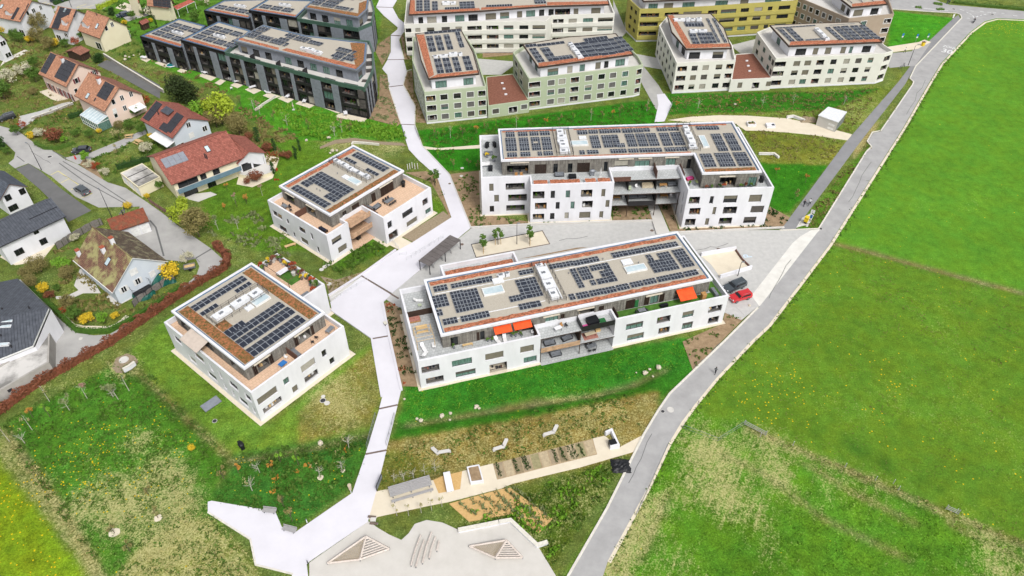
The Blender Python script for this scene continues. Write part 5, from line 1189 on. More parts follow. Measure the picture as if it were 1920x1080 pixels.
# ---- charcoal rows ----
def fill_pv(root,fr,z,poly,holes,pu=1.12,pv=1.0):
 S=Solar(root,fr,z,single=False);L=[fr.l(p)for p in poly];u0,u1=min(p[0]for p in L),max(p[0]for p in L);v0,v1=min(p[1]for p in L),max(p[1]for p in L)
 u=u0;i=0
 while u<u1:
  v=v0;j=0
  while v<v1:
   pts=[fr.w(a,b)for a,b in((u,v),(u+pu,v),(u+pu,v+pv),(u,v+pv))];X_=np.array([p[0]for p in pts]);Y_=np.array([p[1]for p in pts])
   if in_poly(X_,Y_,poly).all()and not any(in_poly(X_,Y_,h).any()for h in holes):S.rect(u,v,u+pu,v+pv,1,1,tent='u' if j%2 else 'v')
   v+=pv;j+=1
   if j%5==0:v+=.45
  u+=pu;i+=1
  if i%4==0:u+=.35
 S.done()
def charcoal(label,segs,pod,roof,zr,sets):
 c=centroid([g('2',*p,9.0)for p in pod]);root=thing('apartment_block',label,'apartment building',(*c,0),'charcoal apartment rows');RL=LL(root)
 def front(P,idx,zt,storeys,bays,panels,fcol='black_panel'):
  mb=MB();n=len(P);sh=zt/storeys if zt<7.5 else 2.85
  for i in range(n):
   A,B=P[i],P[(i+1)%n];L=math.hypot(B[0]-A[0],B[1]-A[1]);hs=[]
   if i in idx:
    pan=panels[idx.index(i)];cuts=[0]+[x for p_ in pan for x in p_]+[1]
    for j in range(0,len(cuts),2):
     a,b=cuts[j]*L+.12,cuts[j+1]*L-.12
     if b-a<.8:continue
     for s_ in range(storeys):
      z=.12+s_*sh;kd='open' if(s_+j+int(a))%3 else rnd.choice(['glass','blind','dark'])
      m_=a+(b-a)*.58
      if b-a>3.4:hs+=[(a,m_-.1,z+(.0 if s_==0 else.1),z+2.3,kd),(m_+.1,b,z+(.0 if s_==0 else.1),z+2.3,rnd.choice(['glass','open','dark','blind']))]
      else:hs.append((a,b,z,z+2.3,kd))
   facade(root,mb,A,B,0,zt,hs,.35)
  mb.build('wall',[fcol],root,RL)
  for i,pan in zip(idx,panels):
   A,B=P[i],P[(i+1)%n];L=math.hypot(B[0]-A[0],B[1]-A[1]);fr=Fr(A,B)
   for(a,b)in pan:
    nz=3 if zt>7.5 else 2
    for s_ in range(nz):
     mb=MB();mb.box(fr,a*L,b*L,-.12,-.004,.05+s_*(zt-1.0)/nz,(s_+1)*(zt-1.0)/nz);mb.build('facade_panel',['grey_panel'],root,RL)
     if b*L-a*L>1.6:
      mb=MB();k=int((b-a)*L/.6)
      for t in range(1,k):mb.box(fr,a*L+t*(b-a)*L/k-.015,a*L+t*(b-a)*L/k+.015,-.135,-.12,.05+s_*(zt-1)/nz,(s_+1)*(zt-1)/nz)
      if mb.f:mb.build('panel_rib',['metal_grey'],root,RL)['kind']='stuff'
 for(P2,zt,st,pan)in segs:
  P=[g('2',*p,zt)for p in P2];front(P,[0,3],zt-.004,st,None,[pan,[(.3,.5)]])
  mb=MB();mb.ring(P,.3,zt-.5,zt,0);mb.build('roof_edge',['black_panel'],root,RL)
  mb=MB();mb.ring(inset(P,.302),.5,zt-.2,zt-.02);mb.build('roof_gutter',['blue_gutter'],root,RL)
  mb=MB();mb.poly([(*p,zt-.15)for p in inset(P,.3)]);mb.build('roof_deck',['roof_gravel'],root,RL)
  fr=Fr(P[0],P[1]);L=math.hypot(P[1][0]-P[0][0],P[1][1]-P[0][1]);D_=math.hypot(P[3][0]-P[0][0],P[3][1]-P[0][1])
  sedum_strip(root,[fr.w(.5,.5),fr.w(L-.6,.5),fr.w(L-.7,2.2),fr.w(1.2,2.2)],zt-.15,'sedum_orange',3)
  sl=fr.l(P[3])[0]/max(.1,fr.l(P[3])[1]);fs=Fr(fr.w(0,0),ang=fr.a)
  S=Solar(root,fs,zt-.14,single=False)
  for j,v in enumerate((2.8,6.0,9.2)):
   for u in np.arange(1.6,L-3.5,3.9):
    if j==1 and abs(u-L*.5)<2.5:continue
    if v+2.6<D_-1.5:S.rect(u+sl*v*.9,v,u+sl*v*.9+3.4,v+2.6,3,3)
  S.done();hvac(root,fs,L*.35+sl*6,L*.35+sl*6+5,5.8,7.4,zt-.14,'u',fence=False,seed=int(L))
 P=[g('2',*p,9.0)for p in pod];front(P,sets[0],9.0,3,None,sets[1]);fz=8.0
 mb=MB();inn=mb.ring(inset(P,-.06),.36,7.9,9.02);mb.build('parapet',['green_panel'],root,RL)
 mb=MB();mb.poly([(*p,fz)for p in inset(P,.3)]);mb.build('terrace_floor',['concrete_slab'],root,RL)
 Q=[g('2',*p,zr)for p in roof];ph=inset(Q,.6);mb=MB();m=len(Q)
 for i in range(m):
  A,B=ph[i],ph[(i+1)%m];L=math.hypot(B[0]-A[0],B[1]-A[1]);hs=[]
  if i<3:
   for j in range(int(L/4.2)):hs.append((j*4.2+.8,j*4.2+3.0,fz+.05,fz+2.1,rnd.choice(['glass','dark','glass','half'])))
  facade(root,mb,A,B,fz,zr-.4,hs,.15)
 mb.build('penthouse_wall',['grey_panel'],root,RL)
 mb=MB();mb.ring(Q,.25,zr-.4,zr);mb.poly([(*p,zr-.4)for p in reversed(Q)]);mb.build('roof_edge',['metal_grey'],root,RL)
 mb=MB();mb.ring(inset(Q,.252),.35,zr-.2,zr-.05);mb.build('roof_gutter',['blue_gutter'],root,RL)
 mb=MB();mb.poly([(*p,zr-.15)for p in inset(Q,.25)]);mb.build('roof_deck',['roof_gravel'],root,RL)
 A,B=P[sets[0][0]],P[(sets[0][0]+1)%len(P)];fr=Fr(A,B);L=math.hypot(B[0]-A[0],B[1]-A[1])
 for j in range(1,int(L/9)):divider(root,fr,j*9,j*9+.15,.2,1.9,fz,1.7,'black_panel')
 return root
D1=charcoal('charcoal apartment row with grey facade panels, nearer of the two dark rows',
  [([(78,243),(357,325),(530,172),(342,122)],6.9,2,[(.27,.34),(.64,.76)]),([(352,268),(652,352),(838,205),(612,140)],9.0,3,[(.0,.05),(.27,.34),(.64,.79)])],
  [(650,350),(1425,556),(1597,592),(1656,465),(1655,340),(1630,275),(1190,240),(845,208)],
  [(712,273),(1020,348),(1545,476),(1606,415),(1616,287),(1200,237),(912,166)],11.6,
  ([0,1,2,3],[[(.0,.035),(.135,.165),(.28,.345),(.45,.48),(.58,.61),(.755,.84),(.93,.985)],[],[(.1,.2),(.35,.45),(.6,.7)],[(.2,.35),(.6,.75)]]))
sedum_strip(D1,[g('2',*p,11.45)for p in((725,262),(1015,338),(1020,322),(760,255))],11.46,'sedum_orange',5);sedum_strip(D1,[g('2',*p,11.45)for p in((1035,338),(1540,468),(1560,445),(1070,325))],11.46,'sedum_orange',6)
sedum_strip(D1,[g('2',*p,11.45)for p in((1540,468),(1598,412),(1600,290),(1500,290))],11.46,'sedum',7)
fr=Fr(g('2',1035,338,11.45),g('2',1540,468,11.45));fill_pv(D1,fr,11.46,[g('2',*p,11.46)for p in((745,250),(1025,318),(1400,412),(1545,432),(1560,350),(1200,250),(915,172))],[[g('2',*p,11.46)for p in((1080,345),(1290,400),(1320,330),(1110,280))],[g('2',*p,11.46)for p in((920,240),(1040,255),(1060,215),(960,205))],[g('2',*p,11.46)for p in((1280,400),(1340,415),(1420,300),(1340,290))]]);a=fr.l(g('2',1120,330,12));hvac(D1,fr,a[0]+.5,a[0]+8.5,a[1]+.5,a[1]+2.4,11.46,'u',fence=False,seed=77)
D2=charcoal('charcoal apartment row with grey facade panels, farther of the two dark rows',
  [([(510,70),(815,127),(960,-10),(645,0)],6.9,2,[(.27,.34),(.62,.76)]),([(812,68),(1135,120),(1260,0),(945,-10)],9.0,3,[(.0,.05),(.27,.34),(.64,.79)])],
  [(1140,122),(1550,190),(1646,150),(1662,60),(1640,-20),(1262,0)],[(1185,51),(1555,118),(1618,60),(1628,-12),(1260,-15)],11.6,
  ([0,1,2],[[(.0,.04),(.25,.32),(.55,.75)],[(.05,.95)],[(.1,.3),(.5,.7)]]))
sedum_strip(D2,[g('2',*p,11.45)for p in((1195,48),(1550,112),(1570,92),(1220,35))],11.46,'sedum',8);sedum_strip(D2,[g('2',*p,11.45)for p in((1552,112),(1612,58),(1620,0),(1560,20))],11.46,'sedum',9)
fr=Fr(g('2',1195,48,11.45),g('2',1550,112,11.45));fill_pv(D2,fr,11.46,[g('2',*p,11.46)for p in((1215,38),(1500,88),(1560,40),(1600,-8),(1260,-12))],[[g('2',*p,11.46)for p in((1440,45),(1560,60),(1590,10),(1450,5))]])
for i,P in enumerate(([(85,400),(130,365),(180,385),(125,420)],[(180,425),(235,405),(290,435),(250,455)],[(330,480),(370,455),(410,470),(370,495)],[(470,510),(520,490),(600,520),(560,545)],[(585,560),(625,535),(660,545),(620,575)],[(690,575),(760,540),(800,560),(740,595)],[(790,605),(830,585),(900,610),(850,635)],[(910,645),(950,625),(1030,650),(970,670)],[(1010,665),(1050,645),(1120,670),(1080,695)],[(1130,700),(1160,680),(1265,705),(1225,730)],[(1395,790),(1440,755),(1640,770),(1590,825)],[(1310,725),(1330,715),(1450,755),(1430,770)])):
 sheet('patio',ccw(PX('2',*P)),.03,'gravel_pale')
# ================= VILLAGE HOUSES =================
def stick_window(root,A,B,u0,u1,z0,z1,shut=None,m='glass_dark',blind=False,frame='frame_white'):
 fr=Fr(A,B);RL=LL(root)
 mb=MB();t=.09
 mb.box(fr,u0-t,u1+t,-.06,-.004,z0-t,z0);mb.box(fr,u0-t,u1+t,-.06,-.004,z1,z1+t);mb.box(fr,u0-t,u0,-.06,-.004,z0,z1);mb.box(fr,u1,u1+t,-.06,-.004,z0,z1)
 um=(u0+u1)/2
 if u1-u0>.8 and not blind:mb.box(fr,um-.05,um+.05,-.055,-.004,z0,z1)
 w=mb.build('window',[frame],root,RL)
 mb=MB();mb.box(fr,u0,u1,-.03,-.006,z0,z1);mb.build('roller_blind' if blind else 'pane',['frame_white' if blind else m],w,RL)
 if shut:
  sw=(u1-u0)*.48
  for a in(u0-t-sw,u1+t):
   mb=MB();mb.box(fr,a,a+sw,-.09,-.03,z0-.05,z1+.05);mb.build('shutter',[shut],w,RL)
class House:
 def __init__(s,name,label,k,eA,eB,rA,rB,ze,zr,wall,roof,ov=.5,cat='house',group=None,v2=None,roof_back=None,trim='brown_panel'):
  A,B=g(k,*eA,ze),g(k,*eB,ze);s.fr=Fr(A,B);s.L=math.hypot(B[0]-A[0],B[1]-A[1])
  ra,rb=s.fr.l(g(k,*rA,zr)),s.fr.l(g(k,*rB,zr));s.w=(ra[1]+rb[1])/2;s.ze,s.zr,s.ov=ze,zr,ov;s.D=v2 or 2*s.w
  s.root=thing(name,label,cat,(*s.fr.w(s.L/2,s.w),0),group);RL=LL(s.root);L,w,D,fr=s.L,s.w,s.D,s.fr
  if L<2 or w<1:print('HOUSE?',label,L,w)
  s.ze2=ze if v2 is None else zr-(zr-ze)*(D-w)/w
  mb=MB();o=ov;k1=(zr-ze)/w;zl=ze+o*k1-.12;k2=(zr-s.ze2)/(D-w);zl2=s.ze2+o*k2-.12
  def q4(a,b,ztop_a,ztop_b):mb.poly([(*a,0),(*b,0),(*b,ztop_b),(*a,ztop_a)])
  c=[fr.w(o,o),fr.w(L-o,o),fr.w(L-o,D-o),fr.w(o,D-o)]
  q4(c[0],c[1],zl,zl);mb.poly([(*c[1],0),(*c[2],0),(*c[2],zl2),(*fr.w(L-o,w),zr-.12),(*c[1],zl)]);q4(c[2],c[3],zl2,zl2)
  mb.poly([(*c[3],0),(*c[0],0),(*c[0],zl),(*fr.w(o,w),zr-.12),(*c[3],zl2)])
  mb.build('wall',[wall],s.root,RL)
  for(v0,v1,z0,z1,m)in((0,w,ze,zr,roof),(D,w,s.ze2,zr,roof_back or roof)):
   mb=MB();th=.16
   P=[(*fr.w(0,v0),z0),(*fr.w(L,v0),z0),(*fr.w(L,v1),z1),(*fr.w(0,v1),z1)]
   if v0>v1:P=[P[1],P[0],P[3],P[2]]
   Q=[(x,y,z-th)for x,y,z in P]
   mb.poly(P,0);mb.poly(Q[::-1],1)
   for i in(0,1,3):mb.poly([Q[i],Q[(i+1)%4],P[(i+1)%4],P[i]],1)
   mb.build('roof',[m,trim],s.root,RL)
  mb=MB();mb.bar((*fr.w(0,w),zr+.02),(*fr.w(L,w),zr+.02),.13,n=6);mb.build('ridge_tiles',[roof],s.root,RL)
  mb=MB();mb.box(fr,0,L,-.12,-.005,ze-.16,ze-.02);mb.build('rain_gutter',[trim],s.root,RL)
 def S(s,u,v,h=0):
  """point on the roof surface"""
  z=s.ze+(s.zr-s.ze)*v/s.w if v<=s.w else s.zr-(s.zr-s.ze2)*(v-s.w)/(s.D-s.w)
  x,y=s.fr.w(u,v);return Vector((x,y,z+h))
 def slab(s,name,u0,u1,v0,v1,m,h=.12,t=.02):
  P=[s.S(u0,v0,h),s.S(u1,v0,h),s.S(u1,v1,h),s.S(u0,v1,h)];Q=[p-Vector((0,0,h-t))for p in P];mb=MB();mb.poly(P)
  for i in range(4):mb.poly([Q[i],Q[(i+1)%4],P[(i+1)%4],P[i]])
  return mb.build(name,[m],s.root,LL(s.root))
 def pv(s,u0,u1,v0,v1,nu,nv,m='pv_black',skip=()):
  u0,u1,v0,v1=[float(x)for x in(u0,u1,v0,v1)];du,dv=(u1-u0)/nu,(v1-v0)/nv
  for i in range(nu):
   for j in range(nv):
    if(i,j)in skip:continue
    s.slab('solar_panel',u0+i*du+.025,u0+(i+1)*du-.025,v0+j*dv+.025,v0+(j+1)*dv-.025,m,.14)
 def uvp(s,k,x,y):
  """photo point -> (u, v) on near slope"""
  lo,hi=0.0,s.w
  for _ in range(30):
   m=(lo+hi)/2;z=s.ze+(s.zr-s.ze)*m/s.w;v=s.fr.l(g(k,x,y,z))[1]
   if v>m:lo=m
   else:hi=m
  z=s.ze+(s.zr-s.ze)*lo/s.w;return s.fr.l(g(k,x,y,z))[0],lo
 def pvpx(s,k,x0,y0,x1,y1,nu,nv,**kw):
  a,b=s.uvp(k,x0,y0),s.uvp(k,x1,y1);s.pv(min(a[0],b[0]),max(a[0],b[0]),min(a[1],b[1]),max(a[1],b[1]),nu,nv,**kw)
 def velux(s,k,x,y,w=.8,l=1.1):
  u,v=s.uvp(k,x,y);f=s.slab('skylight',u-w/2-.1,u+w/2+.1,v-l/2-.1,v+l/2+.1,'metal_dark',.12)
  o=s.slab('pane',u-w/2,u+w/2,v-l/2,v+l/2,'skylight',.14,.121);o.parent=f
 def chimney(s,k,x,y,w=.6,h=1.3,m='plaster',cap='brick'):
  u,v=s.uvp(k,x,y);p=s.S(u,v);mb=MB();f=s.fr;mb.box(f,u-w/2,u+w/2,v-w/2,v+w/2,p.z-.5,p.z+h);c=mb.build('chimney',[m],s.root,LL(s.root))
  mb=MB();mb.box(f,u-w/2-.06,u+w/2+.06,v-w/2-.06,v+w/2+.06,p.z+h,p.z+h+.22);mb.build('chimney_cap',[cap],c,LL(s.root))
 def pipe(s,k,x,y,h=1.0):
  u,v=s.uvp(k,x,y);p=s.S(u,v);mb=MB();mb.bar(p,p+Vector((0,0,h)),.12,n=8);mb.build('flue',['metal_dark'],s.root,LL(s.root))
 def gableAB(s):o=s.ov;return s.fr.w(s.L-o,o),s.fr.w(s.L-o,s.D-o)
 def frontAB(s):o=s.ov;return s.fr.w(o,o),s.fr.w(s.L-o,o)
 def win(s,side,k,lst,**kw):
  A,B=s.gableAB()if side=='g' else s.frontAB()
  for(x0,y0,x1,y1)in lst:
   uc,zc=FP(A,B,q(k,(x0+x1)/2,(y0+y1)/2));w_=min(2.6,max(.8,abs(FP(A,B,q(k,x0,(y0+y1)/2))[0]-FP(A,B,q(k,x1,(y0+y1)/2))[0])*.75));hh=.62
   L_=math.hypot(B[0]-A[0],B[1]-A[1]);uc=min(max(uc,w_/2+.3),L_-w_/2-.3)
   stick_window(s.root,A,B,uc-w_/2,uc+w_/2,max(.2,zc-hh),max(.2,zc-hh)+2*hh,**kw)
 def dormer(s,u0,u1,v0,roof,wall='plaster',h=1.5):
  """small gabled cross roof with its wall, rising from the near slope"""
  z0=s.S(0,v0).z;um=(u0+u1)/2;k=(s.zr-s.ze)/s.w;mb=MB();fr=s.fr;za,zb=z0+h*.55,z0+h*1.15
  va,vb=v0+(za-z0)/k,min(v0+(zb-z0)/k,s.w)
  P=lambda u,v,z:(*fr.w(u,v),z)
  mb.poly([P(u0,v0,z0-.6),P(u1,v0,z0-.6),P(u1,v0,za),P(um,v0,zb),P(u0,v0,za)]);mb.poly([P(u1,v0,z0-.6),P(u1,va,za),P(u1,v0,za)]);mb.poly([P(u0,va,za),P(u0,v0,z0-.6),P(u0,v0,za)])
  mb.build('dormer_wall',[wall],s.root,LL(s.root))
  mb=MB();e=.25
  mb.poly([P(u0-e,v0-e,za-.12),P(um,v0-e,zb+.05),P(um,vb,zb+.05),P(u0-e,va,za-.12)][::-1]);mb.poly([P(um,v0-e,zb+.05),P(u1+e,v0-e,za-.12),P(u1+e,va,za-.12),P(um,vb,zb+.05)][::-1])
  mb.build('dormer_roof',[roof],s.root,LL(s.root))
G_='village houses'
h=House('house','white gabled house with orange tiled roof, dark solar panels and a dormer, top left corner','h1',(-120,245),(305,325),(40,-70),(465,12),5.4,9.4,'plaster','tile_salmon')
h.pvpx('h1',160,290,300,120,3,3);h.pvpx('h1',290,300,440,60,2,4,skip=((0,2),));h.dormer(h.L*.42,h.L*.62,1.2,'tile_salmon');h.velux('h1',25,100)
h.win('g','h1',[(395,222,435,175),(590,135,625,95),(470,180,535,140)],frame='frame_white');h.win('g','h1',[(455,360,495,290),(530,300,590,250),(640,275,685,210)],frame='frame_white')
stick_window(h.root,*h.frontAB(),h.L*.7,h.L*.85,.3,2.3)
h=House('house','semi-detached salmon roofed house covered in dark solar panels, left half beside the pergola','h1',(735,412),(1010,470),(888,97),(1178,160),4.6,9.0,'plaster','tile_salmon')
h.pvpx('h1',760,425,1090,130,5,5,skip=((4,1),(4,0),(3,0),(3,1)));h.pvpx('h1',1095,260,1160,160,1,3);h.dormer(h.L*.62,h.L*.86,1.3,'tile_salmon',h=1.9);h.velux('h1',975,155)
stick_window(h.root,*h.frontAB(),.6,2.2,.4,2.3);stick_window(h.root,*h.frontAB(),h.L-3,h.L-1.8,2.4,3.4)
h=House('house','salmon roofed house with white gable and lean-to carport, above the brown garden shed','h1',(1165,455),(1494,576),(1318,190),(1650,243),4.6,9.0,'plaster_yellowish','tile_salmon')
h.dormer(h.L*.12,h.L*.4,1.2,'tile_salmon',h=1.9);h.velux('h1',1455,395);h.pipe('h1',1455,235);h.win('g','h1',[(1655,400,1705,335),(1575,440,1610,410)])
stick_window(h.root,*h.frontAB(),h.L-4.6,h.L-2.2,.3,2.4)
def carport(label,k,pts,z0,z1,m,posts=True):
 P=[(*g(k,*p,z),z)for p,z in zip(pts,(z0,z0,z1,z1))];root=thing('carport',label,'carport',(*centroid(P),0));RL=LL(root);mb=MB()
 mb.poly(P);Q=[(x,y,z-.14)for x,y,z in P];mb.poly(Q[::-1],1)
 for i in range(4):mb.poly([Q[i],Q[(i+1)%4],P[(i+1)%4],P[i]],1)
 mb.build('roof',[m,'metal_white'],root,RL)
 for i in(0,1):mb=MB();mb.bar((P[i][0],P[i][1],0),(P[i][0],P[i][1],P[i][2]-.14),.08);mb.build('post',['metal_white'],root,RL)
 mid=[(P[0][j]+P[1][j])/2 for j in range(3)];mb=MB();mb.bar((mid[0],mid[1],0),(mid[0],mid[1],mid[2]-.14),.08);mb.build('post',['metal_white'],root,RL)
 return root
carport('salmon lean-to carport roof on white posts against the gable of the salmon roofed house','h1',((1680,582),(1925,450),(1842,372),(1553,515)),2.5,3.3,'carport_red')
h=House('house','beige house with dark solar panels on an orange roof at the top edge','h2',(765,85),(1090,122),(850,-120),(1190,-85),4.6,8.6,'plaster_yellowish','tile_salmon');h.pvpx('h2',860,95,1120,-10,4,3)
h=House('house','beige house with a small orange roof over its white terrace at the top edge','h2',(480,8),(650,42),(520,-120),(700,-80),4.6,7.6,'plaster_yellowish','tile_salmon')
carport('red lean-to carport roof at the top edge beside the blossoming bush','h2',((1218,146),(1478,20),(1400,-8),(1155,98)),2.5,3.2,'carport_red')
h=House('house','plain white two storey house cut off by the left edge with a long terrace','h1',(-330,610),(-40,690),(-200,440),(68,512),5.2,8.6,'plaster','tile_slate')
h.win('g','h1',[(60,650,170,585),(135,835,250,750)])
h=House('house','pale pink gabled house with dark red shutters and two blocks of solar panels','h3',(85,348),(460,527),(272,68),(650,236),4.8,9.0,'plaster_pink','tile_salmon',roof_back='tile_brown')
h.pvpx('h3',110,320,330,100,2,4,skip=());h.pvpx('h3',300,395,600,215,2,4);h.chimney('h3',425,190,.7,1.2)
h.win('g','h3',[(580,470,620,410)],shut='shutter_red');h.win('g','h3',[(830,355,850,315)],shut='shutter_red');h.win('g','h3',[(585,600,605,560)])
A,B=h.frontAB()
for t in(.08,.24,.45,.6,.76,.9):stick_window(h.root,A,B,h.L*t,h.L*t+.8,.4,2.4,shut='shutter_red')
h=House('house','pink house with salmon tiled roof, glass conservatory and white awning','h3',(572,640),(977,858),(783,340),(1170,538),4.8,9.0,'plaster_pink','tile_salmon',roof_back='tile_brown')
h.pvpx('h3',870,650,1130,510,3,4);h.pvpx('h3',830,720,870,680,1,1);h.velux('h3',750,650,.9,1.1);h.chimney('h3',915,470,.8,1.3);h.chimney('h3',420,190)if False else None
h.win('g','h3',[(1200,690,1225,655),(1075,750,1120,705),(1310,650,1360,595),(1235,835,1270,785),(1110,930,1150,880)]);h.win('g','h3',[(1095,875,1140,830)],blind=True)
root=h.root;RL=LL(root);fr=h.fr;mb=MB();o=h.ov
u0,u1=h.L*.42,h.L-.2;z1,z2,dv=2.4,3.3,3.4
nb=7
for i in range(nb+1):
 u=u0+(u1-u0)*i/nb;mb.bar((*fr.w(u,o-dv),0),(*fr.w(u,o-dv),z1),.06);mb.bar((*fr.w(u,o-dv),z1),(*fr.w(u,o-.02),z2),.06)
for(a,b,z)in((u0,u1,z1),(u0,u1,1.0),(u0,u1,.1)):mb.bar((*fr.w(a,o-dv),z),(*fr.w(b,o-dv),z),.06)
for u in(u0,u1):mb.bar((*fr.w(u,o-dv),z1),(*fr.w(u,o),z1),.06)
cons=mb.build('conservatory_frame',['frame_white'],root,RL)
for i in range(nb):
 a,b=u0+(u1-u0)*i/nb+.06,u0+(u1-u0)*(i+1)/nb-.06
 mb=MB();mb.poly([(*fr.w(a,o-dv),z1+.02),(*fr.w(b,o-dv),z1+.02),(*fr.w(b,o-.05),z2),(*fr.w(a,o-.05),z2)]);mb.build('pane',['skylight'],cons,RL)
 mb=MB();mb.poly([(*fr.w(a,o-dv),.1),(*fr.w(b,o-dv),.1),(*fr.w(b,o-dv),z1),(*fr.w(a,o-dv),z1)]);mb.build('pane',['glass_green'],cons,RL)
mb=MB();mb.poly([(*fr.w(u1,o-dv),.1),(*fr.w(u1,o-.05),.1),(*fr.w(u1,o-.05),z2-.2),(*fr.w(u1,o-dv),z1)]);mb.build('pane',['glass_green'],cons,RL)
fg=Fr(*h.gableAB());Lg=h.D-2*h.ov
awning(root,fg,Lg*.55,Lg*.9,0,2.9,2.6,.35,'awning_white')
h=House('house','white and pale blue gabled house with red roof, open roof flap and white awning','h5',(220,226),(530,407),(380,46),(690,222),4.6,7.6,'plaster_blueish','tile_red')
h.pvpx('h5',245,215,440,80,2,2);h.pvpx('h5',445,320,670,185,3,2);h.slab('solar_panel',*[x for x in(h.L*.56,h.L*.8)],.3,2.0,'pv_black',.13);h.pipe('h5',400,180,1.5)
u,v=h.uvp('h5',480,175);P=[h.S(u-1.8,v-.6,.9),h.S(u+1.6,v-.6,.9),h.S(u+1.6,v+1.3,.4),h.S(u-1.8,v+1.3,.4)];mb=MB();mb.poly(P);Q=[p-Vector((0,0,.1))for p in P];mb.poly(Q[::-1])
for i in range(4):mb.poly([Q[i],Q[(i+1)%4],P[(i+1)%4],P[i]])
mb.build('roof_flap',['roof_seam'],h.root,LL(h.root))
h.win('g','h5',[(660,300,710,258),(815,335,870,292)]);h.win('g','h5',[(685,410,745,345)],blind=True);A,B=h.gableAB();a0,z0=FP(A,B,q('h5',555,480));stick_window(h.root,A,B,max(.2,a0),max(.2,a0)+1.8,.1,2.1,m='glass_dark')
awning(h.root,Fr(*h.frontAB()),h.L*.35,h.L-1.1,0,3.1,2.2,.5,'awning_white')
h=House('house','long low house with a wide red tiled roof, blue-grey balcony and solar collectors','h5',(520,857),(1222,592),(350,605),(1018,330),4.6,8.2,'plaster_yellowish','tile_red')
h8=h;h.pvpx('h5',440,690,655,560,4,1,m='skylight')if False else None
a=h.uvp('h5',470,700);b=h.uvp('h5',610,545);h.pv(a[0],b[0]+.6,min(a[1],b[1]),max(a[1],b[1]),4,1,m='grey_panel');h.velux('h5',870,512,.8,1.4);h.pipe('h5',850,600,1.3);h.pipe('h5',868,608,1.3)
A,B=h.frontAB();Lf=math.hypot(B[0]-A[0],B[1]-A[1]);fr=Fr(A,B)
mb=MB();mb.box(fr,.2,Lf-1.2,-1.7,-.01,2.5,2.68);b_=mb.build('balcony',['concrete_slab'],h.root,LL(h.root));mb=MB();mb.box(fr,.15,Lf-1.2,-1.8,-1.72,2.45,3.6)
mb.build('balcony_front',['metal_blue']if 'metal_blue' in M else[mat('metal_blue',C(112,138,152),C(98,124,140),scale=.8)],b_,LL(h.root))
for(a,b,z,kd)in((.4,.2,2.75,0),(1.0,5.4,2.75,0),(6.2,7.4,2.75,0),(9.2,10.6,2.75,0),(1.6,4.6,.1,0),(7.2,9.0,.1,0)):
 if b>a:stick_window(h.root,A,B,a,b,z,z+1.5,m='glass_dark',frame='window_frame')
w=House('house_wing','white gabled wing with a red tiled roof and terrace at the end of the long red roofed house','h5',(1155,660),(1440,553),(1040,365),(1270,541),3.4,5.6,'plaster','tile_red')if False else None
wr=thing('house_wing','white gabled wing with curved terrace at the right end of the red roofed house','house',(*g('h5',1300,640),0));RL=LL(wr)
ze,zr=3.6,5.8;e0=g('h5',1158,660,ze);e1=g('h5',1440,552,ze);pk=g('h5',1270,542,zr);bk=g('h5',1045,360,zr)
d=Vector((bk[0]-pk[0],bk[1]-pk[1]));E0,E1=Vector(e0),Vector(e1);P=[(*e0,ze),(*e1,ze),(*pk,zr)]
b0,b1=E0+d*.9,E1+d*.9
mb=MB();mb.poly([(*e0,ze),(*pk,zr),(*bk,zr),(*b0,ze)][::-1]);mb.poly([(*pk,zr),(*e1,ze),(*b1,ze),(*bk,zr)][::-1]);mb.build('roof',['tile_red'],wr,RL)
i0,i1=E0.lerp(E1,.06),E0.lerp(E1,.94);s_=d.normalized()*.5;i0+=s_;i1+=s_;pp_=Vector(pk)+s_
mb=MB();mb.poly([(*i0,0),(*i1,0),(*i1,ze),(pp_.x,pp_.y,zr-.12),(*i0,ze)]);j1=i1+d*.85;mb.poly([(*i1,0),(*j1,0),(*j1,ze),(*i1,ze)]);j0=i0+d*.85;mb.poly([(*j0,0),(*i0,0),(*i0,ze),(*j0,ze)]);mb.poly([(*j1,0),(*j0,0),(*j0,ze),(*j1,ze)]);mb.build('wall',['plaster'],wr,RL)
Lw=(i1-i0).length;stick_window(wr,tuple(i0),tuple(i1),Lw*.1,Lw*.42,.9,2.8,frame='window_frame');stick_window(wr,tuple(i0),tuple(i1),Lw*.52,Lw*.92,.9,2.8,frame='window_frame')
mb=MB();c=g('h5',1330,740);pts=[(c[0]+4.2*math.cos(t)*1.1,c[1]+2.6*math.sin(t))for t in[i*.3927 for i in range(16)]];mb.prism(pts,0,.9,0,1);o=mb.build('raised_terrace',['plaster_yellowish','concrete_slab'],wr,RL)
P=[g('h5',*p,2.6)for p in((203,885),(415,782),(240,650),(28,745))];root=thing('garage','row of flat roofed cream garages with white framed doors beside the long house','garage',(*centroid(P),0));RL=LL(root);mb=MB()
L3=math.hypot(P[0][0]-P[3][0],P[0][1]-P[3][1])
for i in range(4):facade(root,mb,P[i],P[(i+1)%4],0,2.6,[(.2,L3/3-.1,.05,2.2,'garage'),(L3/3+.1,2*L3/3-.1,.05,2.2,'garage'),(2*L3/3+.1,L3-.2,.05,2.2,'garage')]if i==3 else[],.2)
mb.ring(P,.2,2.4,2.7);mb.build('wall',['plaster_yellowish'],root,RL);mb=MB();mb.poly([(*p,2.6)for p in inset(P,.2)]);mb.build('roof_deck',['concrete_worn'],root,RL)
mb=MB()
for t in(.33,.66):mb.prism(strip((P[0][0]*(1-t)+P[3][0]*t,P[0][1]*(1-t)+P[3][1]*t),(P[1][0]*(1-t)+P[2][0]*t,P[1][1]*(1-t)+P[2][1]*t),.2),2.6,2.66)
mb.build('roof_joint',['metal_dark'],root,RL)
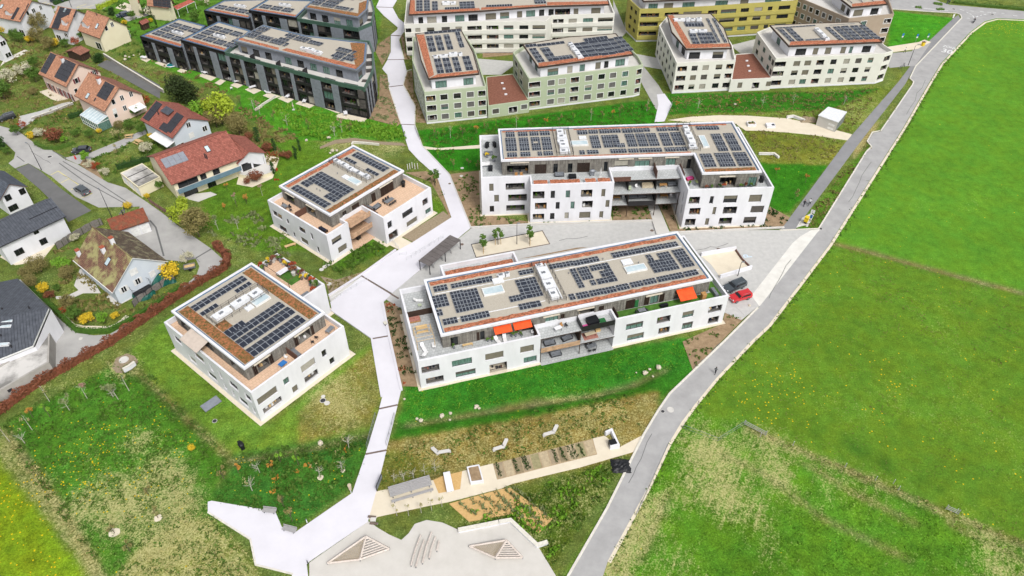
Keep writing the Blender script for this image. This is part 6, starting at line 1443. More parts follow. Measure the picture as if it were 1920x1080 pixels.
h=House('house','modern white house with slate grey gabled roof, beside the dark parking lot','h4',(-250,760),(0,937),(-140,600),(124,795),4.8,7.2,'plaster','tile_slate')
h=h
h.win('g','h4',[(40,945,130,880),(200,875,285,812),(50,1070,190,990)],frame='window_frame')
h=House('house','modern white house with slate ribbed roof and a framed block of solar panels','6',(-10,282),(334,122),(-60,160),(266,40),5.2,7.6,'plaster','roof_seam',trim='metal_dark')
h.pvpx('6',150,140,290,75,5,3);A,B=h.frontAB();Lf=math.hypot(B[0]-A[0],B[1]-A[1])
h.win('f','6',[(165,215,195,180),(195,275,245,225),(65,325,130,280)],frame='window_frame')
h=House('house','old house with a mossy brown tiled roof, brick chimneys and white shutters','h6',(92,582),(490,912),(330,292),(785,616),3.6,8.4,'plaster_blueish','tile_mossy',roof_back='tile_mossy_dark',trim='frame_white')
for(x,y)in((405,500),(545,380),(155,530)):h.chimney('h6',x,y,.7,1.2)
h.velux('h6',443,600,.9,1.1);h.win('g','h6',[(572,905,640,850),(715,820,780,770)],shut='frame_white');h.win('g','h6',[(650,740,760,660),(855,750,935,690)],blind=True)
P=None
h=House('garage','small garage with a rust red tiled roof and two white doors','h6',(492,304),(862,182),(425,200),(765,42),2.9,4.6,'plaster','tile_rust',ov=.25,cat='garage')
A,B=h.frontAB();Lf=math.hypot(B[0]-A[0],B[1]-A[1])
for a,b in((.45,.7),(.73,.98)):
 fr=Fr(A,B);mb=MB();mb.box(fr,Lf*a,Lf*b,-.08,-.004,.05,2.35);mb.build('garage_door',['frame_white'],h.root,LL(h.root))
h.pipe('h6',600,125,1.2)
zr,ze=7.0,4.8
r0=thing('house','large modern house with slate seamed roof and stained concrete terrace roof, left edge','house',(*g('h7',60,500),0));RL=LL(r0)
def up(pts):return[(*g('h7',x,y,z),z)for x,y,z in pts]
mb=MB();mb.poly(up([(-160,450,6.2),(328,352,6.2),(120,152,4.4),(-160,205,4.4)]));mb.poly(up([(-200,745,3.9),(0,694,3.9),(220,606,3.9),(328,352,6.2),(-160,450,6.2)]))
mb.build('roof',['roof_seam'],r0,RL)
mb=MB();P=up([(-200,745,3.9),(0,694,3.9),(220,606,3.9),(328,352,6.2),(120,152,4.4),(-160,205,4.4)])
for i in range(5):a,b=P[i],P[i+1];mb.poly([(a[0],a[1],a[2]-.35),(b[0],b[1],b[2]-.35),b,a])
mb.build('fascia',['frame_white'],r0,RL)
Pi=[(p[0],p[1])for p in P];mb=MB()
for i in range(5):a,b=P[i],P[i+1];mb.poly([(a[0]*.997,a[1]*1.001,0),(b[0]*.997,b[1]*1.001,0),(b[0]*.997,b[1]*1.001,b[2]-.36),(a[0]*.997,a[1]*1.001,a[2]-.36)])
mb.build('wall',['plaster'],r0,RL)
T=[g('h7',*p,2.8)for p in((-200,940),(0,905),(330,716),(338,362),(228,600),(0,735),(-200,790))];T=ccw(T);mb=MB();mb.prism(inset(T,.35),0,2.6,0,1);mb.ring(T,.35,0,2.8,0);mb.build('terrace_block',['stucco_grey','concrete_worn'],r0,RL)
for(x,y)in((52,446),(38,476),(10,578)):
 c=Vector(up([(x,y,5.6)])[0]);f=Fr((c.x,c.y),ang=.1);mb=MB();zz={446:5.85,476:5.62,578:4.95}[y];mb.box(f,-.95,.95,-.3,.3,zz-.3,zz+.1);s1=mb.build('skylight',['metal_white'],r0,RL);mb=MB();mb.box(f,-.8,.8,-.22,.22,zz+.1,zz+.12);mb.build('pane',['skylight'],s1,RL)
for(x,y,z)in((20,365,5.6),(200,355,6.0),(78,615,4.4),(10,545,4.9)):c=up([(x,y,z)])[0];mb=MB();mb.bar((c[0],c[1],z-.5),(c[0],c[1],z+.6),.14,n=8);mb.build('flue',['metal_dark'],r0,RL)
mb=MB();A,B=g('h7',0,905,2.8),g('h7',330,716,2.8);fr=Fr(A,B);mb.box(fr,.8,1.5,-.05,-.003,1.4,2.0);mb.build('vent_opening',['metal_dark'],r0,RL)
def shed(label,k,eA,eB,rA,rB,ze,zr,wall,roof,cat='shed'):
 h=House('shed',label,k,eA,eB,rA,rB,ze,zr,wall,roof,ov=.3,cat=cat);stick_window(h.root,*h.frontAB(),.3,.9,.1,1.5,m='dark_wood',frame='brown_panel');return h
shed('brown tiled garden shed in front of the dark green round bush','h1',(1200,828),(1350,752),(1095,752),(1245,672),2.2,3.0,'dark_wood','tile_brown')
shed('small dark red roofed garden hut beside the parked cars at the top','h2',(690,372),(800,322),(625,335),(735,285),2.0,2.8,'dark_wood','tile_red')
P=[g('4',*p,2.9)for p in((945,546),(1040,580),(1082,530),(992,506))];root=thing('utility_building','small pale grey utility building with light metal roof beside the gravel path','building',(*centroid(P),0));RL=LL(root);mb=MB()
mb.prism(inset(P,.12),0,2.75,0);mb.build('wall',['concrete_slab'],root,RL);mb=MB();mb.prism(P,2.752,2.95,0,bottom=True);mb.build('roof',['metal_white'],root,RL)
A,B=inset(P,.12)[:2];fr=Fr(A,B)
for(z0_,z1_)in((.3,.8),(1.3,1.8)):mb=MB();mb.box(fr,3.0,4.6,-.05,-.003,z0_,z1_);mb.build('vent_grille',['frame_white'],root,RL)
A,B=inset(P,.12)[1:3];fr=Fr(A,B);Lr=math.hypot(B[0]-A[0],B[1]-A[1]);mb=MB()
for i in range(4):mb.box(fr,Lr*(i+.1)/4,Lr*(i+.9)/4,-.05,-.003,.1,2.4)
mb.build('louvre_door',['metal_grey'],root,RL)
# ================= VEGETATION =================
rg=np.random.default_rng(11)
def scatter(name,pts,w,h,m,blades=3,z=0,kind='stuff',jit=.35,spread=.12):
 """many small leaf clumps joined in one mesh"""
 pts=np.asarray(pts);n=len(pts)
 if n==0:return
 P=np.repeat(pts,blades,0)+rg.normal(0,spread,(n*blades,2));N_=len(P)
 a=rg.uniform(0,6.283,N_);ww=w*rg.uniform(.6,1.4,N_);hh=h*rg.uniform(.5,1.4,N_);lx=rg.normal(0,jit,N_)*hh;ly=rg.normal(0,jit,N_)*hh
 V=np.zeros((N_,4,3));c,s=np.cos(a),np.sin(a)
 V[:,0]=np.stack([P[:,0]-c*ww,P[:,1]-s*ww,np.full(N_,z-.02)],1);V[:,1]=np.stack([P[:,0]+c*ww,P[:,1]+s*ww,np.full(N_,z-.02)],1)
 V[:,2]=np.stack([P[:,0]+c*ww*.5+lx,P[:,1]+s*ww*.5+ly,z+hh],1);V[:,3]=np.stack([P[:,0]-c*ww*.5+lx,P[:,1]-s*ww*.5+ly,z+hh*.9],1)
 me=bpy.data.meshes.new(name);me.vertices.add(N_*4);me.vertices.foreach_set('co',V.ravel());me.loops.add(N_*4);me.loops.foreach_set('vertex_index',np.arange(N_*4,dtype=np.int32))
 me.polygons.add(N_);me.polygons.foreach_set('loop_start',np.arange(0,N_*4,4,dtype=np.int32))
 try:me.polygons.foreach_set('loop_total',np.full(N_,4,dtype=np.int32))
 except Exception:pass
 me.update(calc_edges=True);me.materials.append(M[m]);o=bpy.data.objects.new(name,me);COL.objects.link(o);o['kind']=kind;return o
def rand_in(xy,dens,maxn=60000):
 xs=[p[0]for p in xy];ys=[p[1]for p in xy];A=(max(xs)-min(xs))*(max(ys)-min(ys));n=min(int(A*dens),maxn)
 X_=rg.uniform(min(xs),max(xs),n);Y_=rg.uniform(min(ys),max(ys),n);k=in_poly(X_,Y_,xy);return np.stack([X_[k],Y_[k]],1)
def patchy(P,sc,thr,seed=0,paved=True):
 """keep points where a smooth random field is high"""
 r_=np.random.default_rng(seed);f=np.zeros(len(P))
 for k in range(14):
  a=r_.uniform(0,6.28);w=r_.uniform(.5,2.0)/sc;f+=np.sin((P[:,0]*np.cos(a)+P[:,1]*np.sin(a))*w*6.28+r_.uniform(0,6.28))
 P=P[f/14**.5>thr]
 if paved:
  for xy in PAVED:
   if len(P):P=P[~in_poly(P[:,0],P[:,1],xy)]
 return P
TP={}
def tree_proto(key,leaf,bark,h,r,n,size,cz,form,seed):
 root=thing('tree','x','tree',(0,0,0));r_=random.Random(seed);mb=MB()
 if form=='column':
  mb.bar((0,0,0),(0,0,h*.5),.08,n=6,r2=.04)
 else:
  top=Vector((r_.uniform(-.1,.1)*r,r_.uniform(-.1,.1)*r,h*(.62 if form!='sap' else.9)));tr=.035*h*(.5 if form in('sap','bare')else.8)/1.6+.02
  mb.bar((0,0,-.05),top*.5,tr,n=6,r2=tr*.7);mb.bar(top*.5,top,tr*.7,n=5,r2=tr*.35)
  nl=7 if form!='bare' else 13
  for i in range(nl):
   t=r_.uniform(.35,.95);s0=top*t;a=r_.uniform(0,6.28);l=r*r_.uniform(.5,.95)*(1.15-t*.5);e=s0+Vector((math.cos(a)*l,math.sin(a)*l,l*r_.uniform(.35,.9)))
   mb.bar(s0,e,tr*.35,n=4,r2=tr*.12)
   for _ in range(2 if form!='bare' else 4):
    a2=a+r_.uniform(-.9,.9);s1=s0.lerp(e,r_.uniform(.4,.9));e2=s1+Vector((math.cos(a2),math.sin(a2),r_.uniform(.4,1.1)))*l*.45;mb.bar(s1,e2,tr*.14,n=3,r2=tr*.06)
 t=mb.build('trunk',[bark],root,(0,0,0),uv=False)
 mb=MB()
 if form=='conifer':
  lum=[(r_.uniform(-.55,.55),r_.uniform(-.55,.55),r_.uniform(-.8,.55),.38)for _ in range(34)]
  leafcloud(mb,(0,0,cz),(r,r,h*.5),n,size,r_,lumps=lum)
 elif form=='column':
  lum=[(r_.uniform(-.2,.2),r_.uniform(-.2,.2),z/6,.5-abs(z)/16)for z in range(-5,6)];leafcloud(mb,(0,0,cz),(r,r,h*.5),n,size,r_,lumps=lum)
 elif form=='fan':
  for i in range(n):
   a=r_.uniform(0,6.28);l=r_.random()**.5;p=Vector((math.cos(a)*l*r,math.sin(a)*l*r,cz+(1-l)*h*.4*r_.uniform(.2,1.1)));d=Vector((math.cos(a),math.sin(a),.9)).normalized();x=d.orthogonal().normalized()*size*.35;b=len(mb.v)
   mb.v+=[tuple(p-x),tuple(p+x),tuple(p+d*size*2)];mb.f.append([b,b+1,b+2]);mb.m.append(0)
 else:
  leafcloud(mb,(0,0,cz),(r,r,max(.3,(h-cz)*.98)),n,size,r_)
 mb.build('crown',[leaf],root,(0,0,0),uv=False)
 if form=='stake':
  for sx in(-.5,.5):mb=MB();mb.bar((sx,0,0),(sx*.9,0,1.8),.05);mb.build('stake',['wood_light'],root,(0,0,0))
 return root
SPEC={
 'sap_green':('leaf_bud','bark_pale',4.2,.75,60,.13,3.0,'sap'),'sap_fresh':('leaf_fresh','bark',3.2,.7,110,.15,2.1,'sap'),'sap_pink':('leaf_pinkish','bark_pale',3.8,1.1,150,.15,3.0,'sap'),
 'sap_orange':('leaf_orange','bark',2.6,.7,110,.15,1.7,'sap'),'sap_bare':('leaf_bud','bark_pale',4.2,1.2,26,.12,3.0,'bare'),'sap_brown':('leaf_olive','bark',3.6,.9,110,.13,2.2,'bare'),'sap_white':('leaf_sage','bark_pale',4.4,1.1,190,.14,2.9,'bare'),
 'round':('leaf_green','bark',6,2.6,1500,.26,3.9,'tree'),'round_fresh':('leaf_fresh','bark',5,2.3,1100,.25,3.2,'tree'),'round_lime':('leaf_lime','bark',6,2.8,1500,.26,3.6,'tree'),'round_olive':('leaf_olive','bark',8,3.6,3200,.2,4.6,'tree'),
 'round_red':('leaf_red','bark',3.6,2.2,1200,.2,2.1,'tree'),'blossom':('leaf_blossom','bark',3.2,1.9,900,.16,1.9,'bare'),'forsythia':('leaf_yellow','bark',3.0,1.8,1200,.18,1.7,'tree'),'conifer':('leaf_conifer','bark',9,4.6,5200,.28,4.8,'conifer'),
 'dark_round':('leaf_darkgreen','bark',4.4,2.0,1800,.2,2.2,'conifer'),'column':('leaf_darkgreen','bark',3.6,1.1,420,.15,1.9,'column'),'square':('leaf_green','bark',3.4,1.1,420,.18,2.5,'stake'),'pinky':('leaf_rusty','bark',4.5,2.4,800,.18,2.8,'bare'),'garden_bare':('leaf_bud','bark',4.2,2.0,260,.14,2.6,'bare')}
def tree(kind,x,y,label,s=1.0,name='tree',cat='tree',group=None,sz=None):
 vs=TP.setdefault(kind,[]);sp=SPEC[kind]
 big=sp[4]>1000;nv=1 if big else 3
 if len(vs)<nv:r_=tree_proto(kind,*sp,seed=len(vs)*17+len(kind)+3);vs.append(r_)
 else:r_=copy_tree(rnd.choice(vs))
 r_.name=name;r_.location=(x,y,0);r_.rotation_euler=(0,0,rnd.uniform(0,6.28));k=s*rnd.uniform(.9,1.1);r_.scale=(k,k,(sz or s)*rnd.uniform(.92,1.08));r_['label']=label;r_['category']=cat
 if group:r_['group']=group
 elif 'group' in r_:del r_['group']
 return r_
ORD=['first','second','third','fourth','fifth','sixth','seventh','eighth','ninth','tenth','eleventh','twelfth','thirteenth','fourteenth','fifteenth','sixteenth','seventeenth','eighteenth','nineteenth','twentieth','twenty-first','twenty-second']
def row(k,pts,kinds,desc,where,name='sapling',cat='young tree',group=None,s=1):
 pts=sorted(pts)
 for i,p in enumerate(pts):
  kd=kinds[i%len(kinds)]if len(p)<3 or not isinstance(p[2],str)else p[2]
  d={'sap_green':'thin pale','sap_fresh':'fresh green','sap_pink':'pinkish round','sap_orange':'orange leaved','sap_bare':'bare white-stemmed','sap_brown':'brown budding','sap_white':'whitish feathery'}.get(kd,'')
  x,y=g(k,p[0],p[1]);tree(kd,x,y,f'{d} {desc}, {ORD[i]} from the left {where}',s,name,cat,group)
row('l',[(45,430,'sap_green'),(120,440,'sap_bare'),(155,375,'sap_green'),(160,315,'sap_orange'),(240,310,'sap_fresh'),(240,240,'sap_green'),(335,280,'sap_white'),(420,222,'sap_pink'),(570,228,'sap_white'),(622,186,'sap_green'),(545,215,'sap_white')],['sap_green'],'sapling','by the red hedge',group='saplings by the red hedge')
row('l',[(1080,612,'sap_brown'),(1150,582,'sap_orange'),(1216,668,'sap_bare'),(1252,580,'sap_bare'),(1312,572,'sap_orange'),(1352,530,'sap_fresh'),(1440,545,'sap_fresh'),(1543,605,'sap_bare'),(1650,572,'sap_bare'),(1682,462,'sap_bare'),(1410,815,'sap_brown'),(1368,745,'sap_brown')],['sap_bare'],'sapling','in the meadow inside the walkway bend',group='saplings in the meadow bend')
row('l',[(718,690,'sap_brown'),(762,800,'sap_brown'),(628,962,'sap_brown'),(552,872,'sap_brown')],['sap_brown'],'sapling','on the dry meadow at lower left',s=.85,group='saplings on the dry meadow')
row('3',[(290,965),(350,962),(390,962),(475,950),(570,935),(640,922),(710,905),(850,892),(940,885),(1052,878),(1150,868),(1245,858),(1370,842),(1450,828),(1520,818),(1572,812),(1660,790),(1760,775)],['sap_brown','sap_fresh','sap_green','sap_brown','sap_orange'],'sapling','on the lawn below the green blocks',s=.95,group='saplings below the green blocks')
row('w6',[(240,190),(300,188),(378,184),(510,178),(640,172),(735,170),(800,166),(870,160),(930,158),(1000,152),(1130,140),(1330,160),(45,215),(890,610),(1080,670),(1010,780)],['sap_brown','sap_orange','sap_brown','sap_bare'],'sapling','on the lawns around the gravel loop',s=.95,group='saplings around the gravel loop')
row('2',[(850,740),(890,772),(985,815),(1075,845),(1220,875),(1395,915),(1445,892),(1500,892),(1170,800,'sap_fresh'),(765,720)],['sap_brown','sap_bare','sap_pink'],'sapling','along the garden ditch below the charcoal row',group='saplings below the charcoal row')
row('w2',[(845,150),(942,142),(1000,160)],['sap_brown'],'sapling','on the lawn beside the long north block',s=.9)
row('w8',[(150,395),(222,390),(290,370),(370,345),(445,320)],['sap_bare'],'sapling','behind the long slatted bench',s=.8,group='saplings behind the slatted bench')
row('w8',[(170,640),(255,640),(345,620),(420,600),(495,575)],['sap_green'],'fruit sapling','in front of the slatted bench',s=.75,group='fruit saplings before the slatted bench')
row('6',[(1105,190),(1205,185),(1270,225),(1250,60),(1140,100),(1200,75)],['sap_white','sap_orange','sap_fresh'],'sapling','on the lawn left of the north-west cube',s=.9)
row('h5',[(1145,1040),(1245,1010),(1400,960),(1060,900)],['sap_orange','sap_pink'],'sapling','on the strip below the long red roofed house',s=.8)
x,y=g('w2',727,262);tree('square',x,y,'young green tree beside the walkway bend right of the north-west cube',1.25)
x,y=g('w1',797,1065);tree('sap_fresh',x,y,'young tree with white stakes at the pale gravel path by the walkway',1.2)
for i,(a,b)in enumerate(((245,262),(322,222),(490,219))):
 x,y=g('w5',a,b);tree('square',x,y,('left','middle','right')[i]+' of three staked green trees in the gravel bed of the forecourt',1.25,group='staked trees in the forecourt')
for kd,k,a,b,s,lab,nm in(
 ('conifer','1',1045,575,1.0,'huge dark green bushy conifer between the gardens and the charcoal row','tree'),
 ('round_lime','1',1250,695,1.5,'lime green tree with bright yellow lower crown behind the red roofed houses','tree'),
 ('round_fresh','1',1150,690,1.25,'mid green tree left of the lime green tree','tree'),
 ('round_olive','1',1350,760,.85,'olive brown shrub mass right of the lime green tree','shrub'),
 ('round_fresh','1',1285,790,.5,'low fresh green shrub below the lime green tree','shrub'),
 ('round_olive','6',1010,225,.95,'large olive brown budding tree beside the village lane','tree'),
 ('round_lime','6',925,165,1.0,'bright lime tree half hidden behind the large olive brown tree','tree'),
 ('dark_round','h1',1490,930,.85,'clipped dark green round bush beside the brown garden shed','bush'),
 ('dark_round','h1',1680,225,.75,'clipped dark green bush beside the dark parked car at the top','bush'),
 ('round_olive','h1',600,640,.7,'bare brown tree between the white house and the pergola house','tree'),
 ('round_olive','h1',760,760,.6,'yellow-brown tree in front of the pergola house','tree'),
 ('round','h1',330,640,.6,'green hedge-like tree behind the plain white house','tree'),
 ('forsythia','h1',470,640,.8,'golden yellow shrub beside the bare brown tree','shrub'),
 ('forsythia','h1',850,700,.9,'amber yellow shrub in front of the bare brown tree','shrub'),
 ('forsythia','h1',1150,580,.7,'yellow shrub against the salmon roofed house','shrub'),
 ('round','h1',1240,600,.5,'green climbing shrub on the corner of the salmon roofed house','shrub'),
 ('pinky','h1',1150,690,.6,'rust red shrub next to the brown garden shed','shrub'),
 ('round','h1',1000,720,.5,'dark green shrub left of the rust red shrub','shrub'),
 ('forsythia','h1',60,490,.8,'yellow bush by the patio of the top left house','shrub'),
 ('round','h1',540,400,.55,'green bush at the corner of the top left house','shrub'),
 ('forsythia','h1',1880,370,.5,'yellow bush beside the carport gable','shrub'),
 ('blossom','h2',870,240,1.4,'large pale blossoming bush below the beige house at the top','bush'),
 ('blossom','h2',1650,90,1.3,'pale blossoming bush between the red carport and the charcoal row','bush'),
 ('round','h2',1500,330,.6,'green bush below the charcoal row end wall','bush'),
 ('round','h2',720,240,.45,'green bush beside the dark red roofed hut','bush'),
 ('forsythia','h2',830,330,.45,'small yellow bush beside the dark red roofed hut','bush'),
 ('column','h2',910,380,.9,'dark slim conifer beside the dark red roofed hut','tree'),
 ('blossom','1',60,490,1.6,'pale green blossoming tree at the left edge','tree'),
 ('blossom','1',150,430,1.3,'pale blossoming bush right of the left edge tree','tree'),
 ('round','1',30,560,1.0,'light green tree at the left edge above the road','tree'),
 ('round','1',200,380,.6,'green bush behind the pale pink house','bush'),
 ('round_red','h4',600,320,1.1,'wide dark red leaved shrub beside the road junction','shrub'),
 ('blossom','h4',445,265,.8,'pale green shrub left of the dark red shrub','shrub'),
 ('forsythia','h4',340,280,.6,'yellow flowering shrub at the road corner','shrub'),
 ('pinky','h4',250,190,.6,'reddish twiggy shrub at the road corner garden','shrub'),
 ('dark_round','h4',10,400,.9,'blue-green conifer in the round verge at the left edge','tree'),
 ('round','h4',90,460,.4,'low green bush in the round verge at the left edge','bush'),
 ('garden_bare','h4',1280,290,1.2,'pollarded bare garden tree beside the narrow lane','tree'),
 ('round_fresh','h4',920,530,.6,'fresh green bush at the corner by the red post','bush'),
 ('blossom','h4',965,590,.7,'white blossoming shrub, upper one at the garden corner','shrub'),
 ('blossom','h4',1125,680,.7,'white blossoming shrub, lower one at the garden corner','shrub'),
 ('pinky','h4',1040,620,.5,'brownish shrub between the two white blossoming shrubs','shrub'),
 ('garden_bare','h4',1255,450,.7,'bare twiggy fruit tree in the middle of the picnic garden','tree'),
 ('round','h4',960,280,.45,'green shrub along the narrow lane garden','shrub'),
 ('forsythia','h4',1065,225,.45,'small yellow shrub along the narrow lane garden','shrub'),
 ('blossom','h5',300,560,1.0,'grey-white blossoming bush in the picnic garden','bush'),
 ('round','h5',195,200,.55,'round green bush beside the white awning','bush'),
 ('forsythia','h5',330,415,.5,'yellow shrub left of the pale blue house','shrub'),
 ('forsythia','h5',555,500,.55,'yellow shrub below the pale blue house','shrub'),
 ('round','h5',490,520,.45,'green shrub below the pale blue house','shrub'),
 ('round','h5',250,380,.5,'light green shrub left of the pale blue house','shrub'),
 ('pinky','h5',290,110,.8,'reddish climbing shrub between the pink and pale blue houses','shrub'),
 ('forsythia','h5',290,985,.4,'yellow shrub at the garage corner','shrub'),
 ('round','h5',420,900,.4,'green shrub in the bed behind the garages','shrub'),
 ('round_red','h5',1275,420,.55,'rust red shrub nearest the red roof ridge','shrub'),
 ('column','h5',1360,450,1.2,'dark slim conifer left of the large photinia','tree'),
 ('round_red','h5',1460,530,.7,'round red and green photinia in the rock garden','shrub'),
 ('column','h5',1525,540,1.1,'dark slim conifer right of the large photinia','tree'),
 ('round_red','h5',1340,815,.75,'vivid red globe shrub below the curved terrace','shrub'),
 ('round_red','h5',1255,848,.45,'small orange-red shrub below the curved terrace','shrub'),
 ('column','h5',1510,755,1.0,'dark slim conifer at the stone wall of the curved terrace','tree'),
 ('round_red','2',1090,1075,.6,'red globe shrub between two slim conifers near the north-west cube','shrub'),
 ('column','2',1135,1075,1.1,'slim conifer right of the red globe shrub near the north-west cube','tree'),
 ('column','2',1162,1020,1.0,'slim rust-tipped conifer near the north-west cube','tree'),
 ('round_red','d',75,330,.4,'small red shrub low in the rock garden corner','shrub'),
 ('round_red','2',1045,1060,.4,'small red shrub beside the red globe shrub','shrub'),
 ('round_lime','h5',640,1075,.5,'yellow-green shrub at the bottom of the long house garden','shrub'),
 ('forsythia','h6',1090,770,1.2,'large golden forsythia beside the green tarpaulins','shrub'),
 ('blossom','h6',1260,620,.9,'white blossoming shrub above the small trailer','shrub'),
 ('round_fresh','h6',20,690,.75,'bright green round tree left of the old mossy house','tree'),
 ('round_olive','h7',280,105,.55,'weeping olive green tree left of the bright green tree','tree'),
 ('forsythia','h7',300,240,.7,'yellow-green shrub by the winding garden path','shrub'),
 ('round_red','h7',345,285,.45,'small red shrub by the winding garden path','shrub'),
 ('round_olive','h7',480,360,.45,'olive green shrub in the old house garden','shrub'),
 ('round','h7',520,430,.5,'green shrub above the white stone border','shrub'),
 ('forsythia','h7',600,450,.7,'yellow shrub above the white stone border','shrub'),
 ('round_fresh','h7',710,450,.5,'pale green shrub above the white stone border','shrub'),
 ('forsythia','h7',785,420,.5,'orange-yellow shrub at the end of the white stone border','shrub'),
 ('pinky','h7',440,385,.4,'reddish shrub inside the old house garden','shrub'),
 ('round_olive','h7',200,150,.4,'brown shrub above the slate roof corner','shrub'),
 ('forsythia','h6',655,60,.55,'yellow shrub behind the rust roofed garage','shrub'),
 ('blossom','h6',130,390,.6,'pale shrub beside the grey panel fence','shrub'),
 ('round','h3',60,460,.8,'green shrub mass left of the pale pink house','shrub'),
 ('round_olive','h3',30,640,.35,'olive shrub at the left end of the pink house lawn','shrub'),
 ('round','h4',190,250,.5,'green shrub left of the yellow flowering shrub at the road corner','shrub'),
 ('round_fresh','h4',700,330,.4,'fresh green shrub right of the dark red shrub','shrub'),
 ('round','h4',820,270,.4,'green shrub between the dark red shrub and the conservatory','shrub'),
 ('round_olive','h5',30,320,.35,'small olive shrub beside the pollarded tree','shrub'),
 ('round','h5',130,330,.5,'green shrub between the pollarded tree and the picnic table','shrub'),
 ('round_olive','h5',960,300,.7,'olive shrub behind the red ridge near the lime green tree','shrub'),
 ('round','h5',1180,330,.5,'green shrub above the red ridge in the wild strip','shrub'),
 ('round_olive','h6',60,760,.4,'brown-green shrub in the garden left of the mossy house','shrub'),
 ('round','h7',395,240,.3,'small green shrub by the bend of the garden path','shrub'),
 ('round_olive','h7',215,215,.4,'olive shrub along the clipped hedge near the slate roof','shrub'),
 ('round','h2',560,300,.5,'green shrub under the dark red roofed hut','shrub'),
 ('round','h2',1180,260,.5,'green shrub at the roof corner of the charcoal row','shrub'),
 ('round_olive','h2',250,640,.5,'olive shrub on the lawn beside the flat stepping boulders','shrub'),
 ('round','h1',260,620,.7,'dense green shrub right of the plain white house','shrub'),
 ('round_olive','h1',620,480,.8,'grey-green thicket between the top left house and the pergola','shrub'),
 ('forsythia','l',928,470,.35,'bright yellow wild shrub on the meadow','shrub'),
 ('garden_bare','z8',830,1,.5,'small green bush on the traffic island','bush')):
 x,y=g(k,a,b)
 lab=' '.join(lab.split()[:15]);tree(kd,x,y,lab,s,nm,nm)
def hedge(label,pts,w,h,leaf,dens=26,size=.2,rough=.25,seed=1,group=None):
 r_=random.Random(seed);c=pts[len(pts)//2];root=thing('hedge',label,'hedge',(c[0],c[1],0),group);mb=MB()
 V=[Vector((*p,0))for p in pts]
 for a,b in zip(V,V[1:]):
  L=(b-a).length;d=(b-a).normalized();nrm=Vector((-d.y,d.x,0));n=int(L*dens*(w+2*h)*.5)
  for i in range(n):
   t=r_.random();s_=r_.choice((-1,1,0,0));z=r_.uniform(.05,h)if s_ else h*r_.uniform(.8,1.12);o=s_*w/2*r_.uniform(.75,1.1)if s_ else r_.uniform(-w/2,w/2)
   bump_=1+rough*math.sin(t*L*1.7+seed)*.5
   p=a+d*(t*L)+nrm*o*bump_+Vector((0,0,z*bump_));nn=(nrm*s_+Vector((r_.gauss(0,.5),r_.gauss(0,.5),1 if not s_ else r_.gauss(.3,.4)))).normalized();x=nn.orthogonal().normalized();y=nn.cross(x);s2=size*r_.uniform(.6,1.3)
   k=len(mb.v);mb.v+=[tuple(p-x*s2),tuple(p-y*s2*.7),tuple(p+x*s2),tuple(p+y*s2*.7)];mb.f.append([k,k+1,k+2,k+3]);mb.m.append(0)
 mb.build('foliage',[leaf],root,LL(root),uv=False)
 mb=MB();pathline(mb,pts,w*.62,0,h*.72);mb.build('inner_foliage',[leaf],root,LL(root));return root
hedge('long rust red hedge running diagonally between the village gardens and the meadow',PX('6',(-60,1172),(0,1118),(105,1040),(232,952),(550,776),(700,672),(860,562),(1000,470),(1145,388),(1155,335),(1088,268)),1.4,1.35,'leaf_red',85,.15,.5,1)
hedge('clipped dark green hedge curving around the old mossy house garden',PX('h7',(165,190),(260,275),(385,375),(455,445),(515,505),(600,520),(740,512),(864,448))+PX('h6',(990,1005),(1190,862)),1.1,1.0,'leaf_hedge',34,.13,.1,2)
hedge('yellow-green clipped hedge near the parked cars at the top left',PX('h1',(1465,150),(1600,95),(1760,20)),1.3,1.6,'leaf_lime',26,.16,.1,3)
hedge('dark green hedge beside the yellow parking bays at the top',PX('h1',(820,75),(930,30),(1050,-8)),1.6,1.4,'leaf_darkgreen',26,.16,.1,4)
hedge('dark green hedge between the picnic garden and the flat garages',PX('h5',(0,705),(120,672),(340,612)),1.5,1.3,'leaf_darkgreen',30,.15,.2,5)
hedge('green hedge along the corner garden beside the dark red shrub',PX('h4',(385,345),(480,395),(600,400),(760,355)),1.0,1.0,'leaf_green',26,.15,.4,6)
hedge('green planting strip along the top road beyond the junction',PX('z8',(1345,20),(1500,42),(1700,58),(1920,80),(2000,85)),1.6,.8,'leaf_green',26,.17,.3,7)
hedge('mixed shrub row behind the pale pink house lawn',PX('h3',(300,770),(380,745),(560,710)),.8,.8,'leaf_olive',20,.14,.4,8)
hedge('low dark green shrubs beside the conservatory',PX('h3',(500,950),(600,920),(690,900)),1.8,1.3,'leaf_darkgreen',24,.17,.3,9)
hedge('planted island at the top road junction',PX('z8',(1180,30),(1250,38)),2,.5,'leaf_green',26,.15,.3,10)
hedge('small planted island left of the junction',PX('z8',(1030,60),(1080,65)),1.6,.4,'leaf_green',26,.15,.3,11)
hedge('small planted island right in front of the junction',PX('z8',(1205,78),(1265,80)),1.4,.4,'leaf_green',26,.15,.3,12)
hedge('overgrown creeper on the roof garden edge of the lower left cube',[frB.w(18.6,21.5),frB.w(22.2,21.4),frB.w(22.3,9.0)],.7,.1,'leaf_rusty',0,.1)if False else None
